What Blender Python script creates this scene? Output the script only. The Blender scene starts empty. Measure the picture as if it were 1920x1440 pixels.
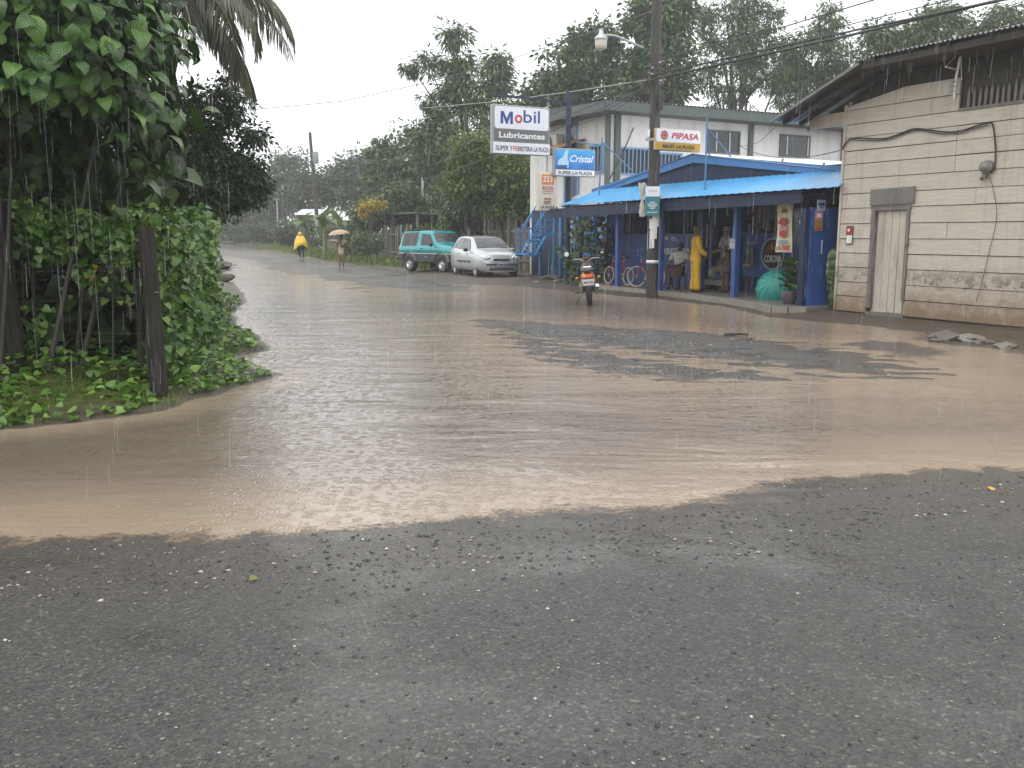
import bpy, bmesh, math, random
import numpy as np
from mathutils import Vector, Matrix, Euler

# ------------------------------------------------------------------ camera, sky, light, exposure
SC = bpy.context.scene
COL = SC.collection
PI = math.pi
R = math.radians
F = 1700.0                                   # focal length in photo pixels (1920 wide)
PITCH = math.atan(280 / F)
CAM_H = 1.6
cam = bpy.data.cameras.new("camera")
cam.sensor_width = 36.0
cam.lens = 36.0 * F / 1920.0
cam.clip_start = 0.05
cam.clip_end = 2000
cam_o = bpy.data.objects.new("camera", cam)
COL.objects.link(cam_o)
cam_o.location = (0, 0, CAM_H)
cam_o.rotation_euler = (PI / 2 - PITCH, 0, 0)
SC.camera = cam_o

world = bpy.data.worlds.new("World")
SC.world = world
world.use_nodes = True
wn = world.node_tree
wn.nodes.clear()
sky = wn.nodes.new("ShaderNodeTexSky")
sky.sky_type = 'NISHITA'
sky.sun_disc = False
sky.sun_elevation = R(62)
sky.sun_rotation = R(215)
sky.air_density = 2.0
sky.dust_density = 6.0
hs = wn.nodes.new("ShaderNodeHueSaturation")
hs.inputs["Saturation"].default_value = 0.12
wm = wn.nodes.new("ShaderNodeMixRGB")
wm.inputs[0].default_value = 0.86              # a closed deck of rain cloud in front of the clear sky
wm.inputs[2].default_value = (15.0, 15.3, 15.6, 1)
bg = wn.nodes.new("ShaderNodeBackground")
bg.inputs["Strength"].default_value = 0.1
wo = wn.nodes.new("ShaderNodeOutputWorld")
wn.links.new(sky.outputs[0], hs.inputs["Color"])
wn.links.new(hs.outputs[0], wm.inputs[1])
wn.links.new(wm.outputs[0], bg.inputs[0])
wn.links.new(bg.outputs[0], wo.inputs[0])

sun = bpy.data.lights.new("sun", 'SUN')
sun.energy = 0.6
sun.angle = R(40)
sun.color = (1.0, 0.97, 0.93)
sun_o = bpy.data.objects.new("sun", sun)
COL.objects.link(sun_o)
sun_o.rotation_euler = (R(28), 0, R(-35))

SC.view_settings.view_transform = 'Standard'
SC.view_settings.look = 'None'
SC.view_settings.exposure = 0.33
SC.view_settings.gamma = 1.0
SC.view_settings.use_curve_mapping = False
SC.render.engine = 'CYCLES'
SC.cycles.use_denoising = True
SC.cycles.max_bounces = 6
SC.cycles.diffuse_bounces = 3
SC.cycles.glossy_bounces = 3
SC.cycles.transmission_bounces = 4
SC.cycles.transparent_max_bounces = 12
SC.cycles.volume_bounces = 1
SC.cycles.caustics_reflective = False
SC.cycles.caustics_refractive = False
SC.cycles.sample_clamp_indirect = 6.0

rnd = random.Random(7)
nr = np.random.default_rng(11)

# ------------------------------------------------------------------ measuring helpers
CT, ST = math.cos(PITCH), math.sin(PITCH)
def zb(y):                                   # the street climbs gently beyond 42 m
    return 0.0092 * max(0.0, y - 42.0)
def ray(px, py):
    u = (px - 960) / F; v = (720 - py) / F
    return (u, CT + v * ST, -ST + v * CT)
def gp(px, py, h=0.0):                       # photo point on the ground -> x, y
    d = ray(px, py); y = 20.0
    if d[2] > -0.004: d = (d[0], d[1], -0.004)
    k = (h - CAM_H) / d[2]
    for _ in range(30):
        y = d[1] * k
        k = 0.5 * k + 0.5 * (h + zb(y) - CAM_H) / d[2]
    return (d[0] * k, d[1] * k)
def at(px, py, Y):
    d = ray(px, py); k = Y / d[1]
    return Vector((d[0] * k, Y, CAM_H + d[2] * k))
# street frame: local x = s (along the street, away), local y = n (towards the street), origin at corner of timber building
A0 = (6.58, 18.4)
_l = math.hypot(.47, .8827)
DS = (-.47 / _l, .8827 / _l)
DN = (-DS[1], DS[0])
ROT = math.atan2(DS[1], DS[0])
def W(s, n, z=0.0):
    return Vector((A0[0] + DS[0] * s + DN[0] * n, A0[1] + DS[1] * s + DN[1] * n, z))
def tosn(x, y):
    x -= A0[0]; y -= A0[1]
    return (x * DS[0] + y * DS[1], x * DN[0] + y * DN[1])
def fn(px, py, n):                           # photo point on the plane n = const -> (s, z)
    d = ray(px, py)
    k = (n + A0[0] * DN[0] + A0[1] * DN[1]) / (d[0] * DN[0] + d[1] * DN[1])
    return (tosn(d[0] * k, d[1] * k)[0], CAM_H + d[2] * k)
def fs(px, py, s):                           # photo point on the plane s = const -> (n, z)
    d = ray(px, py)
    k = (s + A0[0] * DS[0] + A0[1] * DS[1]) / (d[0] * DS[0] + d[1] * DS[1])
    return (tosn(d[0] * k, d[1] * k)[1], CAM_H + d[2] * k)

# ------------------------------------------------------------------ object helpers
def tag(o, label=None, cat=None, group=None, kind=None):
    if label: o["label"] = label
    if cat: o["category"] = cat
    if group: o["group"] = group
    if kind: o["kind"] = kind
    return o
def empty(name, loc=(0, 0, 0), rz=0.0, label=None, cat=None, group=None):
    o = bpy.data.objects.new(name, None)
    o.empty_display_size = 0.1
    COL.objects.link(o)
    o.location = loc
    o.rotation_euler = (0, 0, rz)
    return tag(o, label, cat, group)
def street(name, s=0, n=0, z=0, rz=0, **k):  # an Empty standing in the street frame
    return empty(name, W(s, n, z), ROT + rz, **k)
def link(name, me, parent=None, loc=None, rot=None):
    o = bpy.data.objects.new(name, me)
    COL.objects.link(o)
    if parent: o.parent = parent
    if loc is not None: o.location = loc
    if rot is not None: o.rotation_euler = rot
    return o
def copy_tree(o, parent=None):
    c = o.copy(); COL.objects.link(c); c.parent = parent
    for ch in list(o.children): copy_tree(ch, c)
    return c
def np_mesh(name, V, Fc, mat=None, smooth=False, attrs=None, uv=None):
    V = np.asarray(V, dtype=np.float32); Fc = np.asarray(Fc, dtype=np.int32)
    me = bpy.data.meshes.new(name)
    k = Fc.shape[1]
    me.vertices.add(len(V)); me.vertices.foreach_set("co", V.ravel())
    me.loops.add(Fc.size); me.loops.foreach_set("vertex_index", Fc.ravel())
    me.polygons.add(len(Fc))
    me.polygons.foreach_set("loop_start", np.arange(0, Fc.size, k, dtype=np.int32))
    me.polygons.foreach_set("loop_total", np.full(len(Fc), k, dtype=np.int32))
    if smooth: me.polygons.foreach_set("use_smooth", np.ones(len(Fc), dtype=bool))
    for an, av in (attrs or {}).items():
        a = me.attributes.new(an, 'FLOAT', 'POINT'); a.data.foreach_set("value", np.asarray(av, dtype=np.float32))
    if uv is not None:
        u = me.uv_layers.new(name="UVMap")
        u.data.foreach_set("uv", np.asarray(uv, dtype=np.float32)[Fc.ravel()].ravel())
    me.update(); me.validate()
    if mat: me.materials.append(mat)
    return me
def _perp(d):
    d = Vector(d).normalized()
    a = Vector((0, 0, 1)) if abs(d.z) < 0.9 else Vector((1, 0, 0))
    u = d.cross(a).normalized(); return u, d.cross(u).normalized()
class MB:
    """collects shapes for ONE mesh object"""
    def __init__(s): s.v = []; s.f = []; s.sm = []
    def add(s, vs, fs_, smooth=False):
        o = len(s.v); s.v += [tuple(p) for p in vs]
        s.f += [tuple(i + o for i in f) for f in fs_]; s.sm += [smooth] * len(fs_)
        return s
    def box(s, c, size, rot=None, bev=0.0):
        hx, hy, hz = (x / 2 for x in size)
        M = Euler(rot).to_matrix() if rot is not None else None
        c = Vector(c)
        if bev <= 0:
            P = [Vector((x, y, z)) for z in (-hz, hz) for x, y in ((-hx, -hy), (hx, -hy), (hx, hy), (-hx, hy))]
            fc = [(3, 2, 1, 0), (4, 5, 6, 7), (0, 1, 5, 4), (1, 2, 6, 5), (2, 3, 7, 6), (3, 0, 4, 7)]
        else:
            b = min(bev, hx * .9, hy * .9, hz * .9)
            def ring(z, i): return [Vector((x, y, z)) for x, y in ((-hx + i, -hy), (hx - i, -hy), (hx, -hy + i), (hx, hy - i), (hx - i, hy), (-hx + i, hy), (-hx, hy - i), (-hx, -hy + i))]
            def ringi(z): return [Vector((x, y, z)) for x, y in ((-hx + b, -hy + b), (hx - b, -hy + b), (hx - b, -hy + b), (hx - b, hy - b), (hx - b, hy - b), (-hx + b, hy - b), (-hx + b, hy - b), (-hx + b, -hy + b))]
            rs = [ringi(-hz), ring(-hz + b, b), ring(hz - b, b), ringi(hz)]
            P = sum(rs, []); fc = []
            for k in range(3):
                for i in range(8):
                    j = (i + 1) % 8; fc.append((k * 8 + i, k * 8 + j, (k + 1) * 8 + j, (k + 1) * 8 + i))
            fc += [tuple(range(7, -1, -1)), tuple(range(24, 32))]
        P = [(M @ p if M else p) + c for p in P]
        return s.add(P, fc)
    def bar(s, a, b, w, h, up=(0, 0, 1)):
        a = Vector(a); b = Vector(b); d = (b - a).normalized()
        u = d.cross(Vector(up))
        if u.length < 1e-4: u = d.cross(Vector((1, 0, 0)))
        u.normalize(); v = u.cross(d).normalized()
        P = [q + u * (x * w / 2) + v * (y * h / 2) for q in (a, b) for x, y in ((-1, -1), (1, -1), (1, 1), (-1, 1))]
        return s.add(P, [(0, 1, 2, 3), (7, 6, 5, 4), (0, 4, 5, 1), (1, 5, 6, 2), (2, 6, 7, 3), (3, 7, 4, 0)])
    def tube(s, pts, r, n=8, cap=True):
        pts = [Vector(p) for p in pts]; m = len(pts)
        rr = r if isinstance(r, (list, tuple)) else [r] * m
        P = []; u0 = None
        for i, p in enumerate(pts):
            d = (pts[min(i + 1, m - 1)] - pts[max(i - 1, 0)])
            d = d.normalized() if d.length > 1e-9 else Vector((0, 0, 1))
            if u0 is None: u, v = _perp(d)
            else:
                u = (u0 - d * u0.dot(d))
                u = u.normalized() if u.length > 1e-6 else _perp(d)[0]
                v = d.cross(u)
            u0 = u
            for k in range(n):
                t = 2 * PI * k / n; P.append(p + (u * math.cos(t) + v * math.sin(t)) * rr[i])
        fc = [(i * n + k, i * n + (k + 1) % n, (i + 1) * n + (k + 1) % n, (i + 1) * n + k) for i in range(m - 1) for k in range(n)]
        s.add(P, fc, n > 5)
        if cap: s.add(P[:n], [tuple(range(n - 1, -1, -1))]); s.add(P[-n:], [tuple(range(n))])
        return s
    def lathe(s, prof, c=(0, 0, 0), axis=(0, 0, 1), n=20, smooth=True, closed=False, arc=2 * PI):
        ax = Vector(axis).normalized(); u, v = _perp(ax); c = Vector(c)
        full = abs(arc - 2 * PI) < 1e-6; m = n if full else n + 1
        P = [c + ax * z + (u * math.cos(arc * k / n) + v * math.sin(arc * k / n)) * r for r, z in prof for k in range(m)]
        fc = []; q = len(prof)
        for i in range(q if closed else q - 1):
            for k in range(n):
                k2 = (k + 1) % m; i2 = (i + 1) % q
                fc.append((i * m + k, i * m + k2, i2 * m + k2, i2 * m + k))
        return s.add(P, fc, smooth)
    def prism(s, poly, a, b, f):             # poly of 2-D points, f(u, v, t) -> point, t from a to b
        n = len(poly)
        P = [f(x, y, a) for x, y in poly] + [f(x, y, b) for x, y in poly]
        return s.add(P, [tuple(range(n - 1, -1, -1)), tuple(range(n, 2 * n))] + [(i, (i + 1) % n, n + (i + 1) % n, n + i) for i in range(n)])
    def grid(s, rows, smooth=True, thick=0.0, nrm=None):
        m = len(rows[0]); P = [p for r_ in rows for p in r_]
        fc = [(i * m + k, i * m + k + 1, (i + 1) * m + k + 1, (i + 1) * m + k) for i in range(len(rows) - 1) for k in range(m - 1)]
        return s.add(P, fc, smooth)
    def ball(s, c, r, n=12, m=8, rot=None):
        rx, ry, rz_ = r if isinstance(r, (tuple, list)) else (r, r, r)
        M = Euler(rot).to_matrix() if rot is not None else None
        P = []; c = Vector(c)
        for i in range(m + 1):
            t = PI * i / m
            for k in range(n):
                q = 2 * PI * k / n
                p = Vector((rx * math.sin(t) * math.cos(q), ry * math.sin(t) * math.sin(q), rz_ * math.cos(t)))
                P.append((M @ p if M else p) + c)
        return s.add(P, [(i * n + k, (i + 1) * n + k, (i + 1) * n + (k + 1) % n, i * n + (k + 1) % n) for i in range(m) for k in range(n)], True)
    def mesh(s, name, mat):
        me = bpy.data.meshes.new(name); me.from_pydata(s.v, [], s.f)
        me.polygons.foreach_set("use_smooth", s.sm); me.validate(); me.update()
        if mat: me.materials.append(mat)
        return me
    def build(s, name, mat, parent=None, loc=None, rot=None):
        return link(name, s.mesh(name, mat), parent, loc, rot)
def weld(me, dist=1e-4):
    b = bmesh.new(); b.from_mesh(me); bmesh.ops.remove_doubles(b, verts=b.verts, dist=dist)
    bmesh.ops.recalc_face_normals(b, faces=b.faces); b.to_mesh(me); b.free(); return me
def evaluated(o, name=None):                 # bake modifiers into the object's mesh
    bpy.context.view_layer.update()
    dg = bpy.context.evaluated_depsgraph_get()
    me = bpy.data.meshes.new_from_object(o.evaluated_get(dg))
    o.modifiers.clear(); o.data = me; return o
def text(name, body, size, mat, parent, loc, rot, bold=0.0, shear=0.0, width=None, spacing=1.0, extrude=0.003, align='CENTER'):
    cu = bpy.data.curves.new(name, 'FONT'); cu.body = body; cu.size = size
    cu.align_x = align; cu.align_y = 'CENTER'; cu.offset = bold; cu.shear = shear
    cu.extrude = extrude; cu.space_character = spacing; cu.resolution_u = 3
    t = bpy.data.objects.new(name, cu); COL.objects.link(t)
    bpy.context.view_layer.update()
    me = bpy.data.meshes.new_from_object(t.evaluated_get(bpy.context.evaluated_depsgraph_get()))
    bpy.data.objects.remove(t)
    me.materials.clear(); me.materials.append(mat)
    o = link(name, me, parent, loc, rot)
    if width:
        xs = [v.co.x for v in me.vertices]; w = max(xs) - min(xs)
        o.scale = (width / w, 1, 1)
    return o
FACE_STREET = (PI / 2, 0, PI)                # text read from the street (looking along -n)
FACE_ALONG = (PI / 2, 0, -PI / 2)            # text read by someone looking along +s

# ------------------------------------------------------------------ materials
MATS = {}
class NT:
    def __init__(s, name):
        s.m = bpy.data.materials.new(name); s.m.use_nodes = True; s.t = s.m.node_tree; s.t.nodes.clear()
        s.out = s.n("ShaderNodeOutputMaterial"); MATS[name] = s.m
    def n(s, ty, **k):
        x = s.t.nodes.new(ty)
        for a, b in k.items():
            if a.startswith("i_"): x.inputs[a[2:].replace("_", " ")].default_value = b
            else: setattr(x, a, b)
        return x
    def l(s, a, b): s.t.links.new(a, b)
    def ramp(s, fac, stops):
        r = s.n("ShaderNodeValToRGB"); e = r.color_ramp.elements
        while len(e) < len(stops): e.new(0.5)
        for k, (p, c) in enumerate(stops):
            e[k].position = p; e[k].color = c if len(c) == 4 else (*c, 1)
        s.l(fac, r.inputs[0]); return r.outputs[0]
    def mix(s, fac, a, b, mode='MIX'):
        x = s.n("ShaderNodeMixRGB", blend_type=mode)
        for i, q in enumerate((fac, a, b)):
            if hasattr(q, "is_output"): s.l(q, x.inputs[i])
            else: x.inputs[i].default_value = q if (i == 0 or len(q) == 4) else (*q, 1)
        return x.outputs[0]
    def math(s, op, a, b=0.0, c=None, clamp=False):
        x = s.n("ShaderNodeMath", operation=op, use_clamp=clamp)
        for i, q in enumerate((a, b) if c is None else (a, b, c)):
            if hasattr(q, "is_output"): s.l(q, x.inputs[i])
            else: x.inputs[i].default_value = q
        return x.outputs[0]
    def noise(s, vec, scale, detail=4, rough=.6, dist=0.0):
        x = s.n("ShaderNodeTexNoise", i_Scale=scale, i_Detail=detail, i_Roughness=rough, i_Distortion=dist)
        if vec is not None: s.l(vec, x.inputs["Vector"])
        return x.outputs[0]
    def coords(s, kind="Object", scale=None, rot=None):
        x = s.n("ShaderNodeTexCoord").outputs[kind]
        if scale or rot:
            m = s.n("ShaderNodeMapping"); s.l(x, m.inputs[0])
            if scale: m.inputs["Scale"].default_value = scale
            if rot: m.inputs["Rotation"].default_value = rot
            x = m.outputs[0]
        return x
    def bump(s, h, strength=.3, dist=.02, prev=None):
        x = s.n("ShaderNodeBump", i_Strength=strength, i_Distance=dist); s.l(h, x.inputs["Height"])
        if prev: s.l(prev, x.inputs["Normal"])
        return x.outputs[0]
    def bsdf(s, color=None, rough=.6, metal=0.0, spec=.5, normal=None, **k):
        x = s.n("ShaderNodeBsdfPrincipled")
        for nm, q in (("Base Color", color), ("Roughness", rough), ("Metallic", metal), ("Specular IOR Level", spec), ("Normal", normal)):
            if q is None: continue
            if hasattr(q, "is_output"): s.l(q, x.inputs[nm])
            else: x.inputs[nm].default_value = (*q, 1) if isinstance(q, tuple) and len(q) == 3 else q
        for nm, q in k.items(): x.inputs[nm.replace("_", " ")].default_value = q
        s.l(x.outputs[0], s.out.inputs[0]); return x
def mat(name, col, rough=.5, var=.25, scale=6.0, bump=.05, metal=0.0, spec=.5, dirt=None, streak=0.0, dirt_amt=.35):
    """painted / plain surface with worn, uneven colour and fine relief"""
    if name in MATS: return MATS[name]
    t = NT(name)
    co = t.coords("Object")
    a = t.noise(co, scale, 5, .62)
    c = t.mix(t.math('MULTIPLY', a, 1.0), tuple(x * (1 - var) for x in col), tuple(min(1, x * (1 + var)) for x in col))
    if dirt:
        b = t.noise(t.coords("Object", (1, 1, .18)) if streak else co, scale * .6 + 1.3, 6, .7)
        b = t.math('MULTIPLY', t.math('SUBTRACT', b, .48, clamp=True), 5.0, clamp=True)
        c = t.mix(t.math('MULTIPLY', b, dirt_amt), c, dirt)
    r = t.math('MULTIPLY_ADD', t.noise(co, scale * 2.3, 3), .25, rough - .12, clamp=True)
    nm = t.bump(t.noise(co, scale * 9, 3), bump, .01) if bump else None
    t.bsdf(c, r, metal, spec, nm)
    return t.m
def metal(name, col, rough=.35, dirt=(.12, .07, .04)):
    return mat(name, col, rough, .15, 8, .03, .9, .5, dirt, dirt_amt=.3)
def leafmat(name, c_dark, c_mid, c_light, rough=.35, trans=.25, per_object=False, vein=False, spec=.5):
    if name in MATS: return MATS[name]
    t = NT(name)
    if per_object: f = t.n("ShaderNodeObjectInfo").outputs["Random"]
    else: f = t.n("ShaderNodeNewGeometry").outputs["Random Per Island"]
    c = t.ramp(f, [(0.0, c_dark), (.55, c_mid), (.93, c_light), (1.0, tuple(min(1, x * 1.25) for x in c_light))])
    nm = None
    if vein:
        uv = t.n("ShaderNodeTexCoord").outputs["UV"]
        sep = t.n("ShaderNodeSeparateXYZ"); t.l(uv, sep.inputs[0])
        off = t.math('ABSOLUTE', t.math('SUBTRACT', sep.outputs[0], .5))
        ph = t.math('SUBTRACT', t.math('MULTIPLY', sep.outputs[1], 44.0), t.math('MULTIPLY', off, 34.0))
        side = t.math('POWER', t.math('MULTIPLY_ADD', t.math('SINE', ph), .5, .5), 3.0)
        rib = t.math('LESS_THAN', off, .025)
        h = t.math('MAXIMUM', t.math('MULTIPLY', side, -.6), -1.0)
        nm = t.bump(h, .55, .012)
        vn = t.math('POWER', t.math('MULTIPLY_ADD', t.math('SINE', t.math('ADD', ph, 1.5)), .5, .5), 9.0)
        c = t.mix(t.math('MULTIPLY', t.math('MAXIMUM', rib, vn), .35), c, tuple(min(1, x * 1.9 + .02) for x in c_mid))
        no = t.noise(uv, 7, 4); c = t.mix(t.math('MULTIPLY', t.math('SUBTRACT', no, .5, clamp=True), .8), c, (.10, .12, .02))
    p = t.bsdf(c, rough, 0, spec, nm)
    tr = t.n("ShaderNodeBsdfTranslucent"); t.l(c, tr.inputs[0])
    mx = t.n("ShaderNodeMixShader"); mx.inputs[0].default_value = trans
    t.l(p.outputs[0], mx.inputs[1]); t.l(tr.outputs[0], mx.inputs[2]); t.l(mx.outputs[0], t.out.inputs[0])
    return t.m

white = mat("white_paint", (.72, .72, .70), .45, .06, 3, .03, dirt=(.35, .33, .30), dirt_amt=.25)
M_black = mat("black_rubber", (.018, .018, .018), .55, .3, 20, .1)
M_dark = mat("dark_plastic", (.03, .03, .033), .45, .3, 14, .05)
M_chrome = metal("chrome_metal", (.62, .63, .64), .2)
M_galv = metal("galvanised_metal", (.45, .46, .47), .4)
# ------------------------------------------------------------------ ground, road, flood water
def poly(px):
    return np.array([gp(*p) for p in px])
def sdf(P, X, Y):                            # signed distance to a polygon, positive inside
    d = np.full(X.shape, 1e9); ins = np.zeros(X.shape, bool); n = len(P)
    for i in range(n):
        x1, y1 = P[i]; x2, y2 = P[(i + 1) % n]
        ex, ey = x2 - x1, y2 - y1; L = ex * ex + ey * ey + 1e-12
        t = np.clip(((X - x1) * ex + (Y - y1) * ey) / L, 0, 1)
        d = np.minimum(d, np.hypot(X - x1 - t * ex, Y - y1 - t * ey))
        c = ((y1 > Y) != (y2 > Y)) & (X < (x2 - x1) * (Y - y1) / (y2 - y1 + 1e-12) + x1)
        ins ^= c
    return np.where(ins, d, -d)
def wavy(X, Y, f, seed, octaves=4):
    g = np.random.default_rng(seed); o = np.zeros(X.shape)
    for k in range(octaves):
        for _ in range(4):
            a = g.uniform(0, 2 * PI); p = g.uniform(0, 6.28); ff = f * 2 ** k * g.uniform(.7, 1.3)
            o += np.sin((X * math.cos(a) + Y * math.sin(a)) * ff + p + 1.3 * np.sin((X * math.sin(a) - Y * math.cos(a)) * ff * .6 + p * 2)) / (2 ** k) / 4
    return o
fg = [(-900, 1060), (-300, 1030), (0, 1015), (200, 1008), (430, 1000), (560, 1000), (760, 990), (960, 968), (1100, 960), (1240, 955), (1330, 945), (1400, 925), (1480, 905), (1600, 900), (1750, 893), (1920, 888), (2300, 878)]
P_FG = np.vstack([poly(fg), [(9, 1), (9, -8), (-9, -8), (-6, 1)]])
bank = [(-250, 812), (0, 798), (130, 788), (270, 768), (400, 735), (470, 716), (500, 703), (455, 692), (415, 672), (440, 662), (492, 657), (470, 632), (430, 610), (425, 588), (452, 566), (440, 540), (398, 516), (398, 507), (430, 506), (412, 494), (396, 486), (392, 474), (388, 462), (380, 455)]
P_LEFT = np.vstack([poly(bank), [(-95, 190), (-140, 190), (-140, -8), (-9, -8), (-8, 4)]])
right_e = [(398, 449), (470, 456), (535, 464), (600, 479), (690, 497), (745, 507), (765, 518), (850, 533), (960, 534), (1010, 539), (1105, 548), (1290, 566), (1400, 579), (1440, 594), (1560, 604), (1640, 612), (1730, 622), (1750, 640), (1830, 648), (1920, 660), (2300, 720)]
P_RIGHT = np.vstack([poly(right_e), [(40, 9), (140, 9), (140, 190), (-60, 190)]])
I_A = poly([(875, 600), (960, 602), (1080, 610), (1250, 620), (1400, 634), (1540, 652), (1640, 670), (1740, 700), (1690, 710), (1560, 700), (1420, 684), (1300, 670), (1180, 656), (1060, 642), (960, 622)])
I_B = poly([(930, 622), (1010, 638), (1100, 655), (1220, 678), (1340, 690), (1440, 708), (1380, 716), (1250, 708), (1130, 692), (1040, 674), (970, 650)])
I_C = poly([(1460, 708), (1650, 712), (1850, 733), (1900, 748), (1700, 740), (1560, 728)])
I_F = poly([(405, 474), (480, 472), (540, 477), (600, 486), (640, 494), (700, 500), (790, 515), (870, 541), (800, 546), (700, 537), (640, 522), (585, 514), (560, 508), (520, 498), (470, 484)])
I_G = poly([(1560, 645), (1640, 640), (1730, 652), (1800, 668), (1700, 668)])

def spaced(stops):
    o = []
    for (a, b, d) in stops: o += list(np.arange(a, b, d))
    return np.array(o + [stops[-1][1]])
xs = spaced([(-400, -140, 40), (-140, -60, 8), (-60, -25, 2), (-25, -12, .5), (-12, -7, .15), (-7, 9, .07), (9, 14, .2), (14, 30, .8), (30, 140, 8), (140, 400, 40)])
ys = spaced([(-60, -8, 8), (-8, 1, .5), (1, 8, .06), (8, 14, .08), (14, 24, .12), (24, 40, .22), (40, 80, .6), (80, 190, 3), (190, 700, 40)])
GX, GY = np.meshgrid(xs, ys)
zbase = 0.0092 * np.maximum(0, GY - 42.0)
e1 = wavy(GX, GY, 2.2, 3) * .10 + wavy(GX, GY, 14, 4, 3) * .05
def rise(P, slope, top, jit=1.0, sink=.5):
    d = sdf(P, GX, GY) + e1 * jit + (.10 if P is P_LEFT else 0)
    return np.where(d > 0, np.minimum(top, d * slope), d * slope * sink), d
h_fg, d_fg = rise(P_FG, .022, .045, .42, 1.6); h_fg = h_fg + np.where(np.abs(d_fg) < .5, wavy(GX, GY, 24, 71, 3) * .0035, 0)
h_left, d_left = rise(P_LEFT, .16, .24, .55)
h_right, d_right = rise(P_RIGHT, .05, .085, .8)
H = np.maximum.reduce([h_fg, h_left, h_right, np.full(GX.shape, -.12)])
for P, top in ((I_A, .022), (I_B, .020), (I_F, .012), (I_G, .004)):
    d = sdf(P, GX, GY); s_ = .02 if P is not I_F else .009
    H = np.maximum(H, np.clip(d * s_ + e1 * .03 * (3.2 if P is I_F else 1.0) - (.0025 if P is not I_F else 0), -.12, top))
isl = np.maximum.reduce([sdf(P, GX, GY) for P in (I_A, I_B, I_C)]) > -.3
H = H + wavy(GX, GY, 5, 9) * .004 * (H > -.11) + np.where(isl, np.maximum(-.02, wavy(GX * .7 + GY * .3, GY * 1.6, 9, 44, 4) * .012), 0) + wavy(GX, GY, 1.1, 10, 3) * .02 * (d_left > .3)
h_soft = np.clip((d_left - .15) / .3, 0, 1)
Z = zbase + H
def ground_z(x, y):
    i = int(np.clip(np.searchsorted(ys, y) - 1, 0, len(ys) - 2)); j = int(np.clip(np.searchsorted(xs, x) - 1, 0, len(xs) - 2))
    fy = (y - ys[i]) / (ys[i + 1] - ys[i]); fx = (x - xs[j]) / (xs[j + 1] - xs[j])
    return float((Z[i, j] * (1 - fx) + Z[i, j + 1] * fx) * (1 - fy) + (Z[i + 1, j] * (1 - fx) + Z[i + 1, j + 1] * fx) * fy)
land = np.maximum(d_left, d_right)
V = np.stack([GX, GY, Z], -1).reshape(-1, 3)
ny, nx = GX.shape
idx = np.arange(ny * nx).reshape(ny, nx)
Q = np.stack([idx[:-1, :-1], idx[:-1, 1:], idx[1:, 1:], idx[1:, :-1]], -1).reshape(-1, 4)
lf = land.reshape(-1)[Q].mean(1) > 0.0
green = np.clip((d_left - .12) * 2.2 + wavy(GX, GY, 3, 12) * .5, 0, 1) * (d_left > 0)
green = np.maximum(green, np.clip((d_right - .6) * .8 + wavy(GX, GY, 2, 13) * .4, 0, 1) * (d_right > 0) * (GY > 41))
green = green.reshape(-1); wet = (np.clip(1 - np.abs(H) / .03, 0, 1)).reshape(-1)

def asphalt():
    t = NT("wet_asphalt"); co = t.coords("Object")
    vo = t.n("ShaderNodeTexVoronoi", i_Scale=88.0); t.l(co, vo.inputs["Vector"])
    vc = t.n("ShaderNodeSeparateXYZ"); t.l(vo.outputs["Color"], vc.inputs[0])
    agg = t.ramp(vc.outputs[0], [(0, (.022, .022, .021)), (.4, (.048, .047, .045)), (.78, (.080, .076, .070)), (.95, (.125, .113, .097)), (1, (.27, .245, .21))])
    fine = t.noise(co, 130, 4, .75)
    c = t.mix(.42, agg, t.ramp(fine, [(.28, (.020, .020, .019)), (.72, (.098, .094, .088))]))
    worn = t.noise(t.coords("Object", (1.0, .5, 1), (0, 0, .6)), .75, 6, .62)      # wheel-worn and silted patches
    c = t.mix(t.math('MULTIPLY', t.math('SUBTRACT', worn, .50, clamp=True), 2.6, clamp=True), c, t.mix(.55, c, (.082, .072, .058)))
    c = t.mix(t.math('MULTIPLY', t.math('SUBTRACT', .46, worn, clamp=True), 4.5, clamp=True), c, t.mix(.75, c, (.013, .012, .010)))
    ed = t.n("ShaderNodeAttribute", attribute_name="wet").outputs["Fac"]
    c = t.mix(t.math('MULTIPLY', ed, .35), c, (.10, .078, .055))
    big = t.noise(t.coords("Object", (.75, 1.1, 1), (0, 0, -.5)), 1.15, 4, .55, .4)
    film = t.math('MULTIPLY', t.math('SUBTRACT', t.math('ADD', big, t.math('MULTIPLY_ADD', t.noise(co, 22, 3, .6), .16, -.08)), .485, clamp=True), 6.0, clamp=True)
    grit = t.math('MULTIPLY', t.math('SUBTRACT', t.noise(co, 48, 4, .7), .40, clamp=True), 6.0, clamp=True)
    film = t.math('MULTIPLY', film, t.math('MULTIPLY_ADD', grit, .5, .5))
    film = t.math('MAXIMUM', film, t.math('MULTIPLY', ed, .35))
    n1 = t.bump(t.noise(co, 55, 5, .75), .75, .010)
    n2 = t.bump(vo.outputs["Distance"], .6, .009, n1)
    n3 = t.bump(t.noise(co, 11, 5, .65), .5, .03, n2)
    A_ = t.bsdf(c, t.math('MULTIPLY_ADD', worn, -.15, .52), 0, .5, n3)
    f1 = t.bump(t.noise(co, 30, 3, .6), .14, .008); f2 = t.bump(t.noise(co, 7, 3, .5), .10, .03, f1)
    B_ = t.bsdf(c, .13, 0, .5, f2); B_.inputs["IOR"].default_value = 1.36
    mx = t.n("ShaderNodeMixShader"); t.l(t.math('MULTIPLY', film, .85), mx.inputs[0]); t.l(A_.outputs[0], mx.inputs[1]); t.l(B_.outputs[0], mx.inputs[2]); t.l(mx.outputs[0], t.out.inputs[0])
    return t.m
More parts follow.
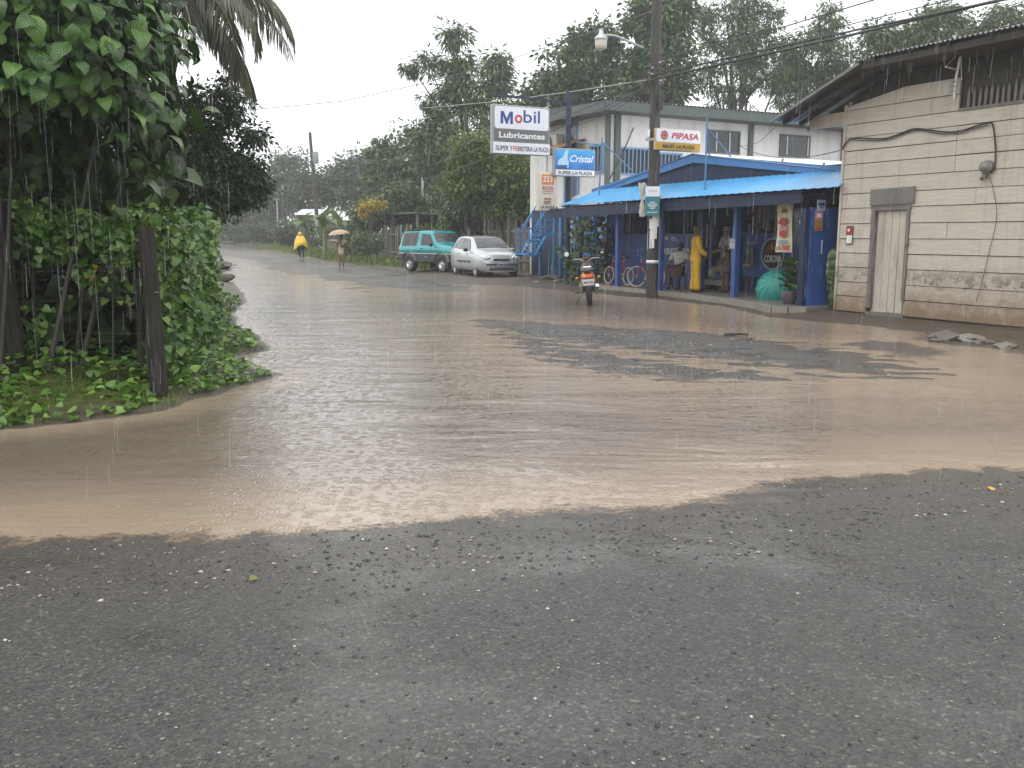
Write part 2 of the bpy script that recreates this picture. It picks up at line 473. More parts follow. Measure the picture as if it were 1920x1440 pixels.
def soil():
    t = NT("wet_soil"); co = t.coords("Object")
    a = t.noise(co, 3.5, 6, .65); f = t.noise(co, 40, 4, .7)
    c = t.ramp(a, [(.3, (.055, .042, .030)), (.55, (.10, .078, .055)), (.75, (.16, .125, .09))])
    c = t.mix(t.math('MULTIPLY', f, .5), c, (.05, .042, .034))
    g = t.n("ShaderNodeAttribute", attribute_name="green")
    gc = t.ramp(t.noise(co, 11, 5, .7), [(.3, (.035, .055, .010)), (.5, (.072, .095, .016)), (.7, (.12, .135, .035)), (.88, (.10, .085, .045))])
    k = t.math('MULTIPLY_ADD', t.noise(co, 7, 5, .7), 1.4, -.45)
    c = t.mix(t.math('MULTIPLY', t.math('ADD', g.outputs["Fac"], k, clamp=True), t.math('GREATER_THAN', g.outputs["Fac"], .02)), c, gc)
    n1 = t.bump(t.noise(co, 28, 5, .75), .8, .02)
    n2 = t.bump(t.noise(co, 6, 4), .5, .05, n1)
    t.bsdf(c, .55, 0, .4, n2); return t.m
def flood():
    t = NT("muddy_water"); co = t.coords("Object")
    mud = t.noise(t.coords("Object", (.5, 1.2, 1), (0, 0, .35)), .55, 5, .6)
    c = t.ramp(mud, [(.3, (.145, .107, .080)), (.6, (.175, .138, .112)), (.8, (.20, .166, .145))])
    dpc = t.n("ShaderNodeAttribute", attribute_name="depth").outputs["Fac"]
    sh_ = t.math('SUBTRACT', 1.0, t.math('MULTIPLY', t.math('ADD', dpc, t.math('MULTIPLY_ADD', mud, .04, -.02)), 17.0), clamp=True)
    c = t.mix(sh_, c, (.33, .252, .182))               # silt stirred up in the shallows
    # rain rings: each Voronoi cell holds one spreading ring of its own age
    def rings(scale, freq, seed):
        m = t.n("ShaderNodeMapping"); m.inputs["Location"].default_value = (seed, seed * .7, 0); t.l(co, m.inputs[0])
        v = t.n("ShaderNodeTexVoronoi", i_Scale=scale, i_Randomness=1.0, voronoi_dimensions='2D'); t.l(m.outputs[0], v.inputs["Vector"])
        sx = t.n("ShaderNodeSeparateXYZ"); t.l(v.outputs["Color"], sx.inputs[0])
        r0 = t.math('MULTIPLY', sx.outputs[0], .42)
        d = t.math('SUBTRACT', v.outputs["Distance"], r0)
        en = t.math('SUBTRACT', 1.0, t.math('MULTIPLY', t.math('ABSOLUTE', d), 5.0), clamp=True)
        return t.math('MULTIPLY', t.math('MULTIPLY', t.math('COSINE', t.math('MULTIPLY', d, freq)), en), t.math('SUBTRACT', 1.15, sx.outputs[0]))
    r1 = rings(6.5, 30, 0.0); r2 = rings(11, 26, 3.7); r3 = rings(19, 24, 8.1)
    flow = t.noise(t.coords("Object", (.9, 2.6, 1), (0, 0, .28)), 3.2, 4, .55, .6)
    chop = t.noise(co, 16, 4, .6, .3)
    big_ = t.noise(t.coords("Object", (.5, 1.3, 1), (0, 0, .4)), 1.1, 3, .5, .8)
    n0 = t.bump(flow, .11, .05, t.bump(big_, .16, .16))
    n1 = t.bump(chop, .11, .022, n0)
    n2 = t.bump(r1, .26, .013, n1); n3 = t.bump(r2, .22, .01, n2); n4 = t.bump(r3, .14, .006, n3)
    b = t.bsdf(c, .09, 0, .5, n4); b.inputs["IOR"].default_value = 1.42
    dp = t.n("ShaderNodeAttribute", attribute_name="depth").outputs["Fac"]           # muddy water hides the road after a few centimetres
    al = t.math('MULTIPLY', t.math('ADD', dp, t.math('MULTIPLY_ADD', t.noise(co, 26, 4, .65), .012, -.006)), 190.0, clamp=True)
    tr = t.n("ShaderNodeBsdfTransparent"); mx = t.n("ShaderNodeMixShader"); t.l(al, mx.inputs[0]); t.l(tr.outputs[0], mx.inputs[1]); t.l(b.outputs[0], mx.inputs[2]); t.l(mx.outputs[0], t.out.inputs[0])
    return t.m
M_asph, M_soil, M_flood = asphalt(), soil(), flood()
def used(Vv, Qq, attr):
    u, inv = np.unique(Qq, return_inverse=True)
    return Vv[u], inv.reshape(Qq.shape), {k: a[u] for k, a in attr.items()}
v_, q_, a_ = used(V, Q[lf], dict(green=green, wet=wet))
tag(link("ground", np_mesh("ground", v_, q_, M_soil, True, a_)), "wet brown and mossy ground beside the flooded street", "ground", kind="structure")
v_, q_, a_ = used(V, Q[~lf], dict(wet=wet))
tag(link("road", np_mesh("road", v_, q_, M_asph, True, a_)), "wet grey asphalt road surface with loose chippings", "road", kind="structure")
# the water sheet follows the street's slope and has slow swells of its own
wx = spaced([(-70, -30, 5), (-30, -12, 1), (-12, -7, .2), (-7, 9, .07), (9, 12, .2), (12, 26, 1)])
wy = spaced([(3, 8, .05), (8, 14, .08), (14, 30, .2), (30, 60, .6), (60, 190, 4)])
WX, WY = np.meshgrid(wx, wy)
flowamp = np.exp(-(((WX + 1.8) / 2.4) ** 2 + ((WY - 6.9) / 1.3) ** 2))
WZ = 0.0092 * np.maximum(0, WY - 42.0) + wavy(WX * .6 + WY * .25, WY * 1.5, 3.4, 21, 3) * (.0025 + .009 * flowamp)
wi_i = np.clip(np.searchsorted(ys, WY) - 1, 0, len(ys) - 2); wi_j = np.clip(np.searchsorted(xs, WX) - 1, 0, len(xs) - 2)
fy_ = (WY - ys[wi_i]) / (ys[wi_i + 1] - ys[wi_i]); fx_ = (WX - xs[wi_j]) / (xs[wi_j + 1] - xs[wi_j])
wdep = (WZ - ((Z[wi_i, wi_j] * (1 - fx_) + Z[wi_i, wi_j + 1] * fx_) * (1 - fy_) + (Z[wi_i + 1, wi_j] * (1 - fx_) + Z[wi_i + 1, wi_j + 1] * fx_) * fy_)).ravel()
wi = np.arange(WX.size).reshape(WX.shape)
WQ = np.stack([wi[:-1, :-1], wi[:-1, 1:], wi[1:, 1:], wi[1:, :-1]], -1).reshape(-1, 4)
tag(link("flood_water", np_mesh("flood_water", np.stack([WX, WY, WZ], -1).reshape(-1, 3), WQ, M_flood, True, dict(depth=wdep))), "brown rain-pocked flood water running along the street", "water", kind="structure")

# loose stones on the foreground asphalt and the islets
def stones(name, pts, sizes, m, parent=None, flat=.55, seed=1):
    g = np.random.default_rng(seed)
    base = np.array([(1, 0, 0), (-1, 0, 0), (0, 1, 0), (0, -1, 0), (0, 0, 1), (0, 0, -1), (.62, .62, .5), (-.62, .62, .5), (.62, -.62, .5), (-.62, -.62, .5)], float)
    tri = np.array([(4, 6, 7), (4, 7, 9), (4, 9, 8), (4, 8, 6), (0, 2, 6), (2, 7, 6), (2, 1, 7), (1, 9, 7), (1, 3, 9), (3, 8, 9), (3, 0, 8), (0, 6, 8)])
    n = len(pts); B = base[None] * g.uniform(.72, 1.25, (n, 10, 1))
    a = g.uniform(0, 6.28, n); c, s_ = np.cos(a), np.sin(a)
    st = g.uniform(.65, 1.5, n)
    X = B[..., 0] * st[:, None]; Y = B[..., 1]
    Vv = np.stack([X * c[:, None] - Y * s_[:, None], X * s_[:, None] + Y * c[:, None], B[..., 2] * flat], -1) * np.asarray(sizes)[:, None, None] + np.asarray(pts)[:, None]
    Fc = tri[None] + (np.arange(n) * 10)[:, None, None]
    return link(name, np_mesh(name, Vv.reshape(-1, 3), Fc.reshape(-1, 3), m, False), parent)
def pebble_mat():
    t = NT("wet_pebbles"); f = t.n("ShaderNodeNewGeometry").outputs["Random Per Island"]
    c = t.ramp(f, [(0, (.02, .02, .02)), (.4, (.045, .042, .039)), (.70, (.09, .08, .07)), (.88, (.16, .135, .11)), (.965, (.32, .29, .25)), (1, (.5, .48, .44))])
    t.bsdf(c, .35, 0, .5); return t.m
M_peb = pebble_mat()
pts = []; sz = []
g = np.random.default_rng(5)
while len(pts) < 7500:
    y = 2.1 + 4.6 * g.random() ** 1.5; x = g.uniform(-.75, .75) * (y + .6)
    z = ground_z(x, y)
    d = float(wavy(np.array([x]), np.array([y]), 1.6, 31)[0])
    edge = z < .02
    if z < .002 or g.random() > (.95 if edge else .22 + .5 * max(0, d)): continue
    s_ = .0028 + (.011 if edge else .0068) * g.random() ** 3.0; pts.append((x, y, z + s_ * .12)); sz.append(s_)
for P in (I_A, I_B, I_F):
    lo, hi = P.min(0), P.max(0)
    for _ in range(5200 if P is not I_F else 700):
        x, y = g.uniform(lo[0], hi[0]), g.uniform(lo[1], hi[1]); z = ground_z(x, y) - zb(y)
        if z < -.004: continue
        s_ = .004 + .014 * g.random() ** 3.2; pts.append((x, y, zb(y) + max(z, 0) + s_ * .12)); sz.append(s_)
tag(stones("gravel", pts, sz, M_peb), "loose wet chippings scattered over the asphalt", "gravel", kind="stuff")
# ------------------------------------------------------------------ timber building at the right
def timber_wall():
    t = NT("weathered_cream_boards"); co = t.coords("Object")
    g = t.n("ShaderNodeNewGeometry"); sp = t.n("ShaderNodeSeparateXYZ"); t.l(g.outputs["Position"], sp.inputs[0]); z = sp.outputs[2]
    rn = t.n("ShaderNodeObjectInfo").outputs["Random"]
    gr = t.noise(t.coords("Object", (1.2, 8, 14)), 3, 5, .65)
    c = t.ramp(gr, [(.25, (.44, .395, .33)), (.6, (.55, .50, .43)), (.8, (.61, .565, .49))])
    c = t.mix(t.math('MULTIPLY', rn, .22), c, (.36, .31, .25))
    bl = t.math('MULTIPLY', t.math('SUBTRACT', t.noise(g.outputs["Position"], 2.3, 6, .7), .52, clamp=True), 2.6, clamp=True)
    c = t.mix(t.math('MULTIPLY', bl, .5), c, (.26, .225, .175))
    nz = t.noise(g.outputs["Position"], 4.5, 6, .72)
    zz = t.math('MULTIPLY_ADD', t.math('SUBTRACT', nz, .5), 1.25, z)
    # mildew band and splashed mud above the ground: stains with their own ragged shape
    band = t.math('MULTIPLY', t.math('SUBTRACT', 1.0, t.math('MULTIPLY', t.math('ABSOLUTE', t.math('SUBTRACT', zz, .86)), 5.5), clamp=True), t.math('MULTIPLY', t.math('SUBTRACT', nz, .36, clamp=True), 4.2, clamp=True))
    c = t.mix(t.math('MULTIPLY', band, .93), c, (.07, .067, .058))
    mud = t.math('MULTIPLY', t.math('SUBTRACT', .86, zz, clamp=True), 1.35, clamp=True)
    c = t.mix(t.math('MULTIPLY', mud, .88), c, (.20, .125, .065))
    stv = t.n('ShaderNodeMapping'); stv.inputs['Scale'].default_value = (3.2, 3.2, .16); t.l(g.outputs['Position'], stv.inputs[0])
    run = t.math('MULTIPLY', t.math('SUBTRACT', t.noise(stv.outputs[0], 2.6, 5, .65), .53, clamp=True), 4.0, clamp=True)
    c = t.mix(t.math('MULTIPLY', run, .5), c, (.20, .175, .14))
    nm = t.bump(gr, .45, .006); n2 = t.bump(t.noise(co, 3, 3), .25, .02, nm)
    t.bsdf(c, .55, 0, .35, n2); return t.m
M_board = timber_wall()
M_greywood = mat("grey_weathered_wood", (.17, .16, .145), .65, .4, 5, .3, dirt=(.04, .035, .03), streak=1)
M_doorwood = mat("pale_door_wood", (.50, .45, .38), .6, .18, 7, .25, dirt=(.2, .16, .12), streak=1, dirt_amt=.5)
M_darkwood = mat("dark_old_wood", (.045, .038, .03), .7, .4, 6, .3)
M_tin = mat("old_corrugated_tin", (.22, .215, .21), .45, .35, 2.2, .08, .6, .5, (.09, .055, .035), dirt_amt=.6)
M_cable = mat("black_cable", (.02, .02, .02), .5, .2, 10, 0)

bld = street("timber_building", label="cream weathered timber building with lapped boards and narrow plank door", cat="building")
rows = [.10, .40, .68, .97, 1.25, 1.53, 1.82, 2.12, 2.40, 2.69, 2.97, 3.22, 3.47, 3.72, 4.0, 4.28, 4.55]
def top_at(s): return 4.40 if s < -.95 else 4.40 - .34 * (s + .95)
joints = {0: [-2.9, -5.2], 1: [-5.0], 2: [-2.95], 3: [-4.6], 4: [-3.05], 5: [-2.4, -4.9], 6: [-4.1], 7: [-2.9], 8: [-5.1], 9: [-2.46], 10: [-2.46, -4.8], 11: [-2.46], 12: [-5.2], 13: [-1.9], 14: [-1.3], 15: []}
for k in range(len(rows) - 1):
    z0, z1 = rows[k], rows[k + 1]
    segs = [0.0] + joints[k] + [-8.2]
    spans = []
    for a, b in zip(segs[:-1], segs[1:]): spans.append((b, a))
    out = []
    for a, b in spans:
        if z0 < 2.10:                         # leave the doorway open
            if b <= -1.62 or a >= -.74: out.append((a, b))
            else:
                if b > -.74: out.append((-.74, b))
                if a < -1.62: out.append((a, -1.62))
        elif z0 >= 3.7 and z0 < 4.25:         # slatted vent
            if a < -2.45: a = -2.45
            if b > a: out.append((a, b))
        else: out.append((a, b))
    for a, b in out:
        if b - a < .05: continue
        zt1 = min(z1, top_at(b)); zt0 = min(z1, top_at(a))
        if zt1 < z0 + .05: continue
        lap = .010 + .004 * rnd.random(); tilt = rnd.uniform(-.004, .004); y = rnd.uniform(-.003, .003)
        a_, b_ = a + .004, b - .004
        P = [(a_, y - .025, z0), (b_, y - .025, z0 + tilt), (b_, y + lap + .008, z0 + tilt), (a_, y + lap + .008, z0),
             (a_, y - .025, zt0 - .012), (b_, y - .025, zt1 - .012 + tilt), (b_, y + .006, zt1 - .012 + tilt), (a_, y + .006, zt0 - .012)]
        MB().add(P, [(3, 2, 1, 0), (4, 5, 6, 7), (0, 1, 5, 4), (1, 2, 6, 5), (2, 3, 7, 6), (3, 0, 4, 7)]).build("board", M_board, bld)
b = MB()
b.prism([(-8.2, .1), (-1.60, .1), (-1.60, 2.13), (-.76, 2.13), (-.76, .1), (0, .1), (-.0, 4.1), (-.95, 4.45), (-1.0, 4.57), (-8.2, 4.57)], -.14, -.05, lambda x, y, t: (x, t, y))
b.build("inner_wall", M_darkwood, bld)
MB().box((-.02, -3.2, 2.1), (.08, 6.3, 4.1)).build("side_wall", M_board, bld)
MB().box((-8.22, -3.2, 2.3), (.08, 6.3, 4.4)).build("far_side_wall", M_board, bld)
MB().box((.025, .012, 2.1), (.05, .05, 4.0)).build("corner_board", M_board, bld)
# roof: main corrugated sheet, lean-to wing, rafters
def corr(name, s0, s1, zf, n0, n1, parent, m, wave=.09, amp=.014, along='s', thick=True, step=None):
    mb = MB(); cnt = int(abs(s1 - s0) / (step or wave / 6)); rows_ = []
    for i in range(cnt + 1):
        s_ = s0 + (s1 - s0) * i / cnt; dz = amp * math.sin(2 * PI * s_ / wave)
        rows_.append([(s_, n_, zf(s_, n_) + dz) for n_ in (n0, n0 + (n1 - n0) * .33, n0 + (n1 - n0) * .66, n1)])
    mb.grid(rows_); mb.grid([[(x, y, z - .004) for x, y, z in r_] for r_ in rows_])
    return mb.build(name, m, parent)
corr("roof_sheet", -8.6, -.9, lambda s_, n_: 4.74 + .22 * (.85 - n_), .85, -6.5, bld, M_tin)
mb = MB(); rows_ = []
for i in range(61):
    n_ = .83 - 7.3 * i / 60; dz = .012 * math.sin(i * 2.1)
    rows_.append([(s_, n_, 4.70 - .37 * (s_ + .95) + dz) for s_ in (-.97, -.4, .3, 1.22)])
mb.grid(rows_); mb.grid([[(x, y, z - .006) for x, y, z in r_] for r_ in rows_]); mb.build("wing_sheet", M_tin, bld)
MB().bar((-.95, .84, 4.66), (1.22, .84, 3.865), .03, .05).build("barge_board", M_greywood, bld)
for s_ in np.arange(-8, -.9, .75): MB().bar((s_, .8, 4.68), (s_, -2, 5.3), .06, .1).build("rafter", M_darkwood, bld)
MB().bar((-8.5, .74, 4.64), (-.95, .74, 4.64), .05, .09).build("purlin", M_darkwood, bld)
for n_ in (.55, .1, -.5): MB().bar((-.95, n_, 4.63), (1.15, n_, 3.85), .05, .09).build("wing_rafter", M_darkwood, bld)
MB().box((.5, -.05, 3.86), (1.0, .04, .26)).build("soffit_board", M_doorwood, bld)
MB().box((-4.75, .32, 4.585), (7.6, .92, .02)).build("eave_lining", M_darkwood, bld)
MB().prism([(-.98, 4.3), (1.1, 3.72), (1.1, 3.80), (-.98, 4.585)], -.10, -.06, lambda x, y, t: (x, t, y)).build("wing_lining", M_darkwood, bld)
# slatted vent
MB().box((-5.4, -.3, 4.0), (5.9, .03, .6)).build("vent_backing", M_darkwood, bld)
MB().bar((-8.1, .012, 3.725), (-2.45, .012, 3.725), .035, .05).build("vent_rail", M_greywood, bld)
vm = None
for s_ in np.arange(-2.62, -6.2, -.105):
    hgt = .36 + rnd.uniform(-.05, .05); m_ = MB()
    m_.prism([(-.024, 0), (.024, 0), (.024, hgt - .09), (0, hgt), (-.024, hgt - .09)], -.012, .012, lambda x, y, t: (x, t, y))
    m_.build("slat", M_greywood, bld, (s_, .0, 3.75), (0, rnd.uniform(-.03, .03), 0))
# door
door = empty("door"); door.parent = bld
for k in range(4):
    a = -.865 - k * .168
    for (z0, z1) in ((.13, 1.12), (1.16, 2.05)):
        MB().box((a - .08, -.045 + rnd.uniform(-.005, .005), (z0 + z1) / 2 + rnd.uniform(-.01, .01)), (.158, .025, z1 - z0), (0, rnd.uniform(-.004, .004), 0)).build("plank", M_doorwood, door)
MB().box((-1.2, -.05, 1.14), (.68, .03, .05)).build("door_rail", M_doorwood, door)
MB().box((-1.19, -.075, 1.1), (.80, .02, 2.0)).build("door_back", M_doorwood, door)
MB().box((-1.19, .0, .085), (.86, .09, .07)).build("door_sill", M_greywood, bld)
MB().tube([(-1.56, .03, 1.35), (-1.60, .045, 1.42), (-1.66, .05, 1.47)], .014, 6).build("handle", M_greywood, door)
MB().box((-.80, .006, 1.16), (.08, .07, 1.92)).build("door_jamb", M_greywood, bld)
MB().box((-1.585, .006, 1.25), (.06, .07, 1.76)).build("door_jamb", M_greywood, bld)
MB().box((-1.19, .004, 2.10), (.90, .06, .09)).build("door_head", M_greywood, bld)
MB().box((-1.215, .045, 2.31), (.98, .035, .30), (0, .02, 0)).build("lintel_panel", M_greywood, bld)
# poster, cable, lamp, aerial
po = street("wall_poster", -.255, .035, 1.59, label="small poster, red above and white below, pinned beside the plank door", cat="poster")
MB().box((0, 0, 0), (.17, .006, .36)).build("backing", mat("poster_edge", (.07, .065, .06), .5), po)
MB().box((0, .005, .085), (.14, .004, .15)).build("picture", mat("poster_red", (.33, .045, .05), .4, .5, 30), po)
MB().box((.02, .009, .10), (.05, .004, .05)).build("spot", white, po)
MB().box((0, .005, -.08), (.14, .004, .16)).build("sheet", white, po)
cab = []
for x, y in ((560, 1120), (575, 1085), (640, 1037), (860, 1040), (1000, 1000), (1110, 965), (1330, 990), (1450, 980), (1560, 945), (1650, 922), (1685, 935), (1703, 1060), (1705, 1200), (1690, 1280), (1655, 1290)):
    s_, z_ = fn(1440 + x / 4, y / 4, .05); cab.append((s_, .05, z_))
def smooth_path(p, n=6):
    p = [Vector(q) for q in p]; o = []
    for i in range(len(p) - 1):
        p0, p1, p2, p3 = p[max(i - 1, 0)], p[i], p[i + 1], p[min(i + 2, len(p) - 1)]
        for k in range(n):
            t = k / n; o.append(.5 * ((2 * p1) + (p2 - p0) * t + (2 * p0 - 5 * p1 + 4 * p2 - p3) * t * t + (3 * p1 - p0 - 3 * p2 + p3) * t ** 3))
    return o + [p[-1]]
cb = street("wall_cable", label="sagging black cable tacked across the cream boards to a round meter", cat="cable")
MB().tube(smooth_path(cab), .014, 6).build("cable", M_cable, cb)
MB().tube([(x + .04 * math.sin(i * .6), y, z - .03) for i, (x, y, z) in enumerate(smooth_path(cab[2:10]))], .007, 5).build("thin_cable", M_cable, cb)
s_, z_ = fn(1850, 313, .06)
lm = street("round_meter", s_, .02, z_, label="round grey electric meter mounted on the cream boards", cat="meter")
MB().lathe([(.0, .17), (.05, .165), (.085, .13), (.10, .06), (.11, .055), (.11, 0), (0, 0)], (0, 0, 0), (0, 1, 0)).build("dome", mat("meter_grey", (.2, .19, .18), .3, .4, 9), lm)
MB().box((.03, .03, -.14), (.07, .05, .08)).build("fitting", M_greywood, lm)
MB().ball((.07, .05, -.19), .03).build("knob", mat("rust_red", (.16, .05, .03), .5), lm)
wire = [(1500 + x / 4, 300 + y / 4) for x, y in ((1410, 110), (1440, 180), (1475, 370), (1460, 520), (1420, 680), (1385, 830), (1320, 1070))]
wp = [(fn(*p, .04)[0], .04, fn(*p, .04)[1]) for p in wire]
wr = street("earth_wire", label="thin reddish wire running down the cream boards below the meter", cat="wire")
MB().tube(smooth_path(wp), .006, 5).build("wire", mat("copper_brown", (.16, .08, .06), .5), wr)
an = street("television_aerial", label="pale television aerial with short rods fixed under the tin eave", cat="aerial")
def on(px, py, n): s_, z_ = fn(px, py, n); return Vector((s_, n, z_))
M_alu = mat("pale_aluminium", (.72, .69, .64), .4, .2, 12, 0, .4)
MB().tube([on(1789, 186, .14), on(1793, 145, .16), on(1804, 90, .2)], .024, 7).build("mast", M_alu, an)
MB().tube([on(1803, 150, .04), on(1802, 120, .1), on(1802, 110, .18)], .008, 5).build("stay", M_alu, an)
MB().tube([on(1806, 93, .18), on(1852, 85, .5)], .014, 6).build("rod", M_alu, an)
MB().tube([on(1795, 131, .18), on(1773, 125, .5)], .015, 6).build("rod", M_alu, an)
MB().tube([on(1773, 125, .5), on(1798, 100, .2)], .004, 5).build("stay", M_alu, an)
for (a, b_) in (((1780, 154), (1796, 152)), ((1778, 163), (1795, 161)), ((1776, 172), (1793, 169))):
    MB().tube([on(*a, .3), on(*b_, .12)], .013, 5).build("rod", M_alu, an)
MB().tube([on(1795, 150, .13), on(1790, 172, .14)], .012, 6).build("boom", M_alu, an)

# ------------------------------------------------------------------ blue shop
BL = (.026, .085, .30); BL2 = (.06, .22, .48)
M_blue = mat("shop_blue_paint", BL, .5, .18, 3, .06, dirt=(.02, .03, .07), streak=1, dirt_amt=.5)
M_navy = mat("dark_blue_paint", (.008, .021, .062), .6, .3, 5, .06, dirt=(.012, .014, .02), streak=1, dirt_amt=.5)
M_fascia = mat("fascia_blue_paint", (.045, .185, .42), .4, .12, 2.5, .04, dirt=(.03, .07, .14), streak=1, dirt_amt=.3)
M_sky = mat("light_blue_sheet", (.085, .35, .66), .35, .1, 2, .03, dirt=(.05, .14, .28), dirt_amt=.25)
M_whitesheet = mat("white_roof_sheet", (.74, .75, .76), .4, .06, 2, .03, dirt=(.4, .42, .42), dirt_amt=.2)
M_conc = mat("wet_concrete", (.17, .155, .135), .35, .3, 5, .2, dirt=(.07, .06, .05))
pv = street("pavement")
tag(pv, "wet raised concrete walkway in front of the blue shop", "pavement", kind="structure")
foot = [(10.3, -.42), (6.7, -.25), (4.7, -.1), (3.06, .12), (1.73, .5), (1.05, .86), (.8, .92), (.5, .8), (.32, .5), (.3, -5.5), (10.3, -5.5)]
MB().prism([(x, y) for x, y in foot], -.15, .135, lambda x, y, t: (x, y, t)).build("slab", M_conc, pv)
for a, b_ in zip(foot[:8], foot[1:9]):
    MB().bar((a[0], a[1] + .02, .075), (b_[0], b_[1] + .02, .075), .12, .15).build("kerb", mat("kerb_concrete", (.26, .24, .21), .4, .25, 8, .15, dirt=(.1, .08, .06)), pv)

sh = street("blue_shop", label="blue painted grocery shop with low gabled porch roof and posts", cat="shop")
NW = -2.2
def fw(px, py): s_, z_ = fn(px, py, NW); return s_, z_
def wall_rect(name, p0, p1, m, dn=0.0, th=.05, par=None):
    (s0, z0), (s1, z1) = fn(*p0, NW + dn), fn(*p1, NW + dn)
    return MB().box(((s0 + s1) / 2, NW + dn - th / 2, (z0 + z1) / 2), (abs(s1 - s0), th, abs(z1 - z0))).build(name, m, par or sh)
s_d0 = fw(1312, 500)[0]; s_d1 = fw(1388, 500)[0]; s_r = .8
# left bay (blue to shoulder height, barred opening above), doorway, right bay
SL = 10.8
MB().box(((SL + s_d0) / 2, NW - .06, .85), (SL - s_d0, .12, 1.45)).build("wall", M_blue, sh)
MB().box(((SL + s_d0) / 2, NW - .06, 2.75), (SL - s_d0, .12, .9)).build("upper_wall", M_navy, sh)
MB().box(((s_d1 + s_r) / 2, NW - .06, 1.06), (s_d1 - s_r, .12, 1.06)).build("wall", M_blue, sh)
MB().box(((s_d1 + s_r) / 2, NW - .05, .33), (s_d1 - s_r, .11, .40)).build("plinth", M_navy, sh)
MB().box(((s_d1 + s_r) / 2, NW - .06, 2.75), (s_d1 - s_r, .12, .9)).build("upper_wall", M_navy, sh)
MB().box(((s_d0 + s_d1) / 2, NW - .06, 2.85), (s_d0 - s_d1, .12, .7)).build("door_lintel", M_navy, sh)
for s_ in (s_d0, s_d1, (s_d0 + s_d1) / 2 + .3): MB().box((s_, NW, 1.33), (.13, .16, 2.4)).build("door_post", M_blue, sh)
for s_ in (3.0, 9.2, 7.6): MB().box((s_, NW, 1.95), (.10, .15, .75)).build("window_post", M_blue, sh)
MB().box(((SL + s_d0) / 2, NW + .01, 1.595), (SL - s_d0, .14, .05)).build("window_sill", M_blue, sh)
MB().box(((s_d1 + s_r) / 2, NW + .01, 1.61), (s_d1 - s_r, .14, .05)).build("window_sill", M_blue, sh)
for k in range(22): MB().tube([(s_d0 + .2 + k * .185, NW + .02, 1.61), (s_d0 + .2 + k * .185, NW + .02, 2.35)], .007, 5).build("window_bar", M_navy, sh)
# side wall facing the street corner, and the back of the room
MB().box((.72, -1.05, 1.1), (.10, 2.3, 2.1)).build("side_wall", M_blue, sh)
MB().box((.7, -4.4, 1.6), (.1, 4.4, 2.9)).build("side_wall_rear", M_blue, sh)
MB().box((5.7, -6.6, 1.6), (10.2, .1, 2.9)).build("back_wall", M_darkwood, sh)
MB().box((10.75, -4.4, 1.6), (.1, 4.4, 2.9)).build("end_wall", M_blue, sh)
# porch posts
NPO = -.42
def postat(px, py0):
    s_ = fn(px, py0, NPO)[0]
    MB().box((s_, NPO, 1.24), (.13, .13, 2.22)).build("porch_post", M_blue, sh)
    return s_
PS = [postat(1158, 535), postat(1237, 548)]; NPO = -1.45; PS.append(postat(1314, 545)); NPO = -.42; PS.append(postat(1376, 562))
MB().box((.8, .12, 1.12), (.14, .22, 2.02)).build("corner_post", M_navy, sh)
# ceiling, fascia, skirt sheet, gable
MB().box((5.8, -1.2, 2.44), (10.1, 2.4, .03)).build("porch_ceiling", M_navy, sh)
MB().bar((11.25, .14, 2.235), (.95, .14, 2.38), .05, .27).build("porch_fascia", M_navy, sh)
mb = MB(); rows_ = []
for i in range(121):
    f_ = i / 120; s_lo = 10.55 + (-.1 - 10.55) * f_; s_hi = 9.9 + (.3 - 9.9) * f_; dz = .008 * math.sin(i * PI * .66)
    rows_.append([(s_lo, .26, 2.47 + .06 * f_ + dz), ((s_lo + s_hi) / 2, -.28, 2.70 + .03 * f_ + dz), (s_hi, -.80, 2.94 + dz)])
mb.grid(rows_); mb.grid([[(x, y, z - .008) for x, y, z in r_] for r_ in rows_]); mb.build("skirt_sheet", M_sky, sh)
PK = (5.65, 3.62); NG = -.80
MB().bar((PK[0] - .02, NG, PK[1] - .1), (10.35, NG, 2.85), .04, .20).build("gable_board", M_fascia, sh)
MB().bar((PK[0] + .02, NG, PK[1] - .1), (.35, NG, 2.85), .04, .20).build("gable_board", M_fascia, sh)
MB().bar((10.36, NG, 2.85), (11.5, NG, 2.65), .06, .18).build("gable_board_end", M_whitesheet, sh)
MB().prism([(10.3, 2.6), (10.3, 2.76), (5.65, 3.44), (.5, 2.76), (.5, 2.6)], NG - .12, NG - .06, lambda x, y, t: (x, t, y)).build("gable_panel", M_navy, sh)
for sd, e in ((1, 11.5), (-1, .2)):
    mb = MB(); rows_ = []
    for i in range(101):
        n_ = NG + .05 - 8.2 * i / 100; dz = .01 * math.sin(i * 2.0)
        rows_.append([(PK[0] + (e - PK[0]) * q, n_, PK[1] + .02 - (.17 if sd > 0 else .147) * abs(e - PK[0]) * q + dz) for q in (0, .5, 1)])
    mb.grid(rows_); mb.grid([[(x, y, z - .01) for x, y, z in r_] for r_ in rows_]); mb.build("roof_sheet", M_whitesheet, sh)
for px, py in ((1468, 303), (1545, 311)):      # small vents standing on the roof
    s_, z_ = fn(px, py, NG - .3)
    MB().bar((s_, NG - .25, z_ - .08), (s_ - .05, NG - .25, z_ + .06), .03, .03).build("roof_bracket", M_greywood, sh)
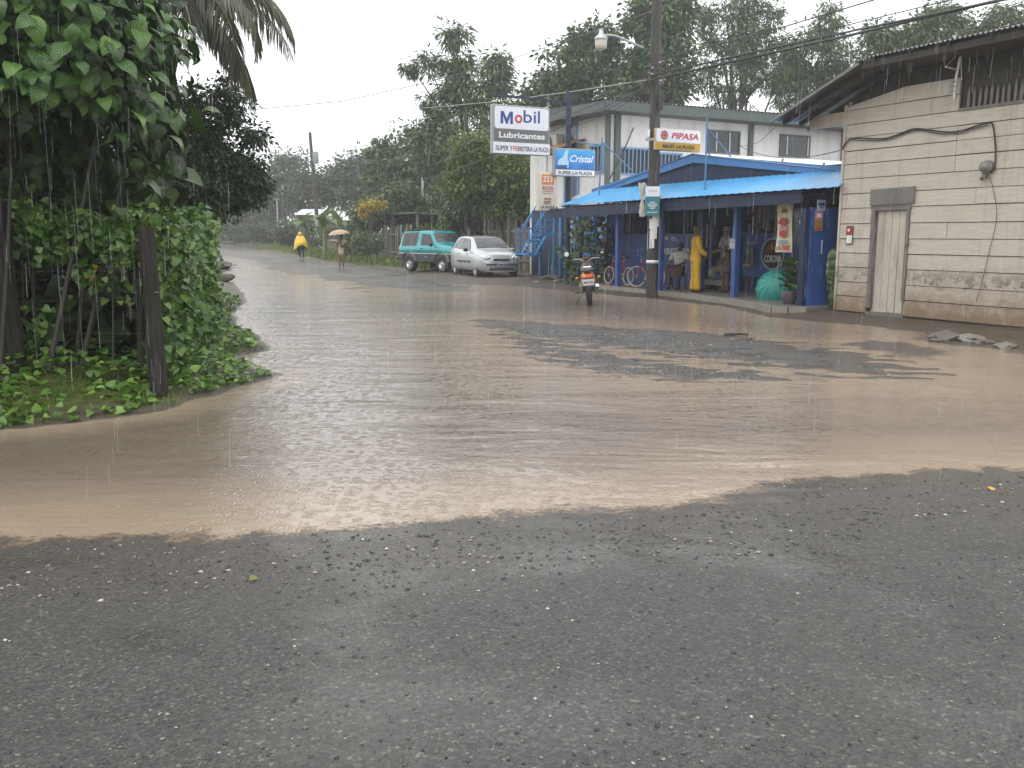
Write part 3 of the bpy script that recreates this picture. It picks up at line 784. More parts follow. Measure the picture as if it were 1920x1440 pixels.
# lettering and painted disc on the wall
M_txt = mat("white_lettering", (.55, .6, .66), .5, .1, 8, 0)
def wtxt(body, pl, pr, py, h, m=M_txt, dn=.005, bold=.01, name="lettering", shear=0):
    (s0, z0), (s1, z1) = fn(pl, py, NW + dn), fn(pr, py, NW + dn)
    return text(name, body, h, m, sh, ((s0 + s1) / 2, NW + dn, (z0 + z1) / 2), FACE_STREET, bold, shear, abs(s1 - s0), extrude=.002)
wtxt("FERRETERIA", 1232, 1294, 472, .24)
wtxt("SUPER", 1229, 1254, 447, .11, bold=.004); wtxt("EL", 1258, 1270, 448, .15, bold=.004)
s_c, z_c = fw(1449, 476)
disc = MB().lathe([(0, .012), (.36, .012), (.375, 0)], (0, 0, 0), (0, 1, 0), 40, False).build("painted_disc", mat("disc_black", (.012, .012, .014), .4), sh, (s_c, NW + .004, z_c))
MB().lathe([(.36, .014), (.41, .014), (.41, 0), (.36, 0)], (0, 0, 0), (0, 1, 0), 40, False, True).build("rim", mat("disc_rim", (.25, .33, .48), .4), disc)
wtxt("CORONA", 1433, 1465, 486, .24, white, .022, .004)
for pts_, c_ in ((((-.02, .12), (.16, .26), (.24, .10), (.06, .04)), (.30, .07, .02)), (((-.05, .10), (.02, .30), (.10, .12)), (.5, .26, .02)), (((-.22, .12), (-.1, .30), (-.02, .12), (-.12, .05)), (.03, .12, .05))):
    MB().prism(pts_, .016, .022, lambda x, y, t: (x, t, y)).build("painted_shape", mat("disc_paint_%d" % int(c_[0] * 99), c_, .45), disc)
wtxt("KOLBI", 1484, 1518, 479, .12, bold=.004)
# pay telephone
s_, z_ = fw(1410, 482)
ph = street("pay_telephone", s_, NW + .03, z_, label="grey pay telephone fixed to the blue wall beside the round black emblem", cat="telephone")
MB().box((0, .04, -.02), (.27, .10, .56), bev=.03).build("housing", mat("phone_grey", (.12, .13, .15), .4), ph)
MB().box((0, .11, -.03), (.20, .06, .22), bev=.02).build("face", M_dark, ph)
MB().box((0, .12, -.22), (.26, .12, .08), bev=.02).build("tray", mat("phone_tray", (.25, .25, .25), .4), ph)
MB().tube([(.07, .15, .05), (.075, .17, -.02), (.07, .15, -.09)], .02, 8).build("handset", M_black, ph)
MB().box((0, .02, .36), (.3, .01, .10)).build("notice", mat("phone_notice", (.16, .2, .3), .5), ph)

# goods inside the openings: shelves, boxes, hanging packs
M_shelf = mat("shop_shelf_wood", (.10, .075, .05), .6, .3)
shelf = street("shop_shelf", 5.2, -4.3, .13, label="tall goods shelf seen through the shop doorway", cat="shelf")
for z in (.35, .75, 1.15, 1.55, 1.95): MB().box((0, 0, z), (4.6, .45, .03)).build("shelf_board", M_shelf, shelf)
for x in (-2.3, -.8, .8, 2.3): MB().box((x, 0, 1.05), (.05, .45, 2.1)).build("upright", M_shelf, shelf)
cols = [(.28, .05, .04), (.35, .24, .05), (.06, .12, .3), (.4, .38, .34), (.05, .16, .07), (.2, .1, .05), (.33, .16, .03)]
gm = [mat("carton_%d" % i, c, .5) for i, c in enumerate(cols)]
names_ = ["red", "yellow", "blue", "white", "green", "brown", "orange"]
x = -2.2; k = 0
ordw = ['first', 'second', 'third', 'fourth', 'fifth', 'sixth', 'seventh', 'eighth', 'ninth', 'tenth', 'eleventh', 'twelfth']
pos_w = ["lowest", "second", "third", "fourth", "top"]
while x < 2.2:
    for zi, z in enumerate((.35, .75, 1.15, 1.55, 1.95)):
        w = rnd.uniform(.22, .34); h = rnd.uniform(.16, .32); ci = rnd.randrange(7)
        o = empty("carton", W(5.2 + x, -4.3, .13 + z + .016), ROT, "%s carton on the %s board of the shop shelf, %s from the street corner" % (names_[ci], pos_w[zi], ordw[k]), "carton", "cartons on the shop shelf")
        MB().box((0, 0, h / 2), (w, .26, h), bev=.01).build("body", gm[ci], o)
        MB().box((0, .133, h * .55), (w * .7, .006, h * .4)).build("print", gm[(ci + 3) % 7], o)
    x += .43; k += 1
for i, px in enumerate(range(1408, 1500, 8)):   # packs hung in the right-hand opening
    s_, z_ = fn(px, 384, NW - .08); h = rnd.uniform(.3, .55); ci = (i * 3) % 7
    o = empty("hanging_pack", W(s_, NW - .25, 2.3), ROT, "%s snack pack hanging in the window over the telephone, number %s from the doorway" % (names_[ci], ["one", "two", "three", "four", "five", "six", "seven", "eight", "nine", "ten", "eleven", "twelve"][i]), "pack", "packs hung in the shop window")
    mb = MB(); mb.grid([[(-.07 + .14 * a, .02 * math.sin(a * PI) + .005, -h * b_) for a in (0, .5, 1)] for b_ in (0, .3, .6, 1)]); mb.grid([[(-.07 + .14 * a, -.02 * math.sin(a * PI), -h * b_) for a in (0, .5, 1)] for b_ in (0, .3, .6, 1)])
    mb.build("bag", mat("pack_%d" % ci, tuple(c * .55 + .02 for c in cols[ci]), .3), o)
    MB().tube([(0, 0, 0), (0, 0, .12)], .004, 4).build("string", M_dark, o)
ct = street("shop_counter", fn(1350, 535, -1.95)[0], -1.95, .135, label="low pale counter with stacked goods in the shop doorway", cat="counter")
MB().box((0, 0, .2), (.95, .4, .14)).build("top", mat("counter_pale", (.28, .26, .23), .5), ct)
for x in (-.42, .42): MB().box((x, 0, .065), (.07, .36, .13)).build("leg", M_darkwood, ct)
for i, (x, z, w, h, ci) in enumerate(((-.3, .27, .26, .16, 4), (.05, .27, .3, .2, 2), (-.28, .44, .3, .16, 0), (.28, .27, .22, .34, 3), (.0, .48, .3, .18, 1), (-.2, .62, .26, .22, 4))):
    o = empty("goods_sack", W(fn(1350, 535, -1.95)[0] + x, -1.95, .135 + z), ROT, "%s packed sack in the pile on the low counter, %s" % (names_[ci], ["bottom row near end", "bottom row middle", "middle row", "bottom row far end", "upper row", "topmost"][i]), "sack", "sacks on the low counter")
    MB().ball((0, 0, h / 2), (w / 2, .15, h / 2), 12, 8).build("body", gm[ci], o)
    MB().ball((0, 0, h * .95), (w * .12, .05, .03), 8, 5).build("neck", gm[ci], o)
# ------------------------------------------------------------------ white two-storey building behind the shop
M_wall = mat("white_plaster", (.74, .73, .71), .6, .07, 1.6, .05, dirt=(.36, .33, .29), streak=1, dirt_amt=.35)
M_green = mat("grey_green_paint", (.075, .095, .09), .5, .25, 4, .05)
M_glass = mat("dark_window_glass", (.035, .04, .045), .08, .3, 2, 0)
M_bar = mat("pale_blue_bars", (.18, .33, .55), .45, .15, 6, .03)
wb = street("white_building", label="white two-storey building with grey tin roof behind the blue shop", cat="building")
SW = 11.9; NF = -2.5
MB().box((SW + .08, -8.6, 4.1), (.16, 12.2, 3.2)).build("side_wall", M_wall, wb)
MB().box((SW + .08, -8.6, 1.2), (.16, 12.2, 2.5)).build("lower_side_wall", M_blue, wb)
LF = fn(1001, 340, NF)[0] - SW; MB().box((SW + .16 + LF / 2, NF - .08, 4.1), (LF, .16, 3.2)).build("front_wall", M_wall, wb)
MB().box((SW + .16 + LF / 2, NF - .08, 1.2), (LF, .16, 2.5)).build("lower_front_wall", M_navy, wb)  # deep ground-floor shadow put into the wall's dark colour
MB().box((SW + LF + .2, -8.6, 2.9), (.16, 12.2, 5.6)).build("far_wall", M_wall, wb)
def wf(px, py): return fs(px, py, SW)
def sidewin(name, p0, p1, bars=0, frame=M_green, mull=()):
    (n0, z0), (n1, z1) = wf(*p0), wf(*p1); w = abs(n1 - n0); h = abs(z1 - z0); c = ((n0 + n1) / 2, (z0 + z1) / 2)
    o = MB().box((SW - .012, c[0], c[1]), (.03, w, h)).build(name, M_glass, wb)
    f_ = MB()
    for a in (-1, 1): f_.box((SW - .03, c[0] + a * w / 2, c[1]), (.06, .07, h + .07)); f_.box((SW - .03, c[0], c[1] + a * h / 2), (.055, w - .07, .06))
    f_.build("frame", frame, o)
    for m_ in mull: MB().box((SW - .032, n0 + (n1 - n0) * m_, c[1]), (.04, .05, h - .06)).build("mullion", M_galv, o)
    for k in range(bars): MB().tube([(SW - .07, n0 + (n1 - n0) * (k + .5) / bars, c[1] - h / 2), (SW - .07, n0 + (n1 - n0) * (k + .5) / bars, c[1] + h / 2)], .018, 6).build("bar", M_bar, o)
    return o
sidewin("window", (1158, 277), (1216, 328), 8, M_bar)
sidewin("window", (1227, 287), (1276, 320), 7, M_bar)
sidewin("window", (1328, 245), (1384, 288), 0, M_green, (.25, .68))
sidewin("window", (1463, 253), (1515, 294), 0, M_green, (.22, .95))
for px, w in ((1137, .16), (1155, .2), (1404, .17), (1578, .16)):
    n_, z_ = wf(px, 300); MB().box((SW - .06, n_, 4.1), (.1, w, 3.15)).build("post", M_green, wb)
n_, z_ = wf(1404, 280)
a = wf(1160, 300); b_ = wf(1200, 225)
MB().tube([(SW - .12, wf(1184, 240)[0], wf(1184, 240)[1]), (SW - .12, wf(1165, 285)[0], wf(1165, 285)[1]), (SW - .12, wf(1140, 335)[0], wf(1140, 335)[1])], .02, 6).build("brace", M_dark, wb)
# street-side windows, seen very obliquely
def ff(px, py): return fn(px, py, NF)
for (p0, p1, bars) in (((1060, 330), (1085, 388), 5), ((1108, 275), (1133, 322), 4), ((1064, 225), (1082, 280), 0)):
    (s0, z0), (s1, z1) = ff(*p0), ff(*p1); w = abs(s1 - s0); h = abs(z1 - z0)
    o = MB().box(((s0 + s1) / 2, NF + .012, (z0 + z1) / 2), (w, .03, h)).build("window", M_glass, wb)
    f_ = MB()
    for q in (-1, 1): f_.box(((s0 + s1) / 2 + q * w / 2, NF + .03, (z0 + z1) / 2), (.07, .06, h + .07)); f_.box(((s0 + s1) / 2, NF + .03, (z0 + z1) / 2 + q * h / 2), (w - .07, .055, .06))
    f_.build("frame", M_bar, o)
    for k in range(bars): x = s0 + (s1 - s0) * (k + .5) / bars; MB().tube([(x, NF + .07, (z0 + z1) / 2 - h / 2), (x, NF + .07, (z0 + z1) / 2 + h / 2)], .018, 6).build("bar", M_bar, o)
# cluttered ground floor: light blue grilles, shutters and boards in front of the dark wall
for k, (sa, wd, z0, z1) in enumerate(((12.25, .55, .9, 2.0), (13.2, .5, .7, 1.9), (14.3, .6, .9, 2.1))):
    o = MB().box((sa, NF + .03, (z0 + z1) / 2), (wd, .04, z1 - z0)).build("shutter", M_bar if k != 1 else M_fascia, wb)
    for q in range(5): MB().box((sa, NF + .06, z0 + (q + .5) * (z1 - z0) / 5), (wd * .86, .03, .08), (.5, 0, 0)).build("louvre", M_navy, o)
for sa in (11.95, 12.75, 13.75, 14.9): MB().box((sa, NF + .05, 1.2), (.12, .1, 2.4)).build("ground_post", M_fascia, wb)
# roof with a deep dark eave on both visible sides
ZE = 5.68; EO = .75
mb = MB(); rows_ = []
cnt = 480
for i in range(cnt + 1):
    n_ = NF + EO + .05 + (-15.2 - NF - EO) * i / cnt; dz = .016 * math.sin(2 * PI * n_ / .17)
    rows_.append([(s_, n_, ZE + .06 + .05 * (s_ - SW + EO) + dz) for s_ in (SW - EO - .05, SW + LF * .3, SW + LF * .5)])
mb.grid(rows_); mb.grid([[(x, y, z - .008) for x, y, z in r_] for r_ in rows_]); mb.build("roof_sheet", M_tin, wb)
mb = MB(); mb.grid([[(SW + LF * .5, n_, ZE + .06 + .05 * (LF * .5 + EO)), (SW + LF + EO, n_, ZE + .06)] for n_ in (NF + EO + .05, -15.2)]); mb.build("rear_roof_sheet", M_tin, wb)
MB().box((SW - EO, (NF + EO - 15) / 2, ZE - .12), (.05, 15 + NF + EO + .02, .3)).build("eave_board", M_green, wb)
MB().box((SW + LF / 2, NF + EO, ZE - .12), (LF + 2 * EO - .06, .05, .3)).build("eave_board", M_green, wb)
MB().box((SW - EO / 2, (NF + EO - 15) / 2, ZE - .26), (EO - .06, 15 + NF + EO - .08, .03)).build("soffit", M_dark, wb)
MB().box((SW + LF / 2 + .05, NF + EO / 2, ZE - .26), (LF, EO - .06, .03)).build("soffit", M_dark, wb)
MB().prism([(SW - EO, ZE + .03), (SW + LF * .5, ZE + .04 + .05 * (LF * .5 + EO)), (SW + LF + EO, ZE + .03)], NF + EO - .08, NF + EO - .04, lambda x, y, t: (x, t, y)).build("gable_panel", M_green, wb)
# air-conditioner box hung on the street side
s_, z_ = fn(1035, 270, NF + .3)
ac = street("air_conditioner", s_, NF + .05, z_, label="pale air conditioner unit with round fan high on the white building", cat="air conditioner")
MB().box((0, .17, 0), (.8, .32, .62), bev=.03).build("case", mat("unit_cream", (.5, .48, .43), .5), ac)
MB().lathe([(0, .35), (.2, .35), (.24, .34), (.24, .33)], (.05, 0, 0), (0, 1, 0), 24).build("fan", M_dark, ac)
MB().lathe([(.245, .35), (.27, .35), (.27, .33), (.245, .33)], (.05, 0, 0), (0, 1, 0), 24, True, True).build("fan_ring", M_galv, ac)
for x in (-.3, .3): MB().bar((x, .0, -.34), (x, .36, -.34), .04, .04).build("bracket", M_galv, ac)
rs = street("rusty_awning", SW + 2.4, NF, 4.55, label="short rusty sheet awning beside the large pole sign", cat="awning")
corr("sheet", -.9, .9, lambda s_, n_: .25 - .35 * n_, 0.02, .9, rs, mat("rusty_sheet", (.32, .16, .09), .6, .4, 6))
for x in (-1, 1): MB().bar((x, .02, -.2), (x, .8, -.05), .04, .04).build("strut", M_darkwood, rs)

# ------------------------------------------------------------------ steel stair at the shop's far end
M_stair = mat("stair_blue_paint", (.05, .22, .45), .4, .15, 6, .04, dirt=(.03, .08, .16))
stx = street("steel_stair", label="bright blue steel staircase with open railings at the shop end", cat="staircase")
S1, S2 = 14.0, 14.9
def sp(px, py, s_=S1): n_, z_ = fs(px, py, S1); return Vector((s_, n_, z_))
for s_, dy in ((S1, 0), (S2, 0)):
    MB().tube([sp(1036, 525, s_), sp(1040, 395, s_)], .05, 8).build("post", M_stair, stx)
    MB().bar(sp(1002, 478, s_), sp(1023, 442, s_), .05, .2, (1, 0, 0)).build("stringer", M_stair, stx)
    MB().tube([sp(1022, 395, s_), sp(1022, 440, s_)], .03, 6).build("baluster", M_stair, stx)
    MB().tube([sp(992, 430, s_), sp(992, 476, s_)], .03, 6).build("baluster", M_stair, stx)
    MB().tube([sp(1003, 428, s_), sp(1003, 470, s_)], .03, 6).build("baluster", M_stair, stx)
    MB().tube([sp(992, 428, s_), sp(1030, 428, s_)], .025, 6).build("rail", M_stair, stx)
    MB().tube([sp(992, 451, s_), sp(1030, 451, s_)], .025, 6).build("rail", M_stair, stx)
    MB().tube([sp(1003, 436, s_), sp(1022, 400, s_)], .025, 6).build("rail", M_stair, stx)
    MB().tube([sp(1022, 414, s_), sp(1038, 414, s_)], .03, 6).build("rail", M_stair, stx)
    MB().bar(sp(1022, 439, s_), sp(1040, 439, s_), .05, .14).build("landing_edge", M_stair, stx)
    MB().bar(sp(990, 477, s_), sp(1003, 477, s_), .05, .14).build("landing_edge", M_stair, stx)
    MB().tube([sp(1004, 425, s_), sp(1030, 385, s_)], .025, 6).build("rail", M_stair, stx)
for k in range(6):
    p = sp(1002, 476).lerp(sp(1023, 442), k / 5); MB().box((S1 + .45, p.y, p.z), (.85, .24, .03)).build("tread", M_stair, stx)
p = sp(1031, 439); MB().box((S1 + .45, p.y, p.z), (.85, .6, .03)).build("landing", M_stair, stx)
p = sp(996, 477); MB().box((S1 + .45, p.y, p.z), (.85, .42, .03)).build("landing", M_stair, stx)

# ------------------------------------------------------------------ sign pole and its signs
bp = gp(1063, 536)
sb, nb = tosn(*bp)
pole = street("sign_pole", sb, nb, 0, label="tall dark blue steel pole carrying the shop signs", cat="pole")
ztop = fs(1063, 172, sb)[1]
MB().tube([(0, 0, -.1), (0, 0, ztop)], .085, 12).build("shaft", M_navy, pole)
zar = fs(1063, 192, sb)[1]
M_frame = mat("sign_frame_grey", (.28, .28, .29), .4, .15, 8, .02)
MB().bar((-.02, 0, zar), (-.02, fs(925, 192, sb)[0] - nb, zar + .05), .05, .06).build("arm", M_navy, pole)
MB().tube([(0, fs(1028, 210, sb)[0] - nb, zar + .1), (0, fs(1024, 395, sb)[0] - nb, fs(1024, 395, sb)[1])], .022, 6).build("hanger", M_frame, pole)
def signbox(name, s_, p0, p1, label, thick=.18, face=white, border=.05, frame=M_frame):
    (n0, z0), (n1, z1) = fs(*p0, s_), fs(*p1, s_); w = abs(n1 - n0); h = abs(z1 - z0)
    o = street(name, s_, (n0 + n1) / 2, (z0 + z1) / 2, label=label, cat="sign")
    MB().box((0, 0, 0), (thick, w, h), bev=.02).build("case", frame, o)
    return o, w, h
def panel(o, x, y0, y1, z0, z1, m, name="panel", r=.0):    # y to the viewer's left is +n
    if r <= 0: return MB().box((x, (y0 + y1) / 2, (z0 + z1) / 2), (.012, abs(y1 - y0), abs(z1 - z0))).build(name, m, o)
    pts = []
    for cx, cy, a0 in ((y1 - r, z1 - r, 0), (y0 + r, z1 - r, PI / 2), (y0 + r, z0 + r, PI), (y1 - r, z0 + r, 1.5 * PI)):
        for k in range(5): pts.append((cx + r * math.cos(a0 + k * PI / 8), cy + r * math.sin(a0 + k * PI / 8)))
    return MB().prism(pts, x - .006, x + .006, lambda u, v, t: (t, u, v)).build(name, m, o)
def stext(o, body, x, y, z, size, m, width, bold=.0, shear=0, name="lettering"):
    return text(name, body, size, m, o, (x, y, z), FACE_ALONG, bold, shear, width, extrude=.002)
M_ink_b = mat("sign_ink_blue", (.02, .055, .25), .4, .1, 4, 0); M_ink_r = mat("sign_ink_red", (.50, .035, .045), .4, .1, 4, 0)
M_ink_k = mat("sign_ink_black", (.03, .03, .033), .4, .2, 4, 0); M_signwhite = mat("sign_white", (.74, .75, .80), .3, .04, 2, 0, dirt=(.5, .5, .5), dirt_amt=.2)
M_signgrey = mat("sign_grey", (.13, .125, .115), .4, .15, 4, 0)
# large petrol sign
o, w, h = signbox("pole_sign", sb - .12, (921, 195), (1028, 293), "large white pole sign, blue word with a red letter, grey band below")
x = -.10
panel(o, x, -w / 2 + .06, w / 2 - .06, -.02 + h * .03, h / 2 - .05, M_signwhite, "panel", .09)
panel(o, x, -w / 2 + .06, w / 2 - .06, -h * .235, h * .0, M_signgrey)
panel(o, x - .004, -w / 2 + .01, w / 2 - .01, -h / 2 + .02, -h * .26, M_signwhite)
zt = h * .265; bs = h * .36
mw, mh = w * .105, h * .125
MB().prism([(w * .265 + a * mw, zt - .035 + b_ * mh) for a, b_ in ((1, -1), (1, 1), (.52, 1), (0, -.15), (-.52, 1), (-1, 1), (-1, -1), (-.58, -1), (-.58, .3), (-.14, -1), (.14, -1), (.58, .3), (.58, -1))], x - .006, x - .012, lambda u, v, t: (t, u, v)).build("lettering", M_ink_b, o)
t_ = stext(o, "b", x - .008, -w * .095, zt + .01, bs, M_ink_b, w * .15, .004)
t_ = stext(o, "il", x - .008, -w * .26, zt + .01, bs, M_ink_b, w * .11, .005)
MB().lathe([(.062, .004), (.125, .004), (.125, -.004), (.062, -.004)], (x - .008, w * .06, zt - .055), (1, 0, 0), 28, False, True).build("red_ring", M_ink_r, o)
stext(o, "Lubricantes", x - .008, 0, -h * .115, h * .17, M_signwhite, w * .8, .006)
stext(o, "SUPER Y", x - .012, w * .31, -h * .385, h * .135, M_ink_k, w * .29, .003)
stext(o, "FE", x - .012, w * .115, -h * .385, h * .135, M_ink_r, w * .08, .003)
stext(o, "RRETERIA LA PLAZA", x - .012, -w * .2, -h * .385, h * .135, M_ink_k, w * .54, .003)
# bottle sign
o, w, h = signbox("bottle_sign", sb - .3, (1037, 277), (1114, 333), "blue pole sign with a pale bottle and white script over a white strip", .14)
x = -.08
def poster_blue():
    t = NT("sign_blue_print"); co = t.coords("Object"); s_ = t.n("ShaderNodeSeparateXYZ"); t.l(co, s_.inputs[0])
    f_ = t.math('ADD', t.math('MULTIPLY_ADD', s_.outputs[2], .9, .35), t.math('MULTIPLY_ADD', t.noise(co, 5, 4), .8, -.4))
    t.bsdf(t.ramp(f_, [(.0, (.01, .10, .34)), (.4, (.02, .24, .62)), (.8, (.06, .42, .75)), (1, (.25, .62, .85))]), .3); return t.m
panel(o, x, -w / 2 + .04, w / 2 - .04, -h * .24, h / 2 - .04, poster_blue())
panel(o, x, -w / 2 + .05, w / 2 - .05, -h / 2 + .03, -h * .26, M_signwhite, "panel", .04)
bt = MB(); W_ = w * .22
bt.prism([(w * .17, -h * .2), (w * .44, -h * .14), (w * .40, h * .08), (w * .30, h * .18), (w * .24, h * .44), (w * .17, h * .43), (w * .20, h * .16), (w * .16, h * .02)], x - .008, x - .014, lambda u, v, t: (t, u, v)).build("bottle_print", mat("bottle_pale", (.42, .62, .78), .3, .25, 6, 0), o)
panel(o, x - .012, w * .2, w * .45, -h * .23, -h * .1, mat("bottle_navy", (.015, .09, .28), .35, .3, 9, 0), "bottle_base_print")
stext(o, "Cristal", x - .01, -w * .12, h * .13, h * .34, M_signwhite, w * .58, .006, .35)
stext(o, "SUPER LA PLAZA", x - .01, 0, -h * .375, h * .16, M_ink_k, w * .82, .002)
# narrow sign
o, w, h = signbox("narrow_sign", sb - .15, (1007, 322), (1041, 396), "narrow upright cream sign with an orange patch and red lines", .16, frame=mat("sign_cream", (.58, .55, .47), .4, .08, 4, .02))
x = -.085
panel(o, x, -w / 2 + .03, w / 2 - .03, -h / 2 + .03, h / 2 - .03, mat("sign_cream_face", (.66, .62, .54), .35, .06, 4, 0), "panel", .05)
panel(o, x - .01, -w * .34, w * .32, h * .18, h * .43, mat("sign_orange", (.62, .22, .05), .4, .5, 16, 0), "orange_patch")
stext(o, "223", x - .017, 0, h * .31, h * .2, M_signwhite, w * .5, .003)
stext(o, "MUTUAL", x - .012, 0, h * .10, h * .085, M_ink_r, w * .6, .002)
for z in (.05, .0, -.05): panel(o, x - .01, -w * .3, w * .3, h * z - .008, h * z + .008, M_ink_r if z > -.04 else M_frame, "line")
stext(o, "PIPASA", x - .012, 0, -h * .19, h * .06, M_ink_r, w * .42, .003)
stext(o, "DIST.", x - .012, 0, -h * .29, h * .12, M_ink_k, w * .42, .003)
stext(o, "LA PLAZA", x - .012, 0, -h * .405, h * .1, M_ink_k, w * .74, .003)
# stay frames on the porch roof
M_stay = mat("stay_blue_paint", (.08, .20, .36), .45, .2, 8, .02)
def stay(pb, pt, ends, label, s_):
    o = street("stay_frame", label=label, cat="frame")
    q = lambda p, ds=0: Vector((s_ + ds, *fs(*p, s_)))
    MB().tube([q(pb), q(pt)], .022, 7).build("post", M_stay, o)
    for k, (a, b_) in enumerate(ends): MB().tube([q(a), q(b_, .3 + .5 * k)], .018, 6).build("brace", M_stay, o)
stay((1122, 386), (1129, 258), (((1129, 266), (1196, 318)), ((1129, 272), (1110, 262))), "thin blue stay frame on the porch roof beside the bottle sign", 9.3)
stay((1321, 378), (1326, 222), (((1326, 240), (1405, 316)), ((1326, 245), (1372, 305))), "thin blue stay frame on the porch roof beside the red-lettered sign", 4.4)

# ------------------------------------------------------------------ utility pole with lamp and posters
M_pole = mat("tarred_pole_wood", (.035, .030, .026), .6, .45, 5, .4, dirt=(.09, .08, .07), streak=1, dirt_amt=.5)
ux, uy = gp(1222, 558)
up = empty("utility_pole", (ux, uy, 0), 0, "dark tarred utility pole with street lamp, standing at the kerb", "pole")
def uz(py): return at(1218, py, uy).z
MB().tube([(0, 0, -.2), (-.02, 0, 3), (-.05, 0, 6.2), (-.06, 0, 10)], [.155, .14, .125, .105], 14).build("shaft", M_pole, up)
MB().lathe([(.158, -.05), (.163, -.05), (.163, .03), (.158, .03)], (-.003, 0, uz(490)), (0, 0, 1), 16, True, True).build("white_band", M_signwhite, up)
for k in range(6):
    a = -PI / 2 + rnd.uniform(-.9, .9); zz = uz(rnd.uniform(405, 450)); m_ = MB(); wdt = rnd.uniform(.04, .1); hh = rnd.uniform(.08, .25)
    rows_ = [[(.157 * math.cos(a + t * wdt / .15), .157 * math.sin(a + t * wdt / .15), zz + s__ * hh + rnd.uniform(-.02, .02)) for t in (-1, 0, 1)] for s__ in (-1, 0, 1)]
    m_.grid(rows_).build("torn_paper", white, up)
arm = [at(1206, 90, uy), at(1180, 78, uy - .1), at(1155, 68, uy - .2), at(1140, 66, uy - .25), at(1128, 68, uy - .28)]
MB().tube(smooth_path([Vector(p) - Vector((ux, uy, 0)) for p in arm]), .028, 8).build("lamp_arm", M_galv, up)
lp = at(1127, 72, uy - .28) - Vector((ux, uy, 0))
hd = MB().lathe([(.0, .22), (.05, .22), (.06, .12), (.09, .08), (.15, .03), (.165, -.02), (.155, -.04)], lp, (0, 0, 1), 18).build("lamp_head", M_galv, up)
MB().lathe([(.15, -.03), (.14, -.16), (.13, -.235), (.10, -.25), (0, -.25)], lp, (0, 0, 1), 18).build("lamp_bowl", mat("lamp_bowl_cream", (.6, .55, .48), .3, .1, 6, 0), hd)
MB().lathe([(0, .30), (.035, .30), (.035, .22)], lp, (0, 0, 1), 10).build("photocell", M_dark, hd)
for py, dx in ((118, .16), (140, -.18), (152, .2), (158, .15), (128, -.16)):
    MB().lathe([(0, .09), (.04, .08), (.025, .05), (.05, .03), (.03, 0), (0, 0)], (dx - .05, -.12, uz(py)), (0, -1, 0), 10).build("insulator", mat("insulator_brown", (.14, .12, .12), .25), up)
    MB().bar((-.05, -.06, uz(py)), (dx - .05, -.12, uz(py)), .03, .04).build("bracket", M_galv, up)
MB().box((.07, -.16, uz(195)), (.13, .1, .34)).build("splice_box", M_dark, up)
MB().box((-.2, -.1, uz(250)), (.06, .1, .18)).build("meter_tag", M_signwhite, up)
o = empty("pole_notice", at(1223, 377, uy - .22), 0, "teal and white notice sign strapped to the dark utility pole", "sign")
w, h = 27 / F * uy, 53 / F * uy
MB().box((0, 0, 0), (w, .05, h), bev=.01).build("board", M_frame, o)
MB().box((0, -.03, h * .32), (w * .96, .012, h * .33)).build("white_panel", M_signwhite, o)
MB().box((0, -.03, -h * .17), (w * .96, .012, h * .63)).build("teal_panel", mat("notice_teal", (.012, .17, .21), .35, .12, 5, 0), o)
for k, (z, ww) in enumerate(((-.04, .36), (-.1, .66), (-.15, .62), (-.2, .45), (-.25, .3), (-.38, .7), (.34, .6))):
    MB().box((0, -.038, z * h), (w * ww, .004, h * .022)).build("print_line", M_signwhite if k < 6 else mat("print_grey", (.3, .3, .38), .4), o)
o = empty("torn_sleeve", at(1203, 375, uy - .1), 0, "torn pale plastic sleeve hanging on the pole beside the teal notice", "sleeve")
m_ = MB(); rows_ = []
for i in range(17):
    z = .42 - i * .052; hw = (.085, .09, .075, .07, .06, .055, .04, .035, .03, .035, .045, .06, .065, .07, .07, .065, .06)[i]
    rows_.append([(q * hw * 1.1 + .012 * math.sin(i * 1.7) + .015 * (i > 9), -.03 - .035 * math.cos(q * 1.4) + .014 * math.sin(q * 6 + i * 1.3), z + .012 * math.sin(q * 5 + i)) for q in np.linspace(-1, 1, 9)])
m_.grid(rows_); m_.grid([[(x, y + .012, z) for x, y, z in r_] for r_ in rows_]).build("sheet", mat("sleeve_cream", (.5, .48, .41), .5, .2, 6, .2), o)
MB().tube([(.06, .05, -.1), (.14, .09, -.1)], .01, 5).build("tie", M_dark, o)
# red-lettered sign on the pole
o, w, h = signbox("kerb_sign", 5.75, (1226, 240), (1309, 286), "white and mustard sign with red slanted lettering fixed to the utility pole", .16, frame=mat("sign_mustard_edge", (.5, .36, .2), .4))
x = -.088
M_must = mat("sign_mustard", (.50, .29, .03), .4, .1, 4, 0)
panel(o, x, -w / 2 + .02, w / 2 - .02, -h * .12, h / 2 - .02, M_signwhite, "panel", .05)
panel(o, x, -w / 2 + .02, w / 2 - .02, -h / 2 + .02, -h * .13, M_must)
stext(o, "PIPASA", x - .01, -w * .13, h * .17, h * .38, M_ink_r, w * .6, .005, .22)
MB().lathe([(.065, .004), (.115, .004), (.115, -.004), (.065, -.004)], (x - .01, w * .32, h * .19), (1, 0, 0), 8, False, True).build("emblem_ring", mat("emblem_brown", (.36, .09, .06), .4), o)
MB().lathe([(0, -.003), (.05, -.003)], (x - .01, w * .32, h * .19), (1, 0, 0), 10, False).build("emblem_core", M_ink_r, o)
stext(o, "ABAST. LA PLAZA", x - .01, 0, -h * .315, h * .22, M_ink_k, w * .74, .004)
MB().bar((0, w / 2 - .02, 0), (.2, w / 2 + .1, 0), .06, .06).build("bracket", M_galv, o)

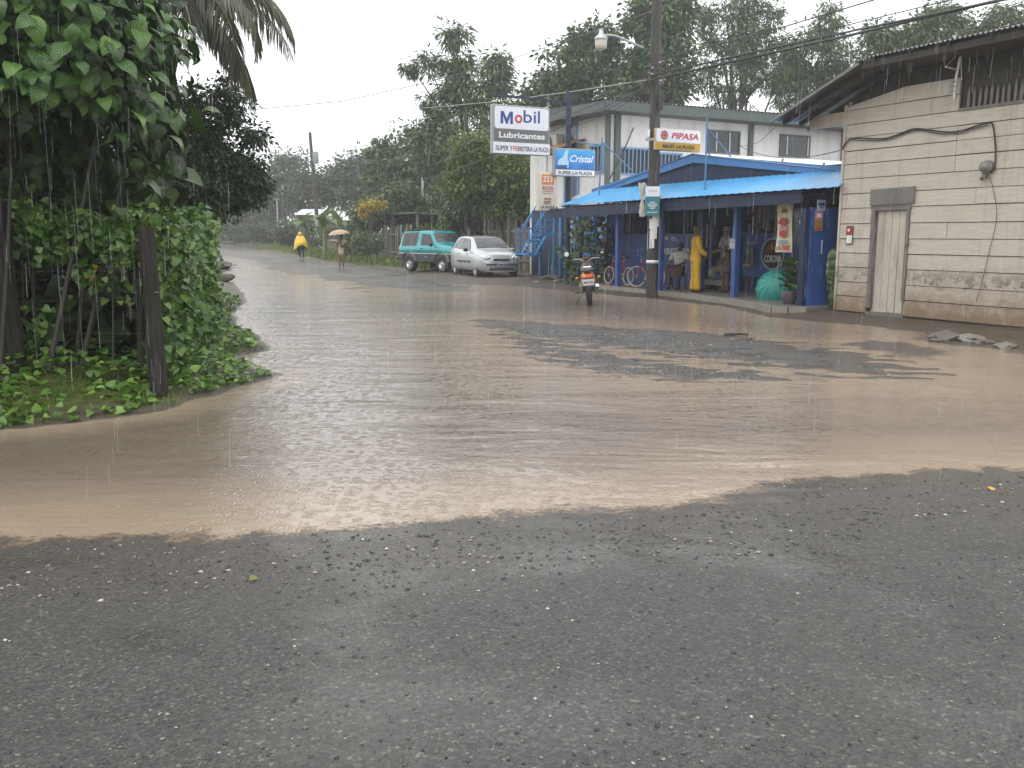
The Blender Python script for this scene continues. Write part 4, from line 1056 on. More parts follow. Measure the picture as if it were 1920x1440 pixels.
# ------------------------------------------------------------------ overhead cables
def cable(label, pts, r=.012, m=M_cable, sag=0.0, name="power_cable"):
    P = [Vector(p) for p in pts]; Q_ = []
    for i in range(len(P) - 1):
        for k in range(14):
            t = k / 14; q = P[i].lerp(P[i + 1], t); q.z -= sag * 4 * t * (1 - t); Q_.append(q)
    Q_.append(P[-1])
    o = MB().tube(Q_, r, 5).build(name, m); return tag(o, label, "cable", "overhead cables")
pt = lambda px, py, Y: at(px, py, Y)
PY = uy - .12
cable("thick cable bundle rising from the dark pole over the timber roof, lower strand", [pt(1213, 152, PY), pt(1560, 74, 18.5), pt(1885, -2, 13.5), pt(2400, -120, 9)], .026)
cable("thick cable bundle rising from the dark pole over the timber roof, upper strand", [pt(1213, 143, PY), pt(1560, 66, 18.6), pt(1870, 2, 13.6), pt(2400, -110, 9)], .020)
cable("thin cable from the dark pole towards the top edge above the timber roof", [pt(1213, 118, PY), pt(1430, 62, 19.5), pt(1645, -2, 16), pt(2200, -170, 10)], .013)
cable("thinnest strand above the cable bundle over the timber roof", [pt(1213, 126, PY), pt(1585, 48, 18), pt(1790, -2, 14.5), pt(2300, -130, 9.5)], .010)
cable("pale rope-like cable running from the dark pole behind the large pole sign", [pt(1213, 150, PY), pt(1063, 173, 29), pt(935, 190, 34), pt(790, 203, 44)], .016, mat("cable_pale", (.34, .32, .24), .6))
cable("long high cable crossing the white sky towards the palm", [pt(1330, -20, 30), pt(1175, 38, 30.5), pt(960, 110, 31), pt(800, 155, 31), pt(640, 190, 31), pt(470, 206, 31), pt(340, 212, 31)], .012, mat("cable_grey", (.12, .12, .12), .6))
P2 = at(585, 286, 75)
cable("street cable between the dark pole and the far pole, top line", [pt(1208, 145, PY), P2 + Vector((0, 0, .1))], .014, sag=1.3)
cable("street cable between the dark pole and the far pole, second line", [pt(1208, 156, PY), at(588, 330, 75)], .014, sag=1.0)
cable("street cable between the dark pole and the far pole, third line", [pt(1208, 165, PY), at(590, 345, 75)], .014, sag=1.3)
cable("slack service cable from the dark pole to the white building eave", [pt(1210, 160, PY), tuple(W(13, NF + .7, 5.55))], .014, sag=.25)
cable("second slack service cable from the dark pole to the white building eave", [pt(1210, 168, PY), tuple(W(16, NF + .7, 5.5))], .012, sag=.45)
cable("cable going on past the far pole along the street", [P2, at(505, 292, 110), at(380, 300, 140)], .03, sag=.3)
p0 = W(SW - .1, wf(1455, 230)[0], wf(1455, 230)[1])
cable("thin drop cable from the white building to the corner of the timber building", [tuple(p0), tuple(W(SW - 3, -5.2, 4.3)), tuple(W(.06, .05, 3.25))], .010, sag=.25)

# ------------------------------------------------------------------ papers, banner and stickers at the shop
s_, z_ = fn(1471, 425, -.35)
o = street("hanging_banner", s_, -.35, 0, label="long pale banner with red blots and prices hanging under the porch edge", cat="banner")
zt = fn(1471, 378, -.35)[1]; zb_ = fn(1471, 473, -.35)[1]; w = abs(fn(1455, 425, -.35)[0] - fn(1487, 425, -.35)[0]) * .92; h = zt - zb_
mb = MB(); rows_ = [[(-w / 2 + w * a, .02 * math.sin(b_ * 5 + a * 2), zt - h * b_) for a in np.linspace(0, 1, 5)] for b_ in np.linspace(0, 1, 9)]
mb.grid(rows_).build("sheet", mat("banner_cream", (.62, .58, .42), .5, .12, 5, .03, dirt=(.5, .42, .15)), o)
def blot(cx, cz, rx, rz_, m, name, seed):
    g_ = random.Random(seed); pts_ = [(cx + rx * math.cos(t) * g_.uniform(.7, 1.1), cz + rz_ * math.sin(t) * g_.uniform(.7, 1.1)) for t in np.linspace(0, 2 * PI, 13)[:-1]]
    MB().prism(pts_, .026, .032, lambda x, y, t: (x, t, y)).build(name, m, o)
M_bred = mat("banner_red", (.42, .04, .035), .45, .3, 14, 0); M_bgr = mat("banner_green", (.05, .2, .08), .5); M_bblue = mat("banner_blue", (.04, .25, .42), .5)
blot(0, zt - h * .18, .1, .06, mat("banner_brown", (.3, .1, .05), .5), "blot", 1); blot(.02, zt - h * .4, .15, .1, M_bred, "blot", 2); blot(-.1, zt - h * .38, .06, .07, M_bgr, "blot", 3)
blot(0, zt - h * .53, .15, .09, mat("banner_pink", (.5, .2, .22), .5, .3, 18), "blot", 4); blot(0, zt - h * .64, .13, .08, M_bred, "blot", 5)
text("lettering", "A SOLO", .12, M_bblue, o, (0, .035, zt - h * .8), FACE_STREET, .002, .2, w * .6)
text("lettering", "\u00a21300", .14, M_bred, o, (0, .035, zt - h * .91), FACE_STREET, .004, .2, w * .85)
MB().tube([(-w / 2 - .03, 0, zt), (w / 2 + .03, 0, zt)], .012, 6).build("rod", M_greywood, o)
def paper(name, px, py, wpx, hpx, s_plane, m, label, extra=None, tilt=0):
    n_, z_ = fs(px, py, s_plane); Yd = W(s_plane, n_).y; w, h = wpx / F * Yd, hpx / F * Yd
    o = street(name, s_plane, n_, z_, label=label, cat="poster"); MB().box((0, 0, 0), (.006, w, h), (tilt, 0, 0)).build("sheet", m, o)
    if extra: extra(o, w, h)
    return o
SPL = .71 - .07
paper("paper_notice", 1540, 385, 21, 20, SPL, mat("paper_blue_white", (.45, .5, .58), .5), "white paper notice with blue print, topmost on the shop's corner wall", lambda o, w, h: (MB().box((-.006, 0, h * .1), (.004, w * .75, h * .3)).build("print", M_ink_b, o), MB().box((-.006, 0, -h * .2), (.004, w * .4, h * .2)).build("print", M_bblue, o)))
paper("paper_notice", 1536, 404, 20, 18, SPL, mat("paper_pink", (.5, .2, .22), .5, .4, 20), "pink paper notice, middle one on the shop's corner wall", lambda o, w, h: MB().box((-.006, 0, 0), (.004, w * .6, h * .4)).build("print", M_signwhite, o), .05)
paper("paper_notice", 1535, 423, 20, 20, SPL, mat("paper_orange", (.35, .17, .03), .5, .3, 20), "orange paper notice, lowest on the shop's corner wall", lambda o, w, h: MB().box((-.006, 0, -h * .3), (.004, w * .6, h * .15)).build("print", M_bred, o), -.04)
paper("paper_notice", 1541, 463, 3, 24, SPL, M_signwhite, "narrow white paper strip below the notices on the shop's corner wall", lambda o, w, h: MB().box((-.006, 0, 0), (.004, w * .5, h * .7)).build("print", M_frame, o))
paper("paper_sheet", 1373, 457, 12, 18, PS[3] - .09, M_signwhite, "blank white paper sheet pinned to the porch post near the doorway", lambda o, w, h: MB().box((-.006, 0, h * .2), (.004, w * .5, h * .1)).build("print", M_frame, o))
def sticker(px, py, r_, m, label, inner=None):
    s_, z_ = fn(px, py, -1.2); o = street("round_sticker", s_, -1.2, z_, label=label, cat="sticker", group="stickers on the shop's glass")
    MB().lathe([(0, .01), (r_, .01), (r_, 0), (0, 0)], (0, 0, 0), (0, 1, 0), 20, False).build("disc", m, o)
    if inner: MB().lathe([(0, .014), (r_ * .6, .014), (r_ * .6, .01)], (0, 0, 0), (0, 1, 0), 16, False).build("print", inner, o)
gl = street("glass_screen", 0, 0, 0, label="tall narrow display screen with round stickers behind the banner", cat="screen")
(sa, za), (sbb, zbb) = fn(1490, 385, -1.22), fn(1517, 470, -1.22)
MB().box(((sa + sbb) / 2, -1.23, (za + zbb) / 2), (abs(sa - sbb), .03, za - zbb)).build("pane", mat("screen_navy", (.015, .03, .12), .15, .4, 5, 0), gl)
MB().box((sbb + .03, -1.2, (za + zbb) / 2 - .1), (.05, .05, za - zbb)).build("edge_strip", M_signwhite, gl)
MB().box(((sa + sbb) / 2, -1.23, (.135 + zbb) / 2), (abs(sa - sbb) * .9, .05, zbb - .135)).build("stand", M_navy, gl)
sticker(1502, 416, .10, M_ink_r, "red and white round sticker, largest in the shop screen", M_signwhite)
sticker(1514, 424, .07, mat("sticker_yellow", (.6, .4, .03), .4), "yellow round sticker, middle one at the screen edge", M_must)
sticker(1513, 397, .07, mat("sticker_amber", (.35, .2, .05), .4), "amber round sticker near the top of the screen edge", M_bred)
sticker(1514, 450, .06, mat("sticker_lemon", (.55, .5, .08), .4), "lemon round sticker low at the screen edge", M_bgr)
sticker(1502, 450, .09, mat("sticker_brown", (.16, .06, .04), .4), "dark brown round sticker low in the shop screen", M_bred)
o = street("yellow_poster", fn(1280, 442, -1.0)[0], -1.75, fn(1280, 442, -1.0)[1], label="faded yellow poster with a red figure beside the porch post", cat="poster")
MB().box((0, 0, 0), (.26, .01, .62)).build("sheet", mat("poster_yellow", (.36, .22, .03), .5, .3, 8), o)
MB().ball((0, .008, .08), (.06, .006, .12), 10, 6).build("print", M_bred, o)
# ------------------------------------------------------------------ foliage tools
def unit(a): return a / (np.linalg.norm(a, axis=-1, keepdims=True) + 1e-9)
def stamp(Tv, pos, axis, nrm, scale):
    """copies of a leaf template (y = along the leaf, z = its upper side) -> vertices"""
    y = unit(np.asarray(axis)); z = np.asarray(nrm); z = unit(z - y * (z * y).sum(-1, keepdims=True)); x = np.cross(y, z)
    T = np.asarray(Tv)[None] * np.asarray(scale)[:, None, None]
    return np.asarray(pos)[:, None] + x[:, None] * T[..., 0:1] + y[:, None] * T[..., 1:2] + z[:, None] * T[..., 2:3]
def leaf_mesh(name, T, pos, axis, nrm, scale, m, smooth=False):
    Tv, Tf, Tuv = T; Vv = stamp(Tv, pos, axis, nrm, scale); n, k = len(pos), len(Tv)
    Fc = np.asarray(Tf)[None] + (np.arange(n) * k)[:, None, None]
    return np_mesh(name, Vv.reshape(-1, 3), Fc.reshape(-1, len(Tf[0])), m, smooth, uv=np.tile(np.asarray(Tuv), (n, 1)) if Tuv is not None else None)
T_SMALL = ([(0, 0, 0), (.26, .45, .05), (0, 1, -.04), (-.26, .45, .05)], [(0, 1, 2, 3)], None)
T_NARROW = ([(0, 0, 0), (.13, .4, .02), (0, 1, -.1), (-.13, .4, .02)], [(0, 1, 2, 3)], None)
T_HEART = ([(0, .06, 0), (.40, .02, .06), (.46, .36, .09), (.25, .72, .03), (0, 1, -.12), (-.25, .72, .03), (-.46, .36, .09), (-.40, .02, .06), (0, .5, -.03)],
           [(0, 1, 2, 8), (8, 2, 3, 4), (0, 8, 6, 7), (8, 4, 5, 6)], [(.5, 0), (.9, 0), (1, .36), (.75, .72), (.5, 1), (.25, .72), (0, .36), (.1, 0), (.5, .5)])
def big_leaf(droop, fold=.10, wave=.03, seed=0):
    g_ = random.Random(seed); v, f_, uv = [], [], []; L = 9; prof = [.03, .30, .45, .50, .47, .39, .27, .12, .0]
    ang = .35; y, z = 0.0, 0.0
    for i in range(L):
        wdt = prof[i] * .62
        for k, q in enumerate((-1, -.5, 0, .5, 1)):
            v.append((q * wdt, y, z + fold * abs(q) * wdt * 2.0 - fold * .8 * wdt * q * q + wave * math.sin(i * 1.9 + q * 2 + seed) * abs(q)))
            uv.append((.5 + q * .5, i / (L - 1)))
        ang -= droop / L; y += math.cos(ang) / (L - 1); z += math.sin(ang) / (L - 1)
    for i in range(L - 1):
        for k in range(4): f_.append((i * 5 + k, i * 5 + k + 1, (i + 1) * 5 + k + 1, (i + 1) * 5 + k))
    return (v, f_, uv)
def in_ball(g_, n, shell=.0):
    d = unit(g_.normal(size=(n, 3))); r = (shell ** 3 + (1 - shell ** 3) * g_.random(n)) ** (1 / 3); return d, r
def cloud(g_, centers, per, rad, size, down=.6, flat=1.0):
    n = len(centers) * per; c = np.repeat(centers, per, 0)
    off = g_.normal(size=(n, 3)) * np.array([1, 1, .75]) * (rad if np.isscalar(rad) else np.repeat(rad, per)[:, None]) * .55
    lim = (rad if np.isscalar(rad) else np.repeat(rad, per)) * .95; off = off * np.minimum(1, lim / (np.linalg.norm(off, axis=1) + 1e-6))[:, None]
    pos = c + off
    ax = unit(off * 1.2 + g_.normal(size=(n, 3)) * .25 * (np.abs(off).mean() + .1) + np.array([0, 0, -down]) * (np.abs(off).mean() * 2 + .1))
    nm = unit(g_.normal(size=(n, 3)) * .55 + np.array([0, 0, 1.0]) * flat + off * .6)
    return pos, ax, nm, size * g_.uniform(.65, 1.3, n)
TS = 1.12
L_MANGO = leafmat("dark_tree_leaf", (.012, .028, .010), (.030, .058, .018), (.075, .11, .035), .4, .18)
L_MID = leafmat("mid_tree_leaf", (.028, .060, .014), (.062, .115, .028), (.14, .19, .05), .45, .25)
L_YEL = leafmat("yellow_green_leaf", (.045, .09, .012), (.10, .17, .025), (.24, .28, .05), .45, .3)
L_OLIVE = leafmat("olive_tree_leaf", (.032, .062, .016), (.074, .122, .034), (.155, .20, .07), .5, .2)
L_FAR = leafmat("hazy_far_leaf", (.03, .05, .022), (.06, .085, .036), (.11, .13, .06), .6, .2)  # distance haze put into these greyer leaf colours
M_bark = mat("grey_bark", (.10, .085, .07), .75, .4, 4, .5, dirt=(.05, .05, .035), streak=1)
def tree(name, label, base, blobs, m, leaf=.26, per=42, rad=.62, trunk=.22, seed=1, group="trees behind the buildings", T=T_SMALL, down=.6, cat="tree", limbs=9, gz=None, shell=.45, trunk_name="trunk"):
    g_ = np.random.default_rng(seed); z0 = ground_z(*base) if gz is None else gz
    o = empty(name, (base[0], base[1], z0), 0, label, cat, group); Bv = np.array([base[0], base[1], z0])
    cs = []
    for (c, r, k) in blobs:
        d, q = in_ball(g_, k, shell); cs.append(np.array(c) + d * q[:, None] * np.array(r))
    cs = np.vstack(cs); rr = rad * g_.uniform(.6, 1.35, len(cs))
    pos, ax, nm, sc = cloud(g_, cs, int(per * 1.75) if leaf > .2 else per, rr, leaf * (TS if leaf > .2 else 1.0), down)
    link("crown", leaf_mesh(name + "_crown", T, pos - Bv, ax, nm, sc, m), o)
    top = np.array(blobs[0][0]) - Bv; mb = MB(); hgt = top[2]
    sp_ = [(0, 0, -.15), (top[0] * .12 + .05, top[1] * .1, hgt * .3), (top[0] * .5, top[1] * .4, hgt * .65), tuple(top * .98)]
    mb.tube(smooth_path(sp_, 4), [trunk * (1 - .75 * i / 12) for i in range(13)], 9)
    mb.build(trunk_name, M_bark, o)
    lm_ = [cs[i] - Bv for i in g_.choice(len(cs), min(limbs, len(cs)), replace=False)]
    for e in lm_:
        f_ = g_.uniform(.35, .8); s0 = np.array(smooth_path(sp_, 4)[int(f_ * 12)]); mid = (s0 + e) / 2 + np.array([0, 0, .12 * abs(e[2] - s0[2]) - .05])
        MB().tube(smooth_path([s0, mid, e], 3), [trunk * .34 * (1 - .8 * i / 6) for i in range(7)], 6).build("limb", M_bark, o)
    return o
def blob(px, py, Y, rpx, rpy, k, ry=None):      # a crown lobe measured in the photo, at its real distance
    c = at(px, py, Y); return ((c.x, c.y, c.z), (.86 * rpx / F * Y, ry or .86 * (rpx + rpy) / 2 / F * Y, .86 * rpy / F * Y), k)
bx = lambda px, Y: ((px - 960) / F * Y, Y)

# ------------------------------------------------------------------ trees beyond the buildings
tree("ragged_tree", "tall ragged tree with bare upper shoots against the white sky", bx(875, 50), [blob(880, 240, 50, 75, 110, 70), blob(855, 150, 50, 34, 60, 26), blob(925, 150, 50, 32, 62, 30), blob(800, 125, 50, 14, 30, 6), blob(845, 75, 50, 12, 32, 7), blob(865, 60, 50, 10, 18, 3), blob(772, 130, 50, 14, 12, 4), blob(800, 270, 50, 40, 55, 26), blob(815, 200, 50, 26, 30, 10)], L_OLIVE, .30, 46, .55, .3, 3, T=T_NARROW, limbs=14)
tree("broad_tree", "broad dark tree rising over the white building's street corner", bx(1080, 55), [blob(1090, 130, 55, 85, 70, 80), blob(1040, 190, 55, 75, 60, 60), blob(1120, 70, 55, 50, 28, 24), blob(1000, 250, 55, 50, 50, 36)], L_MID, .30, 42, .66, .35, 4)
tree("tall_tree", "tall dark tree directly behind the utility pole", bx(1230, 52), [blob(1235, 110, 52, 70, 110, 90), blob(1215, 30, 52, 45, 45, 30), blob(1265, 20, 52, 35, 40, 22), blob(1190, 170, 52, 60, 50, 40)], L_OLIVE, .30, 42, .62, .35, 5)
tree("tall_tree", "tall thin-crowned tree with sky gaps right of the utility pole", bx(1375, 56), [blob(1370, 130, 56, 85, 80, 80), blob(1345, 45, 56, 60, 40, 34), blob(1420, 40, 56, 55, 42, 34), blob(1390, 0, 56, 40, 24, 14), blob(1440, 120, 56, 60, 60, 40)], L_OLIVE, .28, 38, .55, .32, 6, T=T_NARROW, limbs=16)
tree("broad_tree", "olive tree above the white building's far windows", bx(1530, 54), [blob(1530, 110, 54, 75, 70, 70), blob(1555, 45, 54, 30, 38, 18), blob(1490, 160, 54, 60, 50, 46), blob(1575, 150, 54, 40, 50, 26)], L_OLIVE, .28, 42, .6, .3, 7, T=T_NARROW)
tree("broad_tree", "bushy tree crown seen over the tin roof ridge", bx(1730, 48), [blob(1730, 70, 48, 95, 45, 60), blob(1660, 90, 48, 60, 45, 40), blob(1760, 40, 48, 50, 34, 24)], L_OLIVE, .28, 42, .6, .3, 8, T=T_NARROW)
tree("broad_tree", "last tree crown at the edge over the tin roof", bx(1900, 50), [blob(1880, 50, 50, 60, 40, 34), blob(1950, 60, 50, 70, 60, 40), blob(1830, 75, 50, 40, 36, 22)], L_OLIVE, .28, 40, .6, .3, 9, T=T_NARROW)
tree("leafy_tree", "green spreading tree left of the ragged tree beside the street", bx(775, 68), [blob(775, 300, 68, 60, 75, 70), blob(740, 350, 68, 60, 60, 60), blob(815, 350, 68, 50, 60, 40), blob(720, 285, 68, 30, 25, 12)], L_MID, .34, 42, .7, .3, 10)
tree("yellow_green_tree", "bright yellow-green tree with pale trunk behind the silver car", bx(945, 41), [blob(885, 290, 41, 50, 45, 50), blob(940, 330, 41, 75, 55, 90), blob(870, 345, 41, 45, 45, 44), blob(985, 350, 41, 45, 55, 44), blob(960, 385, 41, 60, 26, 36)], L_YEL, .19, 62, .42, .17, 11, down=.2)
tree("shade_tree", "dark shade tree behind the silver car and stair", bx(985, 45), [blob(930, 400, 45, 70, 50, 60), blob(1000, 330, 45, 55, 60, 50), blob(880, 390, 45, 50, 50, 40)], L_MANGO, .26, 40, .55, .25, 12)
tree("leafy_tree", "hazy tree behind the far pole's transformer", bx(640, 92), [blob(650, 345, 92, 60, 45, 60), blob(700, 330, 92, 45, 50, 40), blob(590, 360, 92, 50, 40, 40), blob(660, 300, 92, 30, 14, 10)], L_FAR, .40, 40, .9, .3, 13)
tree("leafy_tree", "pale hazy tree nearest the end of the street", bx(540, 115), [blob(540, 350, 115, 55, 50, 60), blob(500, 375, 115, 45, 40, 44), blob(545, 302, 115, 40, 16, 14), blob(470, 390, 115, 45, 35, 40)], L_FAR, .46, 40, 1.1, .3, 14)
tree("leafy_tree", "hazy low tree closing the end of the street", bx(430, 135), [blob(430, 390, 135, 55, 40, 60), blob(380, 385, 135, 45, 45, 44), blob(480, 400, 135, 40, 30, 30)], L_FAR, .5, 40, 1.2, .3, 15)
tree("leafy_tree", "dense green tree over the board fence and the yellow shrub", bx(745, 56), [blob(750, 380, 56, 40, 40, 40), blob(790, 400, 56, 42, 36, 36), blob(700, 400, 56, 36, 32, 28)], L_MID, .28, 40, .55, .22, 16)
tree("leafy_tree", "green tree filling the gap under the pale cable", bx(990, 58), [blob(985, 260, 58, 50, 60, 44), blob(1030, 280, 58, 60, 60, 50)], L_MID, .30, 40, .7, .3, 17)
g = np.random.default_rng(91)
c = np.stack([g.uniform(-95, 95, 900), g.uniform(128, 165, 900), g.uniform(.5, 1, 900) * 11 * g.random(900) ** .7 + .5], -1)
pos, ax, nm, sc = cloud(g, c, 26, 1.9, .8)
tag(link("treeline", leaf_mesh("treeline", T_SMALL, pos, ax, nm, sc, L_FAR)), "hazy distant wood closing the horizon", "trees", kind="stuff")
tree("yellow_shrub", "shrub with yellow flowers above the board fence", bx(695, 52), [blob(697, 385, 52, 26, 10, 18), blob(690, 395, 52, 20, 12, 10)], leafmat("yellow_blossom", (.12, .13, .02), (.42, .30, .03), (.55, .40, .05), .5, .3), .16, 40, .3, .06, 18, cat="shrub", group="shrubs by the street", trunk_name="stem")
for i, (px, Y, py, rx_, ry_, lab) in enumerate(((840, 45, 432, 18, 30, "soft green shrub rising behind the teal off-roader"), (800, 43, 445, 40, 22, "wide pale green shrub beside the turquoise boards"), (690, 50, 455, 30, 22, "low green shrub by the rough board fence"), (650, 56, 452, 26, 26, "green shrub behind the woman with the umbrella"), (600, 66, 440, 30, 24, "leafy shrub at the foot of the far pole"))):
    tree("shrub", lab, bx(px, Y), [blob(px, py, Y, rx_, ry_, 26)], L_MID if i else L_YEL, .18, 46, .35, .05, 30 + i, group="shrubs by the street", cat="shrub", limbs=3, trunk_name="stem")
for i, (px, Y, lab) in enumerate(((545, 82, "clipped hedge section nearest the far pole"), (500, 95, "clipped hedge section in the middle of the far verge"), (455, 108, "clipped hedge section farthest up the street"), (418, 125, "pale hedge section at the very end of the street"))):
    tree("roadside_hedge", lab, bx(px, Y), [blob(px, 436, Y, 32, 18, 60, 1.5)], L_FAR, .26, 46, .5, .06, 40 + i, group="hedges along the far verge", cat="hedge", limbs=3, shell=.2, trunk_name="stem")
# banana plants
L_BAN = leafmat("banana_leaf", (.05, .10, .02), (.10, .17, .045), (.17, .24, .08), .35, .35, vein=False)
T_BAN = big_leaf(2.1, .12, .02, 2); T_BAN = ([(x * .5, y, z) for x, y, z in T_BAN[0]], T_BAN[1], T_BAN[2])
def banana(px, Y, n, label, seed, size=2.0, zc=None):
    g_ = random.Random(seed); x, y = bx(px, Y); z = ground_z(x, y)
    o = empty("banana_plant", (x, y, z), 0, label, "banana plant", "banana plants by the far verge")
    MB().tube([(0, 0, -.1), (.05, 0, 1.0), (.0, .05, 2.0)], [.16, .13, .08], 9).build("stem", mat("banana_stem", (.13, .16, .06), .5), o)
    for k in range(n):
        a = 2 * PI * k / n + g_.uniform(-.3, .3); el = g_.uniform(.5, 1.25) if k else 1.5
        ax_ = np.array([[math.cos(a) * math.cos(el), math.sin(a) * math.cos(el), math.sin(el)]])
        me = leaf_mesh("banana_leaf", T_BAN, np.array([[0, 0, 1.9]]), ax_, np.array([[-math.cos(a) * .5, -math.sin(a) * .5, 1]]), [size * g_.uniform(.8, 1.1)], L_BAN, True)
        link("leaf", me, o)
banana(612, 58, 9, "banana plant with one upright leaf behind the far pole", 1, 2.1)
banana(640, 62, 8, "banana plant with arching leaves right of the far pole", 2, 2.0)
banana(575, 70, 7, "banana plant left of the far pole over the hedge", 3, 1.9)

# ------------------------------------------------------------------ far poles, houses and fences
p2 = at(601, 468, 75); z2 = ground_z(p2.x, p2.y)
o = empty("far_pole", (p2.x, p2.y, z2), 0, "leaning far utility pole with grey transformer and pale lower half", "pole")
tp = at(581, 248, 75) - Vector((p2.x, p2.y, z2)); md = at(594, 405, 75) - Vector((p2.x, p2.y, z2))
MB().tube([(0, 0, -.2), tuple(md)], [.17, .16], 10).build("painted_base", mat("pole_pale_paint", (.42, .43, .42), .5), o)
MB().tube([tuple(md), tuple(tp)], [.155, .12], 10).build("shaft", M_pole, o)
tq = at(592, 296, 74.7) - Vector((p2.x, p2.y, z2))
MB().lathe([(0, .5), (.2, .48), (.24, .4), (.24, -.4), (.2, -.45), (0, -.45)], tq, (0, 0, 1), 14).build("transformer", mat("transformer_grey", (.3, .31, .32), .45), o)
MB().tube([tuple(tq + Vector((.05, 0, .5))), tuple(tq + Vector((.05, 0, .9)))], .04, 6).build("bushing", M_galv, o)
o = empty("paint_bucket", at(601, 470, 74.4), 0, "white bucket standing at the foot of the far pole", "bucket"); o.location.z = ground_z(o.location.x, o.location.y)
MB().lathe([(0, 0), (.2, 0), (.27, .5), (.25, .5), (.2, .05)], (0, 0, 0)).build("pail", white, o); MB().tube([(.26, 0, .48), (0, -.1, .62), (-.26, 0, .48)], .012, 5).build("handle", M_galv, o)
for px, pyt, pyb, Y, r_, lab in ((521, 372, 430, 100, .09, "thin pale post standing over the hedge"), (476, 405, 452, 100, .13, "short dark post among the far hedges"), (794, 318, 440, 60, .10, "slim grey pole behind the teal off-roader")):
    a, b_ = at(px, pyb, Y), at(px - 2, pyt, Y); zg = ground_z(a.x, a.y)
    o = empty("thin_pole", (a.x, a.y, zg), 0, lab, "pole"); MB().tube([(0, 0, -.2), (b_.x - a.x, 0, b_.z - zg)], [r_, r_ * .7], 8).build("shaft", M_galv if "dark" not in lab else M_pole, o)
    MB().box((b_.x - a.x, 0, b_.z - zg - .1), (.5, .06, .06)).build("crossarm", M_galv, o)
def house(px0, px1, py_e, py_r, Y, label, wallm, roofm, depth=6):
    a, b_ = at(px0, py_e, Y), at(px1, py_e, Y); r_ = at((px0 + px1) / 2, py_r, Y + depth / 2); w = b_.x - a.x; cx = (a.x + b_.x) / 2; zg = ground_z(cx, Y)
    o = empty("tin_roof_house", (cx, Y, zg), 0, label, "house", "houses along the street"); ze = a.z - zg; zr = max(r_.z - zg, ze + .5)
    MB().box((0, depth / 2, ze / 2), (w * .9, depth * .9, ze)).build("wall", wallm, o)
    m_ = MB(); 
    for q in (-1, 1): m_.grid([[(x, depth / 2 * (1 - q) + q * (-.3) if t == 0 else depth / 2, ze - .05 if t == 0 else zr) for t in (0, 1)] for x in np.linspace(-w / 2, w / 2, 9)])
    m_.build("roof", roofm, o)
    for q in (-.25, .22):
        wn_ = MB().box((w * q, depth * .05 - .02, ze * .55), (.9, .05, .9)).build("window", M_glass, o)
        MB().box((w * q, depth * .05 - .05, ze * .55 - .5), (1.05, .1, .08)).build("sill", white, wn_)
    MB().box((0, depth * .05 - .02, ze * .42), (.85, .05, ze * .8)).build("door", M_darkwood, o)
M_palet = mat("pale_tin", (.55, .56, .57), .45, .15, 3, .05, .3, dirt=(.3, .25, .2)); M_turq = mat("turquoise_paint", (.13, .34, .38), .55, .2, 5, .1, dirt=(.08, .14, .14), streak=1)
house(552, 600, 402, 392, 78, "tin-roofed house left of the far pole among banana leaves", mat("house_brown", (.16, .12, .09), .7), M_palet)
house(608, 690, 412, 397, 72, "long pale tin-roofed house right of the far pole", mat("house_tan", (.22, .18, .13), .7), M_palet)
# porch house behind the two cars
Y = 46; a = at(828, 440, Y); zg = ground_z(a.x + 1, Y)
o = empty("porch_house", (at(860, 440, Y).x, Y, zg), 0, "small turquoise house with open front porch behind the parked cars", "house", "houses along the street")
wq = 66 / F * Y; ze = at(860, 422, Y).z - zg; zr = at(870, 395, Y).z - zg
MB().box((.1, 4.5, ze / 2), (wq * 1.3, 5, ze)).build("wall", M_turq, o)
MB().prism([(-wq / 2, ze), (wq * .62, ze), (wq * .1, zr)], 1.6, 1.72, lambda x, y, t: (x, t, y)).build("gable", mat("gable_grey", (.3, .3, .28), .6), o)
m_ = MB(); m_.grid([[(x, 0, ze - .12), (x, 1.8, ze + .1)] for x in np.linspace(-wq * .55, wq * .66, 9)]); m_.build("porch_roof", M_turq, o)
m_ = MB(); m_.grid([[(-wq * .56, y, ze), (wq * .1, y, zr + .05), (wq * .68, y, ze)] for y in (1.4, 4, 7)]); m_.build("roof", M_tin, o)
for q in (-.47, -.1, .22, .52): MB().box((wq * q, .12, ze / 2 - .06), (.13, .13, ze - .14)).build("porch_post", white if q < .3 else M_turq, o)
MB().bar((-wq * .5, .1, .8), (wq * .55, .1, .8), .06, .1).build("porch_rail", M_greywood, o)
MB().box((.0, 1.97, ze * .45), (.9, .05, ze * .86)).build("door", M_darkwood, o)
def fence(name, label, s0, s1, n0, n1, h, mats, seed, wid=(.12, .2), skip=.06, gz=True):
    g_ = random.Random(seed); a, b_ = W(s0, n0), W(s1, n1); L = (b_ - a).length; d = (b_ - a).normalized(); ang = math.atan2(d.y, d.x); zg = ground_z(a.x, a.y)
    o = empty(name, (a.x, a.y, zg), ang, label, "fence", "fences along the street"); x = 0
    while x < L:
        w = g_.uniform(*wid)
        if g_.random() > skip:
            hh = h * g_.uniform(.8, 1.12); p = a + d * x; dz = ground_z(p.x, p.y) - zg
            m_ = MB(); m_.box((0, 0, hh / 2 - .05), (w * .92, .025, hh)); m_.build("board", g_.choice(mats), o, (x, g_.uniform(-.01, .01), dz), (g_.uniform(-.02, .02), g_.uniform(-.03, .03), 0))
        x += w
    for z in (.4, h * .75): MB().bar((0, .05, z), (L, .05, z + zb(b_.y) - zb(a.y)), .04, .09).build("rail", M_greywood, o)
    k = 0
    while k < L: MB().box((k, .1, h * .5), (.12, .1, h * 1.1)).build("post", M_greywood, o); k += 2.4
M_fw = [mat("fence_brown", (.10, .075, .055), .7, .4, 5, .2), M_greywood, mat("fence_tan", (.16, .13, .10), .7, .35, 5, .2), M_darkwood]
